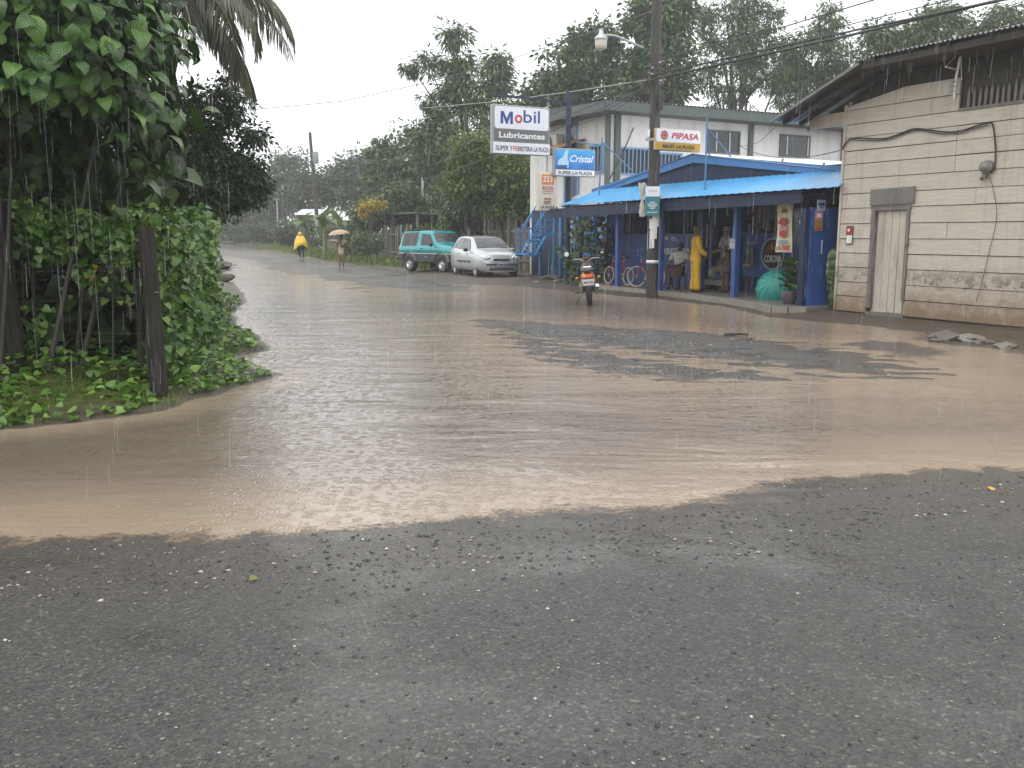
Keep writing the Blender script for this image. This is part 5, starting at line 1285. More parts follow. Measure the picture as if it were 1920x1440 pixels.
fence("plank_fence", "dark upright plank fence between the silver car and the blue stair", 15.4, 25.5, -4.3, -4.6, 2.2, M_fw, 1, (.14, .26))
fence("plank_fence", "tall rough plank fence behind the teal off-roader", 26, 34, -4.2, -4.4, 1.7, M_fw, 2)
fence("plank_fence", "rough plank fence with turquoise boards behind the woman", 34.3, 40.5, -4.6, -5.0, 1.9, M_fw + [M_turq, M_turq], 3, (.14, .3), .15)
fence("plank_fence", "weathered plank fence running on to the far pole", 41, 56, -5.4, -7.5, 1.5, M_fw, 4, (.14, .26))
sdh = street("lean_to_shed", 37.0, -6.5, 0, label="open lean-to shed with rusty flat roof behind the turquoise boards", cat="shed")
MB().box((0, 0, 2.75), (4.2, 3.0, .06), (.05, 0, 0)).build("roof", M_tin, sdh)
for x in (-1.9, 1.9):
    for y in (-1.3, 1.3): MB().box((x, y, 1.35), (.12, .12, 2.75)).build("post", M_greywood, sdh)
MB().box((0, -1.4, 1.2), (4, .05, 2.2)).build("back_wall", M_turq, sdh)
# ------------------------------------------------------------------ left-hand garden: large-leaved bush, hedge, fence, palm
L_BIG = leafmat("big_bush_leaf", (.022, .065, .008), (.042, .115, .012), (.10, .20, .028), .25, .15, True, True, spec=.6)
L_BIGM = leafmat("big_bush_leaf_mass", (.012, .036, .006), (.028, .075, .010), (.07, .14, .022), .28, .14, False, True, spec=.6)  # darker copy of the bush leaf, inner shade put into its colour
T_BIG = [big_leaf(d_, .10, .02, i) for i, d_ in enumerate((1.0, 1.5, 1.9, 2.3))]
bush = empty("broadleaf_bush", (-5.0, 9.3, ground_z(-5.0, 9.3)), 0, "tall bush with large drooping glossy leaves over the corner fence", "bush")
BB = np.array(bush.location)
g = np.random.default_rng(17)
C0 = np.array([-5.2, 9.3, 3.35]); R0 = np.array([2.02, 1.55, 1.75])
d, q = in_ball(g, 5200, .25)
pos = C0 + d * q[:, None] * R0
pos[:, :2] += g.normal(size=(len(pos), 2)) * .08
lump = np.sin(pos[:, 0] * 3.1 + 1) * np.sin(pos[:, 2] * 3.3) * .16
keep = ~((pos[:, 2] < 2.75 + lump) & (pos[:, 1] < 9.7) & (pos[:, 0] < -3.75)) & (pos[:, 2] > 1.72 + .25 * g.random(len(pos)))
pos, d, q = pos[keep], d[keep], q[keep]
out = unit(d / R0)
ax = unit(out * np.array([1, 1, .2]) * .75 + np.array([0, 0, -.55]) + g.normal(size=pos.shape) * .35)
nm = unit(out * .55 + np.array([0, 0, .85]) + g.normal(size=pos.shape) * .25)
sc = g.uniform(.15, .29, len(pos)) * np.where(g.random(len(pos)) < .25, .72, 1.0)
# the leaves nearest to the lens that lie on the outside of the bush are leaves of their own
seen = q * (out @ unit(np.array([[.42, -1.0, .12]])).T)[:, 0]
px_ = 960 + F * pos[:, 0] / pos[:, 1]
ok = (px_ > -40) & (px_ < 420) & (pos[:, 2] < 4.1)
order = np.argsort(-(seen + (ok * 10)))
idx_own = order[:290]; own = np.zeros(len(pos), bool); own[idx_own] = True
meshes = [np_mesh("large_leaf", np.array(T[0]), np.array(T[1]), L_BIG, True, uv=np.array(T[2])) for T in T_BIG]
for i in idx_own:
    y = Vector(ax[i]).normalized(); z = Vector(nm[i]); z = (z - y * z.dot(y)).normalized(); x = y.cross(z)
    o = link("leaf", meshes[int(g.integers(0, 4))], bush)
    Mx = Matrix((x, y, z)).transposed().to_4x4() @ Matrix.Scale(float(sc[i]) * 1.08, 4); Mx.translation = Vector(pos[i] - BB); o.matrix_local = Mx
for k in range(4):
    sel = (~own) & (np.arange(len(pos)) % 4 == k)
    lm_ = link("leaf_mass", leaf_mesh("leaf_mass", T_BIG[k], pos[sel] - BB, ax[sel], nm[sel], sc[sel], L_BIGM, True), bush); lm_["kind"] = "stuff"
for k in range(7):
    a = k * .9; b0 = Vector((.5 * math.cos(a), .4 * math.sin(a), -.1)); e = Vector((1.2 * math.cos(a + .3), .5 + .6 * math.sin(a + .3), 3.2))
    MB().tube(smooth_path([b0, b0.lerp(e, .5) + Vector((.1, 0, .3)), e], 4), [.028 * (1 - i * .09) for i in range(9)], 7).build("stem", M_darkwood, bush)
# leaf mass behind the bush, added to block light and keep it dark
g = np.random.default_rng(23)
def thicket(name, label, boxes, m, T, size, per_m3, cat, seed, group=None):
    g_ = np.random.default_rng(seed); P_ = []
    for (x0, x1, y0, y1, z0, z1) in boxes:
        n = int((x1 - x0) * (y1 - y0) * (z1 - z0) * per_m3)
        P_.append(np.stack([g_.uniform(x0, x1, n), g_.uniform(y0, y1, n), g_.uniform(z0, z1, n)], -1))
    P_ = np.vstack(P_); n = len(P_)
    a_ = unit(g_.normal(size=(n, 3)) + np.array([.1, -.3, -.5])); nn = unit(g_.normal(size=(n, 3)) * .6 + np.array([.1, -.4, .8]))
    b0 = P_.mean(0); b0[2] = ground_z(b0[0], b0[1])
    o = empty(name, tuple(b0), 0, label, cat, group); k_ = link("leaf_mass", leaf_mesh(name, T, P_ - b0, a_, nn, size * g_.uniform(.6, 1.3, n), m), o); k_["kind"] = "stuff"
    for k in range(9):
        i = g_.integers(0, n); e = P_[i] - b0; MB().tube([(e[0], e[1], -.1), (e[0] + .08, e[1], abs(e[2]) * .6 + .4), (e[0] + .02, e[1] + .1, abs(e[2]) + .8)], [.035, .028, .015], 6).build("stem", M_darkwood, o)
    return o
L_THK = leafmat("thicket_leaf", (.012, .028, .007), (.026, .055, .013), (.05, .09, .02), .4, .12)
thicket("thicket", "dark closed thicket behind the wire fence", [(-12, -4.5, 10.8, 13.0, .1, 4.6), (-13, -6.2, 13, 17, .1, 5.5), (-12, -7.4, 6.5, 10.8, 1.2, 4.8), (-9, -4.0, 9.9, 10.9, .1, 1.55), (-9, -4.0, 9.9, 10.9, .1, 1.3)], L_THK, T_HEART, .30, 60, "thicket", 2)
# hedge: along the fence, round the corner post and back beside the street
L_HEDGE = leafmat("hedge_leaf", (.028, .075, .012), (.070, .150, .024), (.17, .27, .06), .32, .22)
L_HEDGO = leafmat("hedge_front_leaf", (.040, .095, .014), (.085, .18, .028), (.19, .30, .07), .28, .22, True)
hedge = empty("fence_hedge", (-3.9, 9.2, ground_z(-3.9, 9.2)), 0, "leafy hedge growing over the wire fence and round its corner post", "hedge")
HB = np.array(hedge.location); g = np.random.default_rng(29)
path = np.array([(-9.0, 9.35), (-5.1, 9.3), (-3.75, 9.1), (-3.55, 9.6), (-4.15, 12.0), (-6.0, 18.0), (-7.6, 22.0), (-11.6, 34.0)])
seg = np.linalg.norm(np.diff(path, axis=0), axis=1); cum = np.concatenate([[0], np.cumsum(seg)])
wts = np.array([1.0, 1.0, 1.3, 1.3, 1.2, .8, .5])
P_ = []
for i in range(len(seg)):
    n = int(seg[i] * 1700 * wts[i]); t = g.random(n); b = path[i] + (path[i + 1] - path[i]) * t[:, None]
    front = i < 2; top = 1.78 + .10 * np.sin(t * seg[i] * 3 + i) + .07 * np.sin(t * seg[i] * 9)
    if i >= 4: top = top * 1.05
    if front:
        z = np.where(g.random(n) < .62, top - np.abs(g.normal(size=n)) * .16, .15 + 1.6 * g.random(n))
        yy = np.abs(g.normal(size=n)) * .28 - .12
    else:
        z = top - (top - .18) * g.random(n) ** 1.15; yy = g.normal(size=n) * .13 + .12
    dn = (path[i + 1] - path[i]) / seg[i]; nv = np.array([-dn[1], dn[0]]) * (1 if front else 1)
    P_.append(np.column_stack([b[:, 0] + nv[0] * yy, b[:, 1] + nv[1] * yy, z]))
P_ = np.vstack(P_); n = len(P_)
sparse = (P_[:, 2] < 1.40 + .1 * np.sin(P_[:, 0] * 7)) & (P_[:, 0] < -3.7) & (P_[:, 1] < 10)
keep = ~(sparse & (np.sin(P_[:, 0] * 4.1) * np.sin(P_[:, 2] * 5.0 + P_[:, 0]) + g.random(n) * 1.2 < 1.3)); P_ = P_[keep]; n = len(P_)
ax = unit(g.normal(size=(n, 3)) * .5 + np.array([.25, -.45, -.55])); nm = unit(g.normal(size=(n, 3)) * .45 + np.array([.25, -.6, .75])); sc = g.uniform(.055, .11, n)
vis = (P_[:, 1] < 9.6) * 3 + (P_[:, 0] > -5.4) * 2 + (P_[:, 2] > 1.25) - .6 * P_[:, 1] + g.random(n) * 1.2 + (P_[:, 0] > -3.9) * .6
order = np.argsort(-vis)[:290]; own = np.zeros(n, bool); own[order] = True
hm = np_mesh("heart_leaf", np.array(T_HEART[0]), np.array(T_HEART[1]), L_HEDGO, True, uv=np.array(T_HEART[2]))
for i in order:
    y = Vector(ax[i]).normalized(); z = Vector(nm[i]); z = (z - y * z.dot(y)).normalized(); x = y.cross(z); o = link("leaf", hm, hedge)
    Mx = Matrix((x, y, z)).transposed().to_4x4() @ Matrix.Scale(float(sc[i]) * 1.15, 4); Mx.translation = Vector(P_[i] - HB); o.matrix_local = Mx
lm_ = link("leaf_mass", leaf_mesh("hedge_mass", T_HEART, P_[~own] - HB, ax[~own], nm[~own], sc[~own], L_HEDGE, True), hedge); lm_["kind"] = "stuff"
for k in range(14):
    t = rnd.random(); i = rnd.choice((0, 1, 1, 2, 3, 4)); b = path[i] + (path[i + 1] - path[i]) * t - HB[:2]
    MB().tube([(b[0], b[1], -.05), (b[0] + rnd.uniform(-.08, .08), b[1] + .05, .8), (b[0] + rnd.uniform(-.15, .15), b[1], 1.7)], [.011, .009, .005], 5).build("stem", M_darkwood, hedge)
# ground cover, moss and grass at the bank
L_COVER = leafmat("ground_cover_leaf", (.05, .12, .016), (.11, .23, .035), (.24, .38, .08), .32, .28)
pts = []; g = np.random.default_rng(37); m2 = []
while len(pts) < 8000:
    y = 6.6 + 16 * g.random() ** 1.7; x = -8.5 + 7 * g.random(); dd = None
    j = np.searchsorted(xs, x); i = np.searchsorted(ys, y); dl = d_left[min(i, ny - 1), min(j, nx - 1)]
    if dl < .04: continue
    patch = math.sin(x * 5.3 + y * 1.7) + math.sin(y * 4.1 - x * 2.2)
    near_hedge = (x > -3.6 and y > 9.0) or (y > 8.9 and x < -3.3)
    if g.random() > (.95 if near_hedge else (.7 if patch > .0 else .2)): continue
    hz = .02 + (.20 if near_hedge else .05) * g.random() * min(1, dl * 2); pts.append((x, y, ground_z(x, y) + hz))
pts = np.array(pts); n = len(pts)
ax = unit(g.normal(size=(n, 3)) * np.array([1, 1, .35]) + np.array([.2, -.3, .1])); nm = unit(g.normal(size=(n, 3)) * .4 + np.array([0, -.15, 1]))
tag(link("ground_cover", leaf_mesh("ground_cover", T_HEART, pts, ax, nm, g.uniform(.05, .12, n), L_COVER, True)), "low leafy ground cover along the flooded bank", "plants", kind="stuff")
pts = []
while len(pts) < 22000:
    y = 6.3 + 14 * g.random() ** 2.0; x = -8.5 + 7.2 * g.random()
    j = np.searchsorted(xs, x); i = np.searchsorted(ys, y); dl = d_left[min(i, ny - 1), min(j, nx - 1)]
    if dl < .02 or g.random() > .35 + .4 * math.sin(x * 3 + y * 5): continue
    pts.append((x, y, ground_z(x, y) - .005))
for _ in range(5200):                          # verge grass beyond the cars
    s_ = 24 + 60 * g.random() ** 1.3; n_ = -1.2 - 3.0 * g.random() - max(0, s_ - 40) * .12; p = W(s_, n_)
    pts.append((p.x, p.y, ground_z(p.x, p.y) - .01))
pts = np.array(pts); n = len(pts); far = pts[:, 1] > 30
ax = unit(g.normal(size=(n, 3)) * .45 + np.array([0, 0, 1.0])); nm = unit(g.normal(size=(n, 3)))
T_BLADE = ([(-.08, 0, 0), (.08, 0, 0), (.03, .7, .1), (-.02, 1, .25)], [(0, 1, 2, 3)], None)
tag(link("grass", leaf_mesh("grass", T_BLADE, pts, ax, nm, np.where(far, g.uniform(.15, .45, n), g.uniform(.02, .075, n)), leafmat("grass_blade", (.05, .09, .012), (.11, .17, .025), (.20, .26, .05), .5, .3))), "short mossy grass on the bank and verge", "grass", kind="stuff")
# fence posts and barbed wire
def postwood():
    t = NT("weathered_post_wood"); co = t.coords("Object", (1, 1, .07)); a = t.noise(co, 34, 6, .7); b_ = t.noise(t.coords("Object"), 3.5, 5, .65)
    c = t.mix(t.math('MULTIPLY', t.math('SUBTRACT', b_, .5, clamp=True), 2.2, clamp=True), t.ramp(a, [(.3, (.008, .007, .006)), (.55, (.030, .026, .022)), (.75, (.075, .066, .056))]), (.035, .042, .018))
    t.bsdf(c, .7, 0, .3, t.bump(t.noise(co, 26, 5, .75), 1.0, .03)); return t.m
M_post = postwood()
def fpost(px, pyb, Y, r_, h, lean, label):
    a = gp(px, pyb); a = (a[0], a[1]); zg = ground_z(*a)
    o = empty("fence_post", (a[0], a[1], zg), 0, label, "post", "old fence posts at the corner")
    m_ = MB(); m_.tube([(0, 0, -.15), (lean * .3, 0, h * .3), (lean * .75, .01, h * .7), (lean, 0, h)], [r_, r_ * .97, r_ * .93, r_ * .88], 14).build("trunk", M_post, o)
    MB().tube([(-r_ * .9, -r_ * .5, h * .62), (r_ * .9, -r_ * .55, h * .62)], .004, 4).build("staple_wire", M_galv, o)
    return o
fpost(300, 750, 8.8, .085, 1.62, -.03, "dark weathered corner post standing at the mossy bank")
fpost(32, 738, 9.2, .12, 1.7, -.06, "thick dark fence post at the left picture edge")
fpost(266, 735, 9.0, .035, 1.45, .06, "thin pale stake leaning beside the corner post")
M_wire = mat("rusty_barbed_wire", (.04, .032, .028), .7)
for k, (z, lab) in enumerate(((.28, "lowest"), (.58, "second"), (.92, "third"), (1.22, "top"))):
    o = empty("barbed_wire", (-3.5, 8.72, ground_z(-3.5, 8.72)), 0, "%s barbed wire strand of the corner fence" % lab, "wire", "barbed wire strands")
    P = [(0 - t * 5.6, .0 + t * .5 + .02 * math.sin(t * 9), z + .02 * math.sin(t * 7 + k) - .03 * math.sin(t * PI)) for t in np.linspace(0, 1, 24)]
    MB().tube(P, .002, 5).build("strand", M_wire, o)
    for i in range(1, 24, 1): x, y, zz = P[i]; MB().tube([(x - .012, y - .012, zz - .02), (x + .012, y + .012, zz + .02)], .0014, 4).build("barb", M_wire, o)
o = empty("yellow_bract", at(168, 545, 9.6), 0, "bent yellow flower bract hanging inside the hedge", "flower")
m_ = MB(); rows_ = []
for i in range(8):
    t = i / 7; c_ = Vector((.02 + .16 * t ** 2, 0, .20 * math.sin(t * 2.3) / .75)); wv = .028 * math.sin(PI * min(1, t * .9 + .1)) + .004
    rows_.append([(c_.x - wv, 0, c_.z + wv * .5), (c_.x, -.02, c_.z), (c_.x + wv, 0, c_.z - wv * .5)])
m_.grid(rows_).build("petal", mat("bract_yellow", (.62, .36, .01), .4, .2, 9), o); MB().tube([(.02, .01, 0), (.0, .02, -.25)], .006, 5).build("stem", M_darkwood, o)
# overhanging dark tree and palm
tree("overhanging_tree", "dark small-leaved tree overhanging the street behind the bush", (-7.2, 20.3), [blob(400, 330, 20, 85, 85, 90), blob(370, 240, 20, 80, 90, 80), blob(450, 330, 20, 55, 70, 60), blob(430, 190, 20, 26, 50, 20), blob(350, 360, 19, 70, 60, 60), blob(470, 250, 20, 24, 30, 10), blob(300, 290, 21, 90, 110, 80)], L_MANGO, .105, 70, .30, .16, 51, group="trees in the garden", limbs=16, shell=.3)
L_PALM = leafmat("palm_leaflet", (.05, .06, .03), (.10, .115, .06), (.19, .19, .12), .35, .25)
pc = at(300, -25, 19); pz = ground_z(pc.x, pc.y)
palm = empty("coconut_palm", (pc.x, pc.y, pz), 0, "coconut palm with long drooping fronds above the bush", "palm", "trees in the garden")
hp = pc.z - pz
MB().tube(smooth_path([(-.5, .3, -.2), (-.3, .2, hp * .4), (0, 0, hp)], 5), .17, 10).build("trunk", M_bark, palm)
g = np.random.default_rng(61)
for k, (a, el, L, dr) in enumerate(((-.15, .30, 3.0, 2.3), (-.5, .10, 3.2, 2.2), (.3, .5, 3.4, 2.2), (-.1, -.5, 2.9, .9), (-.4, -.2, 3.0, 1.7), (-1.0, .05, 3.6, 1.9), (-1.5, .2, 3.6, 1.8), (.9, .4, 3.8, 1.7), (-2.2, .3, 3.6, 1.8), (-2.9, .4, 3.7, 1.7), (1.7, .5, 3.7, 1.6), (2.5, .5, 3.7, 1.7), (-.32, -.35, 3.4, 1.3), (.05, .9, 3.8, 1.9), (-.75, .6, 3.7, 2.1), (-1.25, -.3, 3.2, 1.2))):
    pts = []; p = np.array([0, 0, hp]); e = el; N_ = 40
    for i in range(N_):
        pts.append(p.copy()); dcur = np.array([math.cos(a) * math.cos(e), math.sin(a) * math.cos(e), math.sin(e)]); p = p + dcur * L / N_; e -= dr / N_ * (.6 + .8 * i / N_)
    pts = np.array(pts); tan = unit(np.gradient(pts, axis=0)); side = unit(np.cross(tan, np.array([0, 0, 1.0])))
    fr = MB().tube([tuple(q) for q in pts[::4]], [.035 * (1 - .8 * i / 10) for i in range(10)], 6).build("frond", mat("palm_rib", (.13, .13, .06), .5), palm)
    P2_, A2, N2, S2_ = [], [], [], []
    for i in range(4, N_):
        for s_ in (-1, 1):
            for j in range(2):
                f_ = i / N_; ll = .75 * math.sin(PI * min(1, .12 + f_ * .86)) + .12
                P2_.append(pts[i] + tan[i] * (j * .5 * L / N_)); A2.append(side[i] * s_ * .75 + tan[i] * .55 + np.array([0, 0, -.55 - .3 * g.random()]) + g.normal(size=3) * .08); N2.append(np.array([0, 0, 1.0]) + side[i] * s_ * .4); S2_.append(ll)
    T_LF = ([(-.022, 0, 0), (.022, 0, 0), (.026, .5, -.03), (0, 1, -.18), (0, 1, -.18), (-.026, .5, -.03)], [(0, 1, 2, 5), (5, 2, 3, 4)], None)
    lf_ = link("leaflets", leaf_mesh("leaflets", T_LF, np.array(P2_), np.array(A2), np.array(N2), np.array(S2_), L_PALM), fr); lf_["kind"] = "stuff"
# ------------------------------------------------------------------ vehicles (x forward, y left, z up)
ip = lambda x, tab: float(np.interp(x, [a for a, _ in tab], [b for _, b in tab]))
def wheel(parent, x, y, r, w, rim_m, side, spokes=8, name="wheel", rimr=.62):
    o = empty(name); o.parent = parent; o.location = (x, y, r - .01)
    pr = [(r * rimr, -w / 2 + .01), (r * .82, -w / 2), (r * .95, -w / 2 + .012), (r, -w * .28), (r, w * .28), (r * .95, w / 2 - .012), (r * .82, w / 2), (r * rimr, w / 2 - .01)]
    MB().lathe(pr, (0, 0, 0), (0, 1, 0), 28, True, True).build("tyre", M_black, o)
    m_ = MB(); s_ = side
    m_.lathe([(r * rimr, s_ * w * .44), (r * rimr * .93, s_ * w * .36), (r * rimr * .88, s_ * w * .2), (0, s_ * w * .2)], (0, 0, 0), (0, 1, 0), 24)
    for k in range(spokes):
        a = 2 * PI * k / spokes; m_.bar((r * .12 * math.cos(a), s_ * w * .34, r * .12 * math.sin(a)), (r * rimr * .92 * math.cos(a), s_ * w * .3, r * rimr * .92 * math.sin(a)), .05, .03, (0, 1, 0))
    m_.lathe([(0, s_ * w * .42), (r * .13, s_ * w * .4), (r * .15, s_ * w * .3)], (0, 0, 0), (0, 1, 0), 14)
    m_.build("rim", rim_m, o)
    MB().lathe([(0, s_ * w * .19), (r * rimr * .86, s_ * w * .19)], (0, 0, 0), (0, 1, 0), 20).build("brake_disc", M_dark, o)
    return o
def loft(stations, cap=True):
    rows_ = []
    for st in stations:
        x, half = st; ring = [(x, y, z) for y, z in half] + [(x, -y, z) for y, z in reversed(half) if y > 1e-6]
        rows_.append(ring)
    m = len(rows_[0]); mb = MB(); P = [p for r_ in rows_ for p in r_]
    fc = [(i * m + k, i * m + (k + 1) % m, (i + 1) * m + (k + 1) % m, (i + 1) * m + k) for i in range(len(rows_) - 1) for k in range(m)]
    mb.add(P, fc, True); mb.add(rows_[0], [tuple(range(m))], False); mb.add(rows_[-1], [tuple(range(m - 1, -1, -1))], False)
    return mb
def cut_wells(o, spots, r):
    weld(o.data, 1e-4); cut = []
    for (x, y, z) in spots:
        c_ = MB().lathe([(0, -.25), (r, -.25), (r, .25), (0, .25)], (x, y, z), (0, 1, 0), 32, False).build("cutter", None)
        weld(c_.data); cut.append(c_); md_ = o.modifiers.new("b", 'BOOLEAN'); md_.object = c_; md_.operation = 'DIFFERENCE'; md_.solver = 'EXACT'
    evaluated(o)
    for c_ in cut: bpy.data.objects.remove(c_)
    for p in o.data.polygons: p.use_smooth = True
    sm = getattr(o.data, "set_sharp_from_angle", None)
    if sm: sm(angle=R(38))
def carpaint(name, col, metal_=.5, rough=.28):
    t = NT(name); co = t.coords("Object"); no = t.noise(co, 260, 2); sp_ = t.noise(t.coords("Object", (1, 1, .5)), 3, 5, .7)
    g_ = t.n("ShaderNodeNewGeometry"); s_ = t.n("ShaderNodeSeparateXYZ"); t.l(co, s_.inputs[0])
    mud = t.math('MULTIPLY', t.math('SUBTRACT', .52, t.math('ADD', s_.outputs[2], t.math('MULTIPLY', sp_, .25)), clamp=True), 1.6, clamp=True)
    c = t.mix(t.math('MULTIPLY', mud, .55), t.mix(no, tuple(x * .94 for x in col), col), (.14, .11, .08))
    b = t.bsdf(c, t.math('MULTIPLY_ADD', mud, .35, rough), metal_, .5, t.bump(t.noise(co, 120, 2), .06, .004)); b.inputs["Coat Weight"].default_value = .6; b.inputs["Coat Roughness"].default_value = .08
    return t.m
M_carglass = mat("car_glass", (.035, .04, .043), .05, .2, 2, .0)
M_silver = carpaint("silver_paint", (.50, .51, .53)); M_teal = carpaint("teal_paint", (.012, .29, .32), .1); M_clad = carpaint("dark_cladding", (.045, .047, .05), .3, .4)
M_lens = mat("headlamp_lens", (.62, .64, .64), .1, .15, 8, 0); M_red = mat("red_lens", (.36, .02, .015), .2, .2, 8, 0); M_amb = mat("amber_lens", (.55, .2, .02), .2, .1, 8, 0)
# --- silver hatchback
TOP = [(-1.92, .62), (-1.90, .88), (-1.84, 1.02), (-1.66, 1.30), (-1.5, 1.42), (-1.2, 1.475), (-.5, 1.495), (.1, 1.465), (.32, 1.425), (.70, 1.24), (1.08, 1.025), (1.3, .965), (1.6, .885), (1.78, .80), (1.87, .70), (1.91, .55), (1.93, .42)]
BELT = [(-1.92, .60), (-1.88, .86), (-1.7, 1.0), (-1.3, .985), (.2, .93), (.9, .90), (1.1, .895), (1.6, .80), (1.8, .70), (1.93, .40)]
WID = [(-1.92, .60), (-1.86, .72), (-1.7, .79), (-1.2, .825), (0, .832), (1.2, .825), (1.55, .79), (1.75, .72), (1.87, .62), (1.93, .50)]
WTOP = [(-1.92, .55), (-1.8, .60), (-1.5, .56), (-1, .575), (.2, .575), (.45, .60), (1.05, .70), (1.3, .72), (1.6, .68), (1.8, .58), (1.93, .40)]
def getz_half(x):
    t, b, w, wt = ip(x, TOP), ip(x, BELT), ip(x, WID), ip(x, WTOP); b = min(b, t - .03)
    return [(0, .20), (w * .85, .20), (w * .95, .26), (w * .985, .36), (w, .52), (w * .995, (.52 + b) / 2), (w * .975, b - .03), (w * .955, b), (wt + (w * .955 - wt) * .5, b + (t - .05 - b) * .5), (wt, max(b + .005, t - .05)), (wt * .93, t - .018), (wt * .6, t - .002), (0, t + .012)]
car = empty("silver_hatchback", (-1.06, 34.75, ground_z(-1.06, 34.75) - .02), math.atan2(-.933, .36), "silver five-door hatchback parked nose to the camera by the stair", "car")
XS = sorted(set([a for a, _ in TOP] + list(np.linspace(-1.9, 1.9, 40))))
body = loft([(x, getz_half(x)) for x in XS]).build("body", M_silver, car)
WH = [(-1.20, .70), (1.24, .70)]
cut_wells(body, [(x, s_ * .80, .30) for x, _ in WH for s_ in (-1, 1)], .345)
MB().box((.0, 0, .34), (3.0, 1.1, .25)).build("underbody", M_dark, car)
for x, y in WH:
    for s_ in (-1, 1): wheel(car, x, s_ * y, .295, .185, mat("alloy_silver", (.45, .46, .47), .3, .1, 9, 0, .7), s_, 8)
def side_pt(x, f_, off=.012):
    t, b, w, wt = ip(x, TOP), ip(x, BELT), ip(x, WID), ip(x, WTOP); b = min(b, t - .03); return (x, wt + (w * .955 - wt) * (1 - f_) + off, b + (t - .05 - b) * f_)
def side_glass(pts, name="side_window"):
    for s_ in (-1, 1):
        P = [side_pt(x, f_) for x, f_ in pts]; m_ = MB(); m_.add([(a, s_ * b, c) for a, b, c in P], [tuple(range(len(P)))] if s_ > 0 else [tuple(reversed(range(len(P))))]); m_.build(name, M_carglass, car)
side_glass([(-1.12, .1), (-.42, .08), (-.42, .96), (-.9, .97), (-1.12, .9)]); side_glass([(-.34, .08), (.62, .10), (.62, .3), (.22, .95), (-.34, .96)]); side_glass([(-1.45, .14), (-1.18, .12), (-1.18, .85), (-1.3, .8)])
def top_patch(x0, x1, fw, off, n=10, name="windscreen", m=M_carglass, par=car):
    rows_ = []
    for i in range(n + 1):
        x = x0 + (x1 - x0) * i / n; wt = ip(x, WTOP) * fw; t = ip(x, TOP); rows_.append([(x, wt * q, t + .012 * (1 - abs(q)) + off - .02 * max(0, abs(q) - .6)) for q in (-1, -.6, 0, .6, 1)])
    return MB().grid(rows_).build(name, m, par)
top_patch(.37, 1.03, .90, .016); top_patch(-1.80, -1.52, .86, .014, name="rear_window")
for s_ in (-1, 1):
    MB().tube([(.98, s_ * .1, 1.10), (.86, s_ * .1 + .45, 1.17)], .01, 5).build("wiper", M_black, car)
    hl = MB().ball((1.70, s_ * .535, .72), (.19, .185, .10), 16, 10, (0, .35, -s_ * .3)).build("headlight", M_lens, car); MB().ball((1.845, s_ * .46, .71), (.05, .06, .05), 12, 8).build("bulb_bowl", M_chrome, hl)
    mr = MB().box((.58, s_ * .92, .98), (.10, .17, .13), bev=.04).build("mirror", M_dark if s_ < 0 else M_silver, car); MB().box((.5, s_ * .92, .98), (.012, .14, .10)).build("mirror_glass", M_chrome, mr)
    for x in (-.30, .5): MB().box((x - .12 if x > 0 else x - .35, s_ * .835, .84), (.13, .03, .035), bev=.01).build("door_handle", M_silver, car)
    MB().box((.05, s_ * .842, .55), (1.55, .02, .075)).build("door_moulding", M_dark, car)
    MB().bar((-.38, s_ * .836, .34), (-.38, s_ * .806, .93), .012, .006).build("door_seam", M_black, car)
    MB().box((-1.84, s_ * .62, .9), (.08, .18, .36), bev=.03).build("tail_light", M_red, car)
MB().box((1.90, 0, .64), (.04, .62, .075), bev=.01).build("grille", M_dark, car); MB().box((1.915, 0, .645), (.03, .60, .014)).build("grille_bar", M_chrome, car)
MB().box((1.915, 0, .47), (.045, 1.16, .07), bev=.02).build("bumper_strip", M_dark, car); MB().box((1.905, 0, .30), (.05, 1.0, .12), bev=.02).build("lower_grille", M_black, car)
pl = MB().box((1.945, 0, .47), (.012, .34, .15)).build("number_plate", mat("plate_pale", (.45, .47, .55), .4), car)
text("plate_lettering", "746218", .09, M_ink_b, pl, (1.955, 0, .46), (PI / 2, 0, PI / 2), .003, width=.28)
MB().tube([(-.9, 0, 1.49), (-1.3, 0, 1.72)], .005, 4).build("aerial", M_black, car)
# --- teal off-roader with dark cladding
JT = [(-1.86, .80), (-1.84, 1.0), (-1.80, 1.08), (-1.62, 1.58), (-1.5, 1.68), (-.2, 1.715), (.22, 1.69), (.34, 1.64), (.72, 1.20), (.78, 1.16), (1.55, 1.08), (1.72, 1.03), (1.79, .92), (1.80, .80)]
JB = [(-1.86, .78), (-1.8, 1.05), (.7, 1.10), (.8, 1.08), (1.6, .98), (1.8, .78)]
JW = [(-1.86, .74), (-1.7, .79), (1.6, .79), (1.8, .74)]
JWT = [(-1.86, .72), (-1.6, .66), (.2, .66), (.7, .74), (1.6, .72), (1.8, .70)]
def j_up(x):
    t, b, w, wt = ip(x, JT), ip(x, JB), ip(x, JW), ip(x, JWT); b = min(b, t - .01)
    return [(0, .76), (w * .9, .76), (w, .77), (w, (.77 + b) / 2), (w * .985, b - .015), (w * .96, b), (wt + (w * .96 - wt) * .5, b + (t - .04 - b) * .5), (wt, max(b + .003, t - .04)), (wt * .94, t - .01), (wt * .5, t), (0, t + .008)]
jeep = empty("teal_offroader", (-3.08, 38.76, ground_z(-3.08, 38.76) - .02), math.atan2(-.72, .694), "teal and black two-door off-roader parked behind the silver car", "car")
XJ = sorted(set([a for a, _ in JT] + list(np.linspace(-1.84, 1.78, 36))))
loft([(x, j_up(x)) for x in XJ]).build("upper_body", M_teal, jeep)
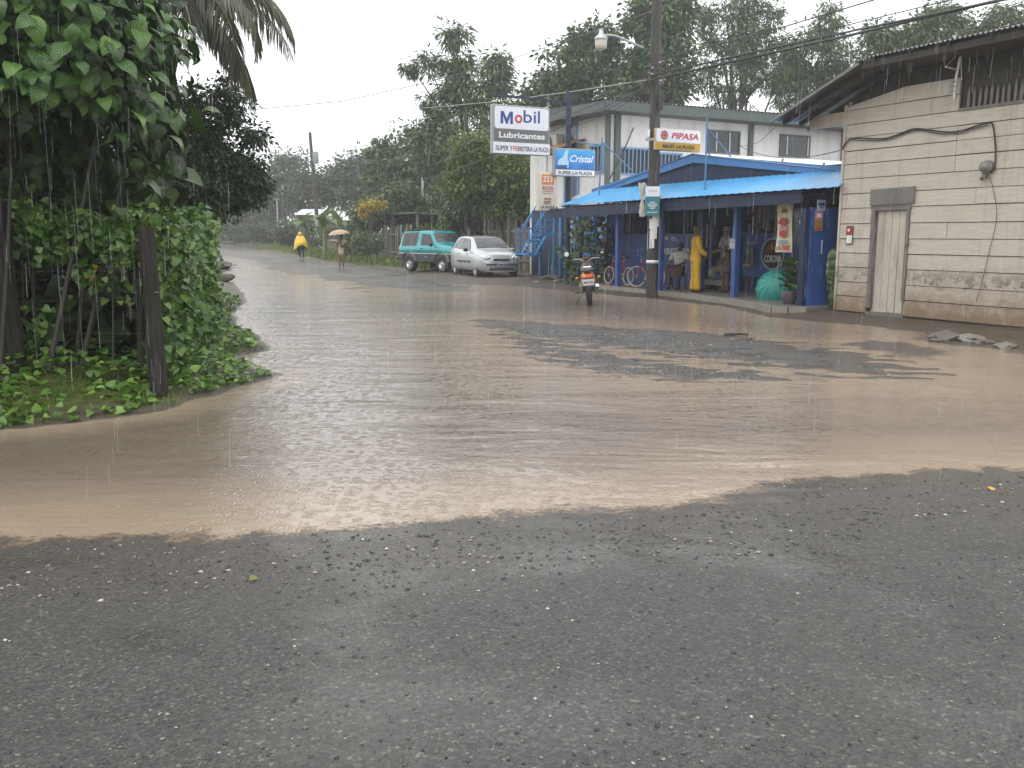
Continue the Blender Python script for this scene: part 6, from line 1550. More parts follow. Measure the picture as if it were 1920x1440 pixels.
lb = loft([(x, [(0, .36), (ip(x, JW) * .86, .36), (ip(x, JW) * .98, .42), (ip(x, JW) + .005, .6), (ip(x, JW) + .005, .752), (0, .752)]) for x in np.linspace(-1.85, 1.8, 20)]).build("lower_body", M_clad, jeep)
JWH = [(-1.05, .68), (1.12, .68)]
cut_wells(lb, [(x, s_ * .80, .40) for x, _ in JWH for s_ in (-1, 1)], .44)
MB().box((0, 0, .45), (2.8, 1.0, .2)).build("underbody", M_dark, jeep)
for x, y in JWH:
    for s_ in (-1, 1):
        wheel(jeep, x, s_ * y, .365, .25, M_chrome, s_, 6, rimr=.56)
        rows_ = [[(x + .47 * math.cos(a), s_ * yy, .40 + .42 * math.sin(a)) for yy in (.76, .86)] for a in np.linspace(.15, PI - .15, 12)]
        MB().grid(rows_).build("arch_flare", mat("flare_grey", (.30, .30, .30), .4), jeep)
for s_ in (-1, 1):
    def jp(x, f_, off=.012): t, b, w, wt = ip(x, JT), ip(x, JB), ip(x, JW), ip(x, JWT); return (x, s_ * (wt + (w * .96 - wt) * (1 - f_) + off), b + (t - .04 - b) * f_)
    def jg(pts_, nme, m_=M_carglass, off=.012): P = [jp(x, f_, off) for x, f_ in pts_]; MB().add(P, [tuple(range(len(P)))]).build(nme, m_, jeep)
    jg([(-1.62, .02), (-.58, .02), (-.48, .98), (-1.52, .98)], "canopy_side", M_clad, .008); jg([(-1.5, .1), (-.68, .1), (-.62, .85), (-1.42, .85)], "rear_side_window", M_carglass, .016)
    jg([(-.28, .06), (.60, .06), (.55, .3), (.28, .86), (-.28, .86)], "door_window")
    MB().box((0, s_ * .80, .765), (3.5, .02, .035)).build("side_stripe", mat("stripe_pale", (.45, .45, .45), .4), jeep)
    MB().box((-.2, s_ * .80, .97), (.13, .03, .04), bev=.01).build("door_handle", M_dark, jeep)
    MB().bar((-.36, s_ * .795, .78), (-.36, s_ * .765, 1.08), .01, .006).build("door_seam", M_black, jeep)
    MB().box((.56, s_ * .90, 1.14), (.08, .16, .16), bev=.03).build("mirror", M_dark, jeep)
    MB().ball((1.80, s_ * .5, .92), (.04, .11, .09), 12, 8).build("headlight", M_lens, jeep); MB().box((-1.87, s_ * .62, .88), (.04, .14, .2)).build("tail_light", M_red, jeep)
    text("side_lettering", "4x4", .12, mat("jeep_decal", (.1, .35, .5), .4), jeep, (.1, s_ * .803, .64), (PI / 2, 0, 0 if s_ < 0 else PI), .004, .2)
MB().grid([[(x, ip(x, JWT) * q * .90, ip(x, JT) + .014) for q in (-1, -.3, .3, 1)] for x in np.linspace(.38, .70, 6)]).build("windscreen", M_carglass, jeep)
MB().grid([[(x, ip(x, JWT) * q, ip(x, JT) + .012) for q in (-.97, -.3, .3, .97)] for x in np.linspace(-1.48, -.5, 5)]).build("canopy_top", M_clad, jeep)
MB().box((1.83, 0, .55), (.14, 1.6, .16), bev=.04).build("bumper", M_clad, jeep); MB().box((-1.9, 0, .55), (.14, 1.6, .14), bev=.04).build("bumper", M_clad, jeep)
MB().box((1.81, 0, .9), (.03, .8, .16)).build("grille", M_dark, jeep)
MB().lathe([(.14, -.1), (.3, -.1), (.34, 0), (.3, .1), (.14, .1)], (-1.98, 0, .98), (1, 0, 0), 24, True, True).build("spare_wheel", M_black, jeep)

# ------------------------------------------------------------------ motorcycle seen from behind
def spoke_wheel(parent, c, r, w, tyre_m, rim_m, ax_=(0, 1, 0), n=18, name="wheel", tr=None, yaw=0):
    o = empty(name); o.parent = parent; o.location = c; o.rotation_euler = (0, 0, yaw); tr = tr or w / 2
    MB().lathe([(r - tr + tr * math.cos(a), w / 2 * math.sin(a)) for a in np.linspace(0, 2 * PI, 9)[:-1]], (0, 0, 0), ax_, 30, True, True).build("tyre", tyre_m, o)
    ri = r - 2 * tr; MB().lathe([(ri, -w * .3), (ri + .012, -w * .3), (ri + .012, w * .3), (ri, w * .3)], (0, 0, 0), ax_, 30, True, True).build("rim", rim_m, o)
    MB().lathe([(0, -w * .6), (.03, -w * .6), (.03, w * .6), (0, w * .6)], (0, 0, 0), ax_, 10, False).build("hub", M_galv, o)
    m_ = MB()
    for k in range(n): a = 2 * PI * k / n; m_.tube([(.025 * math.cos(a + .4), w * .3 * (-1) ** k, .025 * math.sin(a + .4)), (ri * math.cos(a), 0, ri * math.sin(a))], .0022, 4, False)
    m_.build("spokes", M_galv, o)["kind"] = "stuff"
    return o
M_orange = mat("orange_plastic", (.62, .17, .02), .3, .12, 8, .02)
mx, my = gp(1106, 573)
mc = empty("motorcycle", (mx, my, -.02), R(86), "orange and black motorcycle parked in the flood with its tail to the camera", "motorcycle")
mc.rotation_euler = (R(-5), 0, R(86))
spoke_wheel(mc, (0, 0, .31), .31, .13, M_black, M_dark, name="rear_wheel"); spoke_wheel(mc, (1.32, 0, .32), .32, .10, M_black, M_dark, name="front_wheel", yaw=.12)
m_ = loft([(-.22, [(0, .60), (.07, .61), (.08, .66), (.04, .70), (0, .70)]), (-.02, [(0, .60), (.11, .61), (.13, .70), (.10, .77), (0, .78)]), (.3, [(0, .58), (.11, .60), (.14, .72), (.10, .80), (0, .80)]), (.5, [(0, .56), (.10, .58), (.12, .70), (.09, .76), (0, .77)])])
m_.build("tail_panel", M_orange, mc)
for s_ in (-1, 1): MB().prism([(-.05, .55), (.35, .50), (.42, .72), (.02, .70)], s_ * .125, s_ * .155, lambda x, y, t: (x, t, y)).build("side_panel", M_orange, mc)
loft([(-.12, [(0, .785), (.08, .785), (.09, .81), (0, .83)]), (.25, [(0, .80), (.12, .80), (.13, .83), (0, .86)]), (.62, [(0, .78), (.10, .78), (.10, .82), (0, .85)])]).build("seat", M_black, mc)
loft([(.55, [(0, .72), (.10, .74), (.12, .84), (.06, .92), (0, .94)]), (.8, [(0, .70), (.14, .74), (.16, .86), (.08, .97), (0, .99)]), (1.0, [(0, .76), (.10, .78), (.11, .88), (.05, .95), (0, .96)])]).build("tank", M_dark, mc)
MB().prism([(-.30, .42), (-.27, .66), (-.05, .62), (.02, .56), (-.22, .60), (-.25, .42)], -.075, .075, lambda x, y, t: (x, t, y)).build("rear_mudguard", M_black, mc)
pl = MB().box((-.315, 0, .565), (.012, .25, .14), (0, -.2, 0)).build("number_plate", M_signwhite, mc)
text("plate_lettering", "MOT 218", .06, M_ink_k, pl, (-.325, 0, .565), (PI / 2, 0, -PI / 2), .002, width=.2)
MB().box((-.245, 0, .665), (.05, .16, .055), bev=.015).build("tail_light", M_red, mc)
for s_ in (-1, 1):
    MB().tube([(-.15, s_ * .10, .66), (-.16, s_ * .22, .67)], .01, 5).build("indicator_stem", M_black, mc); MB().ball((-.165, s_ * .25, .67), (.03, .04, .03), 10, 6).build("indicator", M_amb, mc)
    MB().tube([(.0, s_ * .10, .31), (.48, s_ * .11, .40)], .022, 7).build("swingarm", M_galv, mc); MB().tube([(.0, s_ * .12, .34), (.18, s_ * .12, .66)], .025, 8).build("shock", M_dark, mc)
    MB().tube([(1.32, s_ * .08, .32), (1.10, s_ * .08, .98)], .026, 8).build("fork_leg", M_galv, mc)
    MB().tube(smooth_path([(1.02, s_ * .05, 1.0), (1.0, s_ * .16, 1.06), (.92, s_ * .40, 1.05)], 4), .013, 7).build("handlebar", M_galv, mc); MB().tube([(.94, s_ * .32, 1.05), (.91, s_ * .43, 1.048)], .02, 8).build("grip", M_black, mc)
    st_ = [(.95, s_ * .28, 1.06), (.93, s_ * .36, 1.14), (.92, s_ * .43, 1.19)] if s_ > 0 else [(.95, s_ * .24, 1.07), (.94, s_ * .30, 1.15), (.93, s_ * .37, 1.17)]
    MB().tube(st_, .007, 5).build("mirror_stem", M_black, mc)
    if s_ > 0:
        mr = MB().lathe([(0, .02), (.05, .02), (.062, 0), (.055, -.02), (0, -.024)], (.92, .45, 1.205), (1, 0, .0), 18).build("mirror", M_black, mc); MB().lathe([(0, -.0265), (.055, -.0265)], (.92, .45, 1.205), (1, 0, .0), 18).build("mirror_glass", M_signwhite, mr)  # plain white on the mirror face stands in for reflected sky
    else: MB().ball((.93, -.39, 1.175), (.02, .05, .02), 10, 6).build("mirror", M_galv, mc)
    MB().tube([(.35, s_ * .12, .32), (.36, s_ * .30, .31)], .016, 6).build("foot_peg", M_black, mc)
MB().tube(smooth_path([(.7, -.12, .35), (.35, -.17, .30), (.05, -.19, .40), (-.12, -.20, .48)], 4), [.025] * 9 + [.045] * 4, 9).build("exhaust", M_galv, mc)
MB().box((.62, 0, .42), (.36, .26, .34), bev=.05).build("engine", M_dark, mc); MB().tube([(.5, 0, .72), (.98, 0, .9), (1.05, 0, .6), (.75, 0, .3), (.45, 0, .32), (.4, 0, .6), (.0, .06, .72)], .024, 7).build("frame", M_black, mc)
MB().tube([(.4, .12, .30), (.32, .34, .02)], .012, 6).build("side_stand", M_black, mc); MB().box((.31, .36, .015), (.06, .05, .012)).build("stand_foot", M_black, mc)
MB().box((1.1, 0, 1.02), (.12, .2, .16), bev=.04).build("headlight_cowl", mat("cowl_red", (.35, .06, .02), .35), mc); MB().box((1.0, 0, 1.07), (.06, .16, .06), bev=.02).build("instrument", M_dark, mc)
MB().grid([[(1.32 + .36 * math.cos(a), y, .32 + .36 * math.sin(a)) for y in (-.06, 0, .06)] for a in np.linspace(.3, 2.3, 9)]).build("front_mudguard", M_orange, mc)
MB().tube([(.25, -.14, .84), (-.10, -.14, .85), (-.14, 0, .86), (-.10, .14, .85), (.25, .14, .84)], .012, 6).build("grab_rail", M_galv, mc); MB().box((-.13, 0, .90), (.1, .2, .05), bev=.02).build("rack_pad", M_signwhite, mc)

# ------------------------------------------------------------------ bicycles
M_bred_f = mat("bicycle_red", (.33, .03, .03), .35, .15, 10, .02); M_btyre = mat("bicycle_white_tyre", (.42, .38, .34), .5, .15, 12, .05)
def bicycle(label, loc, rz, r=.30, frame=M_bred_f, tyre=M_btyre, yaw=0.0, name="bicycle", lean=.08, chain=True):
    o = empty(name, loc, 0, label, "bicycle", "bicycles"); o.rotation_euler = (lean, 0, rz); wbm = 1.0
    spoke_wheel(o, (0, 0, r), r, .04, tyre, M_galv, name="rear_wheel", n=20); spoke_wheel(o, (wbm, 0, r), r, .04, tyre, M_galv, name="front_wheel", n=20, yaw=yaw)
    bb = (.42, 0, r - .02); seat = (.30, 0, r + .42); hd1 = (.86, 0, r + .40); hd2 = (.89, 0, r + .28)
    m_ = MB()
    for a, b_, q in ((bb, seat, .016), (seat, hd1, .016), (bb, hd2, .018), (hd1, hd2, .02)): m_.tube([a, b_], q, 7)
    for s_ in (-1, 1): m_.tube([(0, s_ * .05, r), (.40, s_ * .03, r - .02)], .01, 6); m_.tube([(0, s_ * .05, r), (.30, s_ * .02, r + .38)], .009, 6)
    m_.build("frame", frame, o)
    for s_ in (-1, 1): MB().tube(smooth_path([(.88, 0, r + .30), (.9, s_ * .045, r + .24), (wbm, s_ * .05, r)], 3), .012, 6).build("fork_blade", frame, o); MB().tube(smooth_path([(.84, 0, r + .56), (.82, s_ * .16, r + .60), (.68, s_ * .27, r + .57)], 4), .011, 6).build("handlebar", M_galv, o)
    MB().tube([(.86, 0, r + .4), (.84, 0, r + .57)], .012, 6).build("stem", M_galv, o); MB().tube([seat, (.28, 0, r + .52)], .012, 6).build("seat_post", M_galv, o)
    loft([(.12, [(0, r + .52), (.08, r + .53), (.08, r + .56), (0, r + .57)]), (.26, [(0, r + .52), (.06, r + .53), (.06, r + .56), (0, r + .565)]), (.42, [(0, r + .52), (.015, r + .53), (.015, r + .55), (0, r + .555)])]).build("saddle", M_black, o)
    MB().lathe([(.06, -.045), (.085, -.045), (.085, -.035), (.06, -.035)], (.42, 0, r - .02), (0, 1, 0), 18, True, True).build("chainring", M_galv, o)
    for s_ in (-1, 1): MB().tube([(.42, s_ * .06, r - .02), (.42 + s_ * .12, s_ * .07, r - .10)], .009, 5).build("crank", M_galv, o); MB().box((.42 + s_ * .12, s_ * .11, r - .10), (.08, .07, .02)).build("pedal", M_black, o)
    return o
b1 = fn(1183, 533, -.85); b1s = fn(1136, 533, -.85)[0]
bicycle("red bicycle with pale tyres, farther from the utility pole, under the porch", W(b1s - .98, -.95, .135), ROT, .27)
bicycle("red bicycle partly hidden by the utility pole with its front wheel turned", W(fn(1192, 540, -.75)[0] - 1.0, -.75, .135), ROT, .30, yaw=.5)
# ------------------------------------------------------------------ people
M_skin = mat("brown_skin", (.16, .085, .055), .5, .12, 12, .03); M_hair = mat("dark_hair", (.012, .010, .009), .45, .3, 40, .2)
def skin(name, vd, edges, m, parent, sub=2, root=None):
    names = list(vd); me = bpy.data.meshes.new(name)
    me.from_pydata([vd[k][:3] for k in names], [(names.index(a), names.index(b)) for a, b in edges], [])
    o = link(name, me, parent); o.modifiers.new("s", 'SKIN')
    for i, k in enumerate(names):
        r_ = vd[k][3]; me.skin_vertices[0].data[i].radius = (r_, vd[k][4] if len(vd[k]) > 4 else r_)
        me.skin_vertices[0].data[i].use_root = (k == (root or names[0]))
    o.modifiers.new("u", 'SUBSURF').levels = sub
    evaluated(o); o.data.materials.clear(); o.data.materials.append(m)
    for p in o.data.polygons: p.use_smooth = True
    return o
def human(o, J, fat=1.0, fingers=True):
    """one continuous body from joints J (facing -y); returns the body object"""
    r = dict(pelvis=.115, waist=.105, chest=.125, neck=.05, chin=.068, crown=.085, nose=.016)
    v = {k: (*J[k], r[k] * (fat if k in ("pelvis", "waist", "chest") else 1)) for k in ("pelvis", "waist", "chest", "neck", "chin", "crown")}
    e = [("pelvis", "waist"), ("waist", "chest"), ("chest", "neck"), ("neck", "chin"), ("chin", "crown")]
    c = Vector(J["chin"]).lerp(Vector(J["crown"]), .45); fd = Vector(J.get("face", (0, -1, 0))).normalized(); v["nose"] = (*(c + fd * .088), .018); e.append(("chin", "nose"))
    for s in "LR":
        for k, q in (("shoulder", .058), ("elbow", .040), ("wrist", .028), ("hip", .092), ("knee", .058), ("ankle", .038), ("toe", .032)): v[k + s] = (*J[k + s], q * (fat if k in ("hip",) else 1))
        hd = (Vector(J["wrist" + s]) - Vector(J["elbow" + s])).normalized(); w = Vector(J["wrist" + s]); side = hd.cross(Vector((0, 1, .2))).normalized()
        v["palm" + s] = (*(w + hd * .06), .026, .018); e += [("chest", "shoulder" + s), ("shoulder" + s, "elbow" + s), ("elbow" + s, "wrist" + s), ("wrist" + s, "palm" + s), ("pelvis", "hip" + s), ("hip" + s, "knee" + s), ("knee" + s, "ankle" + s), ("ankle" + s, "toe" + s)]
        for i, (off, ln) in enumerate(((-.027, .075), (-.009, .088), (.009, .083), (.026, .066))):
            b = w + hd * .085 + side * off; m1 = b + hd * ln * .5 + fd * .006; t_ = b + hd * ln + fd * .022
            v["f%d%s" % (i, s)] = (*m1, .009); v["g%d%s" % (i, s)] = (*t_, .008); e += [("palm" + s, "f%d%s" % (i, s)), ("f%d%s" % (i, s), "g%d%s" % (i, s))]
        v["t0" + s] = (*(w + hd * .05 + side * -.045), .010); v["t1" + s] = (*(w + hd * .085 + side * -.062 + fd * .012), .009); e += [("palm" + s, "t0" + s), ("t0" + s, "t1" + s)]
    body = skin("body", v, e, M_skin, o, 1, "pelvis")
    side = fd.cross(Vector((0, 0, 1)))
    for s_ in (-1, 1):
        MB().ball(tuple(c + fd * .078 + side * s_ * .032 + Vector((0, 0, .012))), .010, 8, 6).build("eye", M_dark, body); MB().ball(tuple(c + side * s_ * .085 - fd * .0), (.015, .02, .03), 8, 6).build("ear", M_skin, body)
    MB().ball(tuple(c + fd * .080 + Vector((0, 0, -.045))), (.022, .012, .006), 8, 5).build("mouth", mat("lip_tone", (.12, .045, .04), .5), body)
    return body
def sleeve(name, pts, m, o, sub=2): v = {"a%d" % i: p for i, p in enumerate(pts)}; return skin(name, v, [("a%d" % i, "a%d" % (i + 1)) for i in range(len(pts) - 1)], m, o, sub)
def garment(name, v, e, m, o, root):          # hems and cuffs run a little past the last joint
    v = dict(v); deg = {}
    for a, b in e: deg.setdefault(a, []).append(b); deg.setdefault(b, []).append(a)
    for k, nb in deg.items():
        if len(nb) == 1:
            p = Vector(v[k][:3]); d_ = (p - Vector(v[nb[0]][:3])).normalized(); v[k] = (*(p + d_ * v[k][3] * .55), *v[k][3:])
    return skin(name, v, e, m, o, 2, root)
def stand(J=None):
    b = dict(pelvis=(0, 0, .94), waist=(0, 0, 1.08), chest=(0, 0, 1.27), neck=(0, .0, 1.43), chin=(0, -.015, 1.51), crown=(0, 0, 1.60), shoulderL=(.17, 0, 1.37), shoulderR=(-.17, 0, 1.37), elbowL=(.23, .02, 1.10), elbowR=(-.23, .02, 1.10), wristL=(.24, -.06, .86), wristR=(-.24, -.06, .86),
             hipL=(.09, 0, .88), hipR=(-.09, 0, .88), kneeL=(.10, -.01, .48), kneeR=(-.10, -.01, .48), ankleL=(.10, .02, .08), ankleR=(-.10, .02, .08), toeL=(.11, -.14, .035), toeR=(-.11, -.14, .035))
    b.update(J or {}); return b
M_ysuit = mat("yellow_rainsuit", (.66, .38, .008), .32, .14, 7, .25)
def rumple(o, amp, scale, seed=1):           # soft folds in cloth, as real relief
    g_ = np.random.default_rng(seed); me = o.data; co = np.empty(len(me.vertices) * 3, np.float32); me.vertices.foreach_get("co", co); P = co.reshape(-1, 3)
    n_ = np.empty(len(me.vertices) * 3, np.float32); me.vertices.foreach_get("normal", n_); Nn = n_.reshape(-1, 3)
    h = np.sin(P[:, 2] * scale * 1.3 + np.sin(P[:, 0] * scale * .8 + seed) * 2) * .6 + np.sin(P[:, 0] * scale + P[:, 2] * scale * .5 + seed) * .4
    me.vertices.foreach_set("co", (P + Nn * (h * amp)[:, None]).ravel().astype(np.float32)); me.update()
# --- man in a yellow rain suit on the walkway, back to the street
sx = fn(1303, 552, -.75)
p = W(sx[0], -.75, .135)
o = empty("person", p, ROT - R(25), "person in yellow rain jacket and trousers with olive cap, standing on the shop walkway", "person")
J = stand(dict(wristR=(-.22, -.20, .95), elbowR=(-.25, -.02, 1.10), wristL=(.20, -.18, .94), ankleL=(.12, .03, .08), ankleR=(-.11, -.02, .08)))
body = human(o, J)
T_ = {"pelvis": (0, 0, .82, .185, .165), "waist": (0, 0, 1.06, .155, .14), "chest": (0, 0, 1.27, .165, .14), "col": (0, .01, 1.42, .085), "sL": (.18, 0, 1.365, .085), "eL": (*J["elbowL"], .075), "wL": (*J["wristL"], .062), "sR": (-.18, 0, 1.365, .085), "eR": (*J["elbowR"], .075), "wR": (*J["wristR"], .062)}
jk = garment("jacket", T_, [("pelvis", "waist"), ("waist", "chest"), ("chest", "col"), ("chest", "sL"), ("sL", "eL"), ("eL", "wL"), ("chest", "sR"), ("sR", "eR"), ("eR", "wR")], M_ysuit, o, "chest"); rumple(jk, .008, 24, 1)
L_ = {"p": (0, 0, .98, .15, .13), "hL": (.095, 0, .80, .115), "kL": (.105, .0, .46, .098), "aL": (*J["ankleL"], .095), "hR": (-.095, 0, .80, .115), "kR": (-.105, 0, .46, .098), "aR": (*J["ankleR"], .095)}
tr_ = garment("trousers", L_, [("p", "hL"), ("hL", "kL"), ("kL", "aL"), ("p", "hR"), ("hR", "kR"), ("kR", "aR")], M_ysuit, o, "p"); rumple(tr_, .007, 26, 2)
cp = MB().lathe([(0, .10), (.05, .095), (.09, .06), (.102, 0), (.10, -.03)], (0, .0, 1.585), (0, 0, 1), 18).build("cap", mat("olive_cap", (.13, .115, .06), .7), o); MB().ball((0, -.12, 1.585), (.07, .075, .012), 12, 6).build("peak", mat("olive_cap", (.1, .1, .05)), cp)
for s in "LR": MB().ball((J["ankle" + s][0], J["ankle" + s][1] - .06, .045), (.05, .13, .045), 12, 8).build("boot", M_black, o)
# --- seated person
M_shirt = mat("white_shirt", (.55, .53, .49), .7, .1, 9, .1); M_jean = mat("dark_trousers", (.03, .035, .05), .7, .3, 12, .1)
q = fn(1272, 545, -1.35); p = W(q[0], -1.35, .135)
ch = empty("stool", p, ROT, "low wooden stool under the seated person by the porch post", "stool")
MB().box((0, 0, .40), (.36, .32, .04), bev=.01).build("seat", M_shelf, ch)
for x in (-.14, .14):
    for y in (-.12, .12): MB().box((x, y, .19), (.04, .04, .38)).build("leg", M_shelf, ch)
o = empty("person", p, R(-30), "seated person in white shirt and dark trousers with a maroon cloth on the lap", "person")
J = stand(dict(pelvis=(0, .02, .50), waist=(0, .05, .64), chest=(0, .07, .84), neck=(0, .08, 1.0), chin=(-.01, .05, 1.08), crown=(-.02, .08, 1.17), face=(-.3, -1, .1), shoulderL=(.17, .07, .94), shoulderR=(-.17, .07, .94), elbowL=(.22, -.10, .72), elbowR=(-.26, -.06, .70), wristL=(.10, -.32, .66), wristR=(-.16, -.34, .64), hipL=(.10, .0, .47), hipR=(-.10, .0, .47), kneeL=(.13, -.42, .50), kneeR=(-.12, -.42, .50), ankleL=(.13, -.42, .09), ankleR=(-.11, -.46, .09), toeL=(.14, -.58, .04), toeR=(-.11, -.62, .04)))
human(o, J)
garment("shirt", {"p": (0, .03, .53, .15), "c": (0, .07, .84, .15, .13), "n": (0, .08, .97, .08), "sL": (.18, .07, .93, .078), "eL": (.215, -.03, .80, .07), "sR": (-.18, .07, .93, .078), "eR": (-.24, -.02, .79, .07)}, [("p", "c"), ("c", "n"), ("c", "sL"), ("sL", "eL"), ("c", "sR"), ("sR", "eR")], M_shirt, o, "c")
garment("trousers", {"p": (0, .02, .50, .14), "hL": (.10, -.1, .48, .10), "kL": (.13, -.42, .50, .082), "aL": (.13, -.42, .14, .07), "hR": (-.10, -.1, .48, .10), "kR": (-.12, -.42, .50, .082), "aR": (-.11, -.45, .14, .07)}, [("p", "hL"), ("hL", "kL"), ("kL", "aL"), ("p", "hR"), ("hR", "kR"), ("kR", "aR")], M_jean, o, "p")
MB().ball((-.02, .10, 1.17), (.098, .105, .085), 14, 8).build("hair", M_hair, o)
for s in "LR": MB().ball((J["ankle" + s][0], J["ankle" + s][1] - .07, .04), (.045, .12, .04), 10, 6).build("shoe", M_dark, o)
o2 = empty("folded_cloth", p, R(-30), "maroon folded cloth lying on the seated person's lap", "cloth")
m_ = MB(); rows_ = [[(.02 + .24 * a, -.30 + .26 * b_ + .02 * math.sin(a * 5), .61 + .05 * math.sin(a * 3 + b_ * 4) - .14 * max(0, a - .6)) for a in np.linspace(-1, 1, 9)] for b_ in np.linspace(-.6, .8, 7)]
m_.grid(rows_); m_.grid([[(x, y, z - .03) for x, y, z in r_] for r_ in rows_]); m_.build("fold", mat("maroon_cloth", (.10, .03, .03), .8, .3, 9, .2), o2)
MB().grid([[(x, -.47, z) for x in (-.2, 0, .2)] for z in (.60, .45, .33)]).build("hanging_edge", MATS["maroon_cloth"], o2)
# --- standing customer in striped shirt
def striped():
    t = NT("striped_shirt"); s_ = t.n("ShaderNodeSeparateXYZ"); t.l(t.coords("Object"), s_.inputs[0])
    f_ = t.math('GREATER_THAN', t.math('SINE', t.math('MULTIPLY', s_.outputs[0], 95.0)), .1); t.bsdf(t.mix(f_, (.05, .05, .055), (.42, .42, .42)), .7); return t.m
q = fn(1358, 552, -1.5); p = W(q[0], -1.5, .135)
o = empty("person", p, R(-75), "standing customer in striped shirt, grey shorts and pale cap at the doorway", "person")
J = stand(dict(elbowL=(.22, -.08, 1.12), wristL=(.10, -.28, 1.06), elbowR=(-.22, -.06, 1.12), wristR=(-.08, -.28, 1.04)))
human(o, J)
garment("shirt", {"p": (0, 0, .90, .145), "w": (0, 0, 1.08, .135), "c": (0, 0, 1.27, .15, .125), "n": (0, 0, 1.40, .075), "sL": (.18, 0, 1.36, .075), "eL": (.215, -.05, 1.17, .068), "sR": (-.18, 0, 1.36, .075), "eR": (-.215, -.04, 1.17, .068)}, [("p", "w"), ("w", "c"), ("c", "n"), ("c", "sL"), ("sL", "eL"), ("c", "sR"), ("sR", "eR")], striped(), o, "c")
garment("shorts", {"p": (0, 0, .90, .14), "hL": (.095, 0, .78, .11), "kL": (.105, 0, .52, .10), "hR": (-.095, 0, .78, .11), "kR": (-.105, 0, .52, .10)}, [("p", "hL"), ("hL", "kL"), ("p", "hR"), ("hR", "kR")], mat("grey_shorts", (.11, .105, .085), .7), o, "p")
cp = MB().lathe([(0, .095), (.05, .09), (.09, .055), (.10, 0), (.098, -.02)], (0, 0, 1.585), (0, 0, 1), 18).build("cap", mat("pale_cap", (.3, .3, .31), .6), o); MB().ball((0, -.11, 1.585), (.065, .075, .012), 10, 6).build("peak", mat("pale_cap", (.3, .3, .3)), cp)
for s in "LR": MB().ball((J["ankle" + s][0], J["ankle" + s][1] - .06, .04), (.045, .12, .04), 10, 6).build("shoe", M_dark, o)
# --- umbrellas
def umbrella(label, loc, axis, r, m, n=8, depth=.32, handle=.8, panels=True, name="umbrella", tips=True, rot=None):
    o = empty(name, loc, 0, label, "umbrella"); o.rotation_mode = 'QUATERNION'; o.rotation_quaternion = Vector((0, 0, 1)).rotation_difference(Vector(axis))
    def pt_(a, f_): sc_ = 1 - .045 * (1 - abs(math.cos(n * a / 2))) * f_; return Vector((r * sc_ * math.sin(f_ * 1.25) / math.sin(1.25) * math.cos(a), r * sc_ * math.sin(f_ * 1.25) / math.sin(1.25) * math.sin(a), -depth * (1 - math.cos(f_ * 1.25)) / (1 - math.cos(1.25))))
    for k in range(n):
        a0, a1 = 2 * PI * k / n, 2 * PI * (k + 1) / n; rows_ = []
        for i in range(7):
            f_ = i / 6; p0, p1 = pt_(a0, f_), pt_(a1, f_); rows_.append([tuple(p0.lerp(p1, t) - Vector((0, 0, .02 * f_ * math.sin(PI * t)))) for t in (0, .25, .5, .75, 1)])
        MB().grid(rows_).build("panel", m, o); MB().tube([tuple(pt_(a0, i / 6) - Vector((0, 0, .006))) for i in range(7)], .004, 5).build("rib", M_galv, o)
        MB().tube([tuple(pt_(a0, .5) - Vector((0, 0, .01))), (0, 0, -depth * 1.15)], .003, 4).build("stretcher", M_galv, o)
    MB().tube([(0, 0, .06), (0, 0, -handle)], .007, 6).build("shaft", M_galv, o); MB().tube(smooth_path([(0, 0, -handle), (0, 0, -handle - .08), (.03, 0, -handle - .12), (.07, 0, -handle - .09)], 4), .012, 7).build("handle", M_dark, o)
    return o
def cloth(name, c1, c2): t = NT(name); co = t.coords("Object"); t.bsdf(t.mix(t.noise(co, 6, 4), c1, c2), .4, 0, .5, t.bump(t.noise(co, 60, 3), .1, .004)); return t.m
# teal umbrella lying open on the walkway: rim on the slab, axis towards the street
q = fn(1440, 538, -.35); ctr = W(q[0], -.45, 0)
axd = (Vector((DN[0], DN[1], 0)) * .80 + Vector((-DS[0], -DS[1], 0)) * .38 + Vector((0, 0, .52))).normalized()
um = umbrella("open teal umbrella lying on the wet walkway below the round emblem", (ctr.x, ctr.y, .135 + .43), tuple(axd), .46, cloth("teal_cloth", (.010, .20, .17), (.02, .30, .25)), 14, .26, .55)
# --- woman with umbrella wading towards the camera
wx_, wy_ = gp(641, 504)
o = empty("person", (wx_, wy_, -.03), math.atan2(-1, .12) + PI / 2, "barefoot person in beige dress wading towards the camera with umbrella and dark bag", "person")
J = stand(dict(elbowR=(-.20, -.10, 1.14), wristR=(-.06, -.20, 1.32), elbowL=(.30, -.04, 1.16), wristL=(.48, -.10, .98), ankleL=(.07, .05, .10), kneeL=(.085, -.06, .48), ankleR=(-.09, -.05, .07), kneeR=(-.09, -.05, .48), toeL=(.08, -.10, .04), toeR=(-.10, -.20, .03)))
human(o, J, .92)
M_dress = mat("beige_dress", (.46, .38, .27), .7, .12, 8, .1)
dr = garment("dress", {"h": (0, 0, .72, .18, .15), "p": (0, 0, .92, .155, .13), "w": (0, 0, 1.08, .12, .105), "c": (0, 0, 1.26, .14, .115), "n": (0, 0, 1.38, .07), "sL": (.165, 0, 1.36, .068), "eL": (.225, -.02, 1.28, .062), "sR": (-.165, 0, 1.36, .068), "eR": (-.185, -.04, 1.28, .062)}, [("h", "p"), ("p", "w"), ("w", "c"), ("c", "n"), ("c", "sL"), ("sL", "eL"), ("c", "sR"), ("sR", "eR")], M_dress, o, "c")
MB().ball((0, .02, 1.585), (.098, .105, .095), 14, 8).build("hair", M_hair, o); MB().ball((0, .07, 1.50), (.07, .05, .09), 10, 6).build("hair_back", M_hair, o)
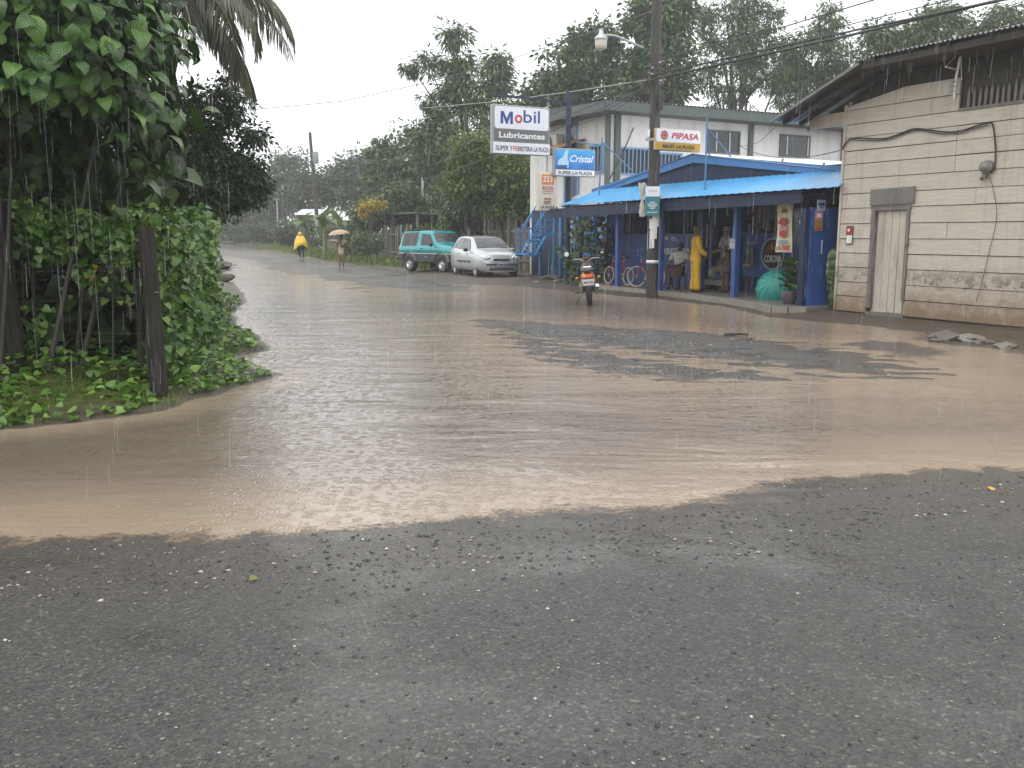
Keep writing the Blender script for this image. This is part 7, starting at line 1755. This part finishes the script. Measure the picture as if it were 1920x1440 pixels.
bgo = empty("shoulder_bag", (wx_, wy_, -.03), o.rotation_euler.z, "small dark shoulder bag carried across the beige dress", "bag")
MB().box((.05, -.17, 1.10), (.16, .05, .12), (0, .4, 0), bev=.02).build("pouch", M_dark, bgo); MB().tube(smooth_path([(.08, -.15, 1.14), (-.05, -.15, 1.28), (-.14, -.02, 1.43)], 4), .010, 5).build("strap", M_dark, bgo)
umbrella("open cream and brown umbrella held over the wading person", (wx_ - .07, wy_ - .17, 1.83), (-.10, -.05, 1), .50, cloth("cream_brown_cloth", (.52, .40, .26), (.26, .13, .08)), 8, .20, .50)
# --- cyclist in a yellow poncho riding away
cx, cy = gp(567, 489); zg = zb(cy)
hd_ = R(112)
bk = bicycle("dark bicycle ridden away up the street by the poncho wearer", (cx, cy, zg - .01), hd_, .32, M_dark, M_black, name="ridden_bicycle", lean=0)
o = empty("person", (cx + .28 * math.cos(hd_), cy + .28 * math.sin(hd_), zg), hd_ + PI / 2, "cyclist in a hooded yellow poncho riding away from the camera", "person")
J = stand(dict(pelvis=(0, 0, .92), waist=(0, -.06, 1.05), chest=(0, -.16, 1.22), neck=(0, -.20, 1.38), chin=(0, -.25, 1.47), crown=(0, -.22, 1.57), shoulderL=(.17, -.17, 1.33), shoulderR=(-.17, -.17, 1.33), elbowL=(.28, -.36, 1.12), elbowR=(-.28, -.36, 1.12), wristL=(.27, -.46, .95), wristR=(-.27, -.46, .95), hipL=(.10, -.02, .88), hipR=(-.10, -.02, .88), kneeL=(.12, -.30, .66), kneeR=(-.12, -.28, .52), ankleL=(.11, -.10, .36), ankleR=(-.11, -.18, .14), toeL=(.11, -.24, .30), toeR=(-.11, -.32, .10)))
human(o, J)
garment("trousers", {"p": (0, 0, .90, .15), "hL": (.11, -.06, .84, .11), "kL": (.12, -.30, .66, .085), "aL": (.11, -.11, .40, .07), "hR": (-.11, -.06, .82, .11), "kR": (-.12, -.28, .52, .085), "aR": (-.11, -.18, .18, .07)}, [("p", "hL"), ("hL", "kL"), ("kL", "aL"), ("p", "hR"), ("hR", "kR"), ("kR", "aR")], M_jean, o, "p")
M_pon = mat("yellow_poncho", (.72, .45, .01), .35, .12, 6, .2)
rows_ = []
for i, (z, rx_, ry_, yc) in enumerate(((1.42, .10, .11, -.18), (1.36, .22, .18, -.16), (1.22, .30, .26, -.14), (1.05, .35, .32, -.12), (.88, .38, .36, -.10), (.72, .40, .36, -.10), (.58, .41, .34, -.10))):
    rows_.append([(rx_ * math.cos(a) * (1 + .05 * math.sin(a * 6 + i) * i / 6), yc + ry_ * math.sin(a) * (1 + .05 * math.sin(a * 5) * i / 6), z + (.34 * max(0, math.cos((a - PI / 2) * .9)) ** 3 * max(0, i - 2) / 4 if True else 0) + .02 * math.sin(a * 3)) for a in np.linspace(0, 2 * PI, 33)])
pn = MB().grid(rows_).build("poncho", M_pon, o)
MB().ball((0, -.20, 1.535), (.115, .125, .135), 14, 9).build("hood", M_pon, pn)
for s in "LR": MB().ball((J["ankle" + s][0], J["ankle" + s][1] - .06, J["ankle" + s][2] - .02), (.045, .12, .045), 10, 6).build("shoe", M_signwhite if s == "R" else M_dark, o)
# --- far walker with umbrella
fx, fy = gp(411, 456); 
o = empty("person", (fx, fy, zb(fy)), 0, "distant walker in reddish top and shorts far up the street", "person"); J = stand(dict(wristR=(-.08, -.2, 1.3), elbowR=(-.22, -.1, 1.12))); human(o, J)
garment("top", {"p": (0, 0, .92, .14), "c": (0, 0, 1.27, .15, .12), "sL": (.18, 0, 1.36, .075), "eL": (.22, 0, 1.2, .07), "sR": (-.18, 0, 1.36, .075), "eR": (-.22, -.05, 1.2, .07)}, [("p", "c"), ("c", "sL"), ("sL", "eL"), ("c", "sR"), ("sR", "eR")], mat("reddish_top", (.33, .12, .09), .7), o, "c")
garment("shorts", {"p": (0, 0, .90, .14), "hL": (.1, 0, .76, .11), "kL": (.1, 0, .55, .1), "hR": (-.1, 0, .76, .11), "kR": (-.1, 0, .55, .1)}, [("p", "hL"), ("hL", "kL"), ("p", "hR"), ("hR", "kR")], mat("tan_shorts", (.3, .2, .12), .7), o, "p")
MB().ball((0, .01, 1.585), (.1, .105, .09), 12, 8).build("hair", M_hair, o)
umbrella("small grey umbrella held by the distant walker", (fx - .1, fy - .2, zb(fy) + 1.9), (0, 0, 1), .5, cloth("grey_cloth", (.2, .18, .19), (.3, .27, .28)), 8, .22, .6)
# ------------------------------------------------------------------ plants, stones and litter near the shop
def climber(name, label, pts, m, T, size, n, rad, seed, cat="plant", stem=.02):
    g_ = np.random.default_rng(seed); P = np.array([list(p) for p in smooth_path([Vector(p) for p in pts], 8)]); i = g_.integers(0, len(P), n)
    pos = P[i] + g_.normal(size=(n, 3)) * rad; b0 = np.array(pts[0], float)
    ax_ = unit(g_.normal(size=(n, 3)) * .6 + np.array([-.2, -.4, -.4])); nn = unit(g_.normal(size=(n, 3)) * .4 + np.array([-.1, -.5, .7]))
    o = empty(name, tuple(b0), 0, label, cat); MB().tube([tuple(p - b0) for p in P], [stem * (1 - .6 * k / len(P)) for k in range(len(P))], 6).build("stem", M_darkwood, o)
    lf_ = link("leaf_mass", leaf_mesh(name, T, pos - b0, ax_, nn, size * g_.uniform(.6, 1.3, n), m, True), o); lf_["kind"] = "stuff"; return o
L_PLANT = leafmat("porch_plant_leaf", (.03, .07, .015), (.07, .13, .03), (.16, .22, .07), .35, .25)
s_ = fn(1090, 535, -1.0)[0]
climber("porch_climber", "leafy climber growing up the dark trunk beside the motorcycle", [W(s_, -1.0, 0), W(s_ + .05, -1.0, 1.0), W(s_ - .1, -1.0, 1.9)], L_PLANT, T_HEART, .14, 420, .28, 3, stem=.09)
s_ = fn(1133, 535, -1.6)[0]
climber("porch_climber", "darker climber hanging behind the first bicycle", [W(s_, -1.7, .1), W(s_ + .1, -1.7, 1.2), W(s_, -1.7, 2.2)], L_THK, T_HEART, .13, 260, .24, 4, stem=.07)
# big-leaved potted plant at the corner of the walkway: each leaf a part
q = fn(1487, 560, .0); p = W(q[0], .12, .135)
o = empty("potted_plant", p, 0, "potted plant with long broad leaves standing right of the teal umbrella", "plant")
MB().lathe([(0, 0), (.11, 0), (.16, .26), (.17, .28), (.14, .28), (.13, .2), (0, .2)], (0, 0, 0)).build("pot", mat("grey_pot", (.16, .15, .14), .6), o)
T_LONG = big_leaf(1.7, .1, .02, 5)
for k in range(26):
    a = k * 2.4; el = .2 + .95 * rnd.random(); d_ = np.array([[math.cos(a) * math.cos(el), math.sin(a) * math.cos(el), math.sin(el)]]); z0 = .3 + .5 * rnd.random()
    link("leaf", leaf_mesh("plant_leaf", T_LONG, np.array([[.03 * math.cos(a), .03 * math.sin(a), z0]]), d_, np.array([[-d_[0][0], -d_[0][1], 1.2]]), [.28 + .22 * rnd.random()], L_PLANT, True), o)
MB().tube([(0, 0, .2), (.02, 0, .9)], [.03, .012], 6).build("stem", M_darkwood, o)
q = fs(1548, 520, .55)
o = empty("gap_plant", W(.35, q[0], .0), 0, "long-leaved plant growing in the gap between shop and timber building", "plant")
for k in range(12):
    a = -1.2 + k * .5; z0 = .2 + 1.0 * (k / 12); link("leaf", leaf_mesh("gap_leaf", T_LONG, np.array([[0, 0, z0]]), np.array([[.25 * math.cos(a), .25 * math.sin(a), -.6 if k % 2 else .8]]), np.array([[-.4, -1, .3]]), [.34], L_PLANT, True), o)
MB().tube([(0, 0, -.05), (.02, .02, 1.3)], .012, 5).build("stem", M_darkwood, o)
# stones and rubble: each boulder its own thing
M_rock = mat("wet_grey_rock", (.13, .115, .10), .5, .4, 5, .4, dirt=(.06, .05, .04)); M_rockp = mat("pale_rubble", (.20, .18, .15), .5, .3, 6, .3)
def boulder(px, py, r_, label, m, seed, flat=.5, group="stones at the wall"):
    g_ = np.random.default_rng(seed); x, y = gp(px, py); b = bmesh.new(); bmesh.ops.create_icosphere(b, subdivisions=2, radius=1)
    for v in b.verts: v.co *= 1 + .22 * math.sin(v.co.x * 3 + seed) * math.sin(v.co.y * 4 + seed) + .1 * g_.normal(); v.co.x *= 1.3; v.co.z *= flat
    me = bpy.data.meshes.new("boulder"); b.to_mesh(me); b.free(); me.materials.append(m)
    o = link("boulder", me, None, (x, y, max(0, ground_z(x, y)) + r_ * .1)); o.scale = (r_, r_, r_); o.rotation_euler = (0, 0, seed); return tag(o, label, "stone", group)
for i, (px, py, r_, lab, m) in enumerate(((1775, 636, .26, "largest dark boulder below the timber wall", M_rock), (1815, 640, .20, "rounded boulder right of the largest one below the timber wall", M_rockp), (1845, 645, .12, "small grey stone between the boulders and the pale slab", M_rock), (1885, 652, .15, "pale flat slab nearest the edge below the timber wall", M_rockp), (1777, 607, .05, "tiny pale stone lying against the timber wall's foot", M_rockp), (1760, 641, .12, "low dark stone left of the largest boulder", M_rock), (1033, 528, .36, "grey rubble lump at the foot of the blue stair post", M_rock), (1005, 533, .16, "pale broken lump in front of the stair", M_rockp), (985, 522, .2, "dark stone under the stair near the silver car", M_rock), (1050, 533, .2, "dark stone beside the tall blue pole", M_rock), (408, 505, .75, "dark earth mound rising from the flood by the hedge", M_soil), (398, 528, .6, "second dark earth mound by the hedge", M_soil))): boulder(px, py, r_, lab, m, i + 1, .36 if i < 10 else .3)
o = MB().tube([(-.16, 0, .02), (.1, .02, .03), (.22, .0, .02)], .022, 7).build("stick", M_darkwood, None, (*gp(1377, 631), .012)); tag(o, "dark stick lying on the gravel islet", "stick")
o = link("fallen_leaf", leaf_mesh("fallen_leaf", T_BIG[0], np.array([[0, 0, 0]]), np.array([[1, .2, 0]]), np.array([[0, 0, 1]]), [.11], leafmat("dead_leaf", (.22, .14, .06), (.28, .18, .08), (.3, .2, .1)), True), None, (*gp(1392, 645), .03)); tag(o, "brown dead leaf on the gravel islet", "leaf")
for px, py, s_, c_, lab in ((467, 1081, .045, (.13, .14, .02), "small olive leaf lying on the wet asphalt"), (1856, 911, .05, (.5, .3, .05), "tiny yellow leaf at the water's edge on the asphalt"), (1035, 600, .05, (.2, .15, .1), "speck of bark on the gravel islet")):
    x, y = gp(px, py, .04); o = link("fallen_leaf", leaf_mesh("fallen_leaf", T_HEART, np.array([[0, 0, 0]]), np.array([[1, .3, .05]]), np.array([[.1, -.2, 1]]), [s_], mat("leaf_%d" % px, c_, .5), True), None, (x, y, ground_z(x, y) + .012)); tag(o, lab, "leaf")

# ------------------------------------------------------------------ rain and drips
def rainmat():
    t = NT("rain_water"); a = t.n("ShaderNodeBsdfTransparent"); d_ = t.n("ShaderNodeBsdfTranslucent"); d_.inputs[0].default_value = (.95, .97, 1, 1); e = t.n("ShaderNodeBsdfDiffuse"); e.inputs[0].default_value = (.95, .97, 1, 1)
    m1 = t.n("ShaderNodeMixShader"); t.l(d_.outputs[0], m1.inputs[1]); t.l(e.outputs[0], m1.inputs[2]); m2 = t.n("ShaderNodeMixShader"); m2.inputs[0].default_value = .32
    t.l(a.outputs[0], m2.inputs[1]); t.l(m1.outputs[0], m2.inputs[2]); t.l(m2.outputs[0], t.out.inputs[0]); return t.m
M_rain = rainmat()
def streaks(P, L, r_, dirv):
    n = len(P); k = np.array([0, 2.094, 4.189]); ring = np.stack([np.cos(k), np.sin(k), 0 * k], -1)
    a = P[:, None] + ring[None] * r_[:, None, None]; b = P[:, None] + ring[None] * r_[:, None, None] * .6 + dirv[:, None] * L[:, None, None]
    V_ = np.concatenate([a, b], 1).reshape(-1, 3); base = (np.arange(n) * 6)[:, None, None]
    return V_, (np.array([[0, 1, 4, 3], [1, 2, 5, 4], [2, 0, 3, 5]])[None] + base).reshape(-1, 4)
g = np.random.default_rng(77); n = 9000
Y = 4.5 + 24 * g.random(n) ** .8; X = g.uniform(-.75, .75, n) * (Y + 1); Zr = g.uniform(0, 1, n) * (1.6 + Y * .32)
keep = ~((X < -2.9) & (Y > 8)) & ~((Y > 15) & (X > 4)); X, Y, Zr = X[keep], Y[keep], Zr[keep]; n = len(X)
Vr, Fr = streaks(np.stack([X, Y, Zr + .05], -1), g.uniform(.08, .22, n), g.uniform(.0004, .0010, n), np.stack([g.normal(0, .012, n) + .03, g.normal(0, .012, n), np.ones(n)], -1))
tag(link("rain", np_mesh("rain", Vr, Fr, M_rain)), "falling rain", "rain", kind="stuff")
# run-off threads under the bush and the roof edges
P = []; 
for k in range(30): P.append((g.uniform(-5.0, -3.2), g.uniform(7.85, 8.5), g.uniform(.5, 2.3), g.uniform(.25, .9), g.uniform(.0006, .0016)))
for s_ in np.arange(.4, 10.4, .16): w_ = W(s_ + g.uniform(-.05, .05), .29); P.append((w_.x, w_.y, g.uniform(.3, 2.2), g.uniform(.15, .5), .0013))
for s_ in np.arange(-5, -.9, .12): w_ = W(s_ + g.uniform(-.04, .04), .88); P.append((w_.x, w_.y, g.uniform(.3, 4.1), g.uniform(.25, .7), .0013))
for n_ in np.arange(-13, -2, .2): w_ = W(SW - EO - .06, n_); P.append((w_.x, w_.y, g.uniform(3.2, 5.0), g.uniform(.2, .6), .0018))
P = np.array(P); Vr, Fr = streaks(P[:, :3], P[:, 3], P[:, 4], np.tile(np.array([[.0, 0, 1.0]]), (len(P), 1)))
tag(link("run_off_drips", np_mesh("run_off_drips", Vr, Fr, M_rain)), "threads of run-off falling from leaves and eaves", "rain", kind="stuff")
# ------------------------------------------------------------------ wet haze
t = NT("rain_haze"); pv_ = t.n("ShaderNodeVolumePrincipled"); pv_.inputs["Color"].default_value = (.93, .95, .97, 1); pv_.inputs["Density"].default_value = .0014; pv_.inputs["Anisotropy"].default_value = .2
t.l(pv_.outputs[0], t.out.inputs["Volume"])
o = MB().box((0, 80, 7.4), (230, 200, 18.0)).build("haze", t.m); tag(o, "rain haze filling the street", "haze", kind="stuff")
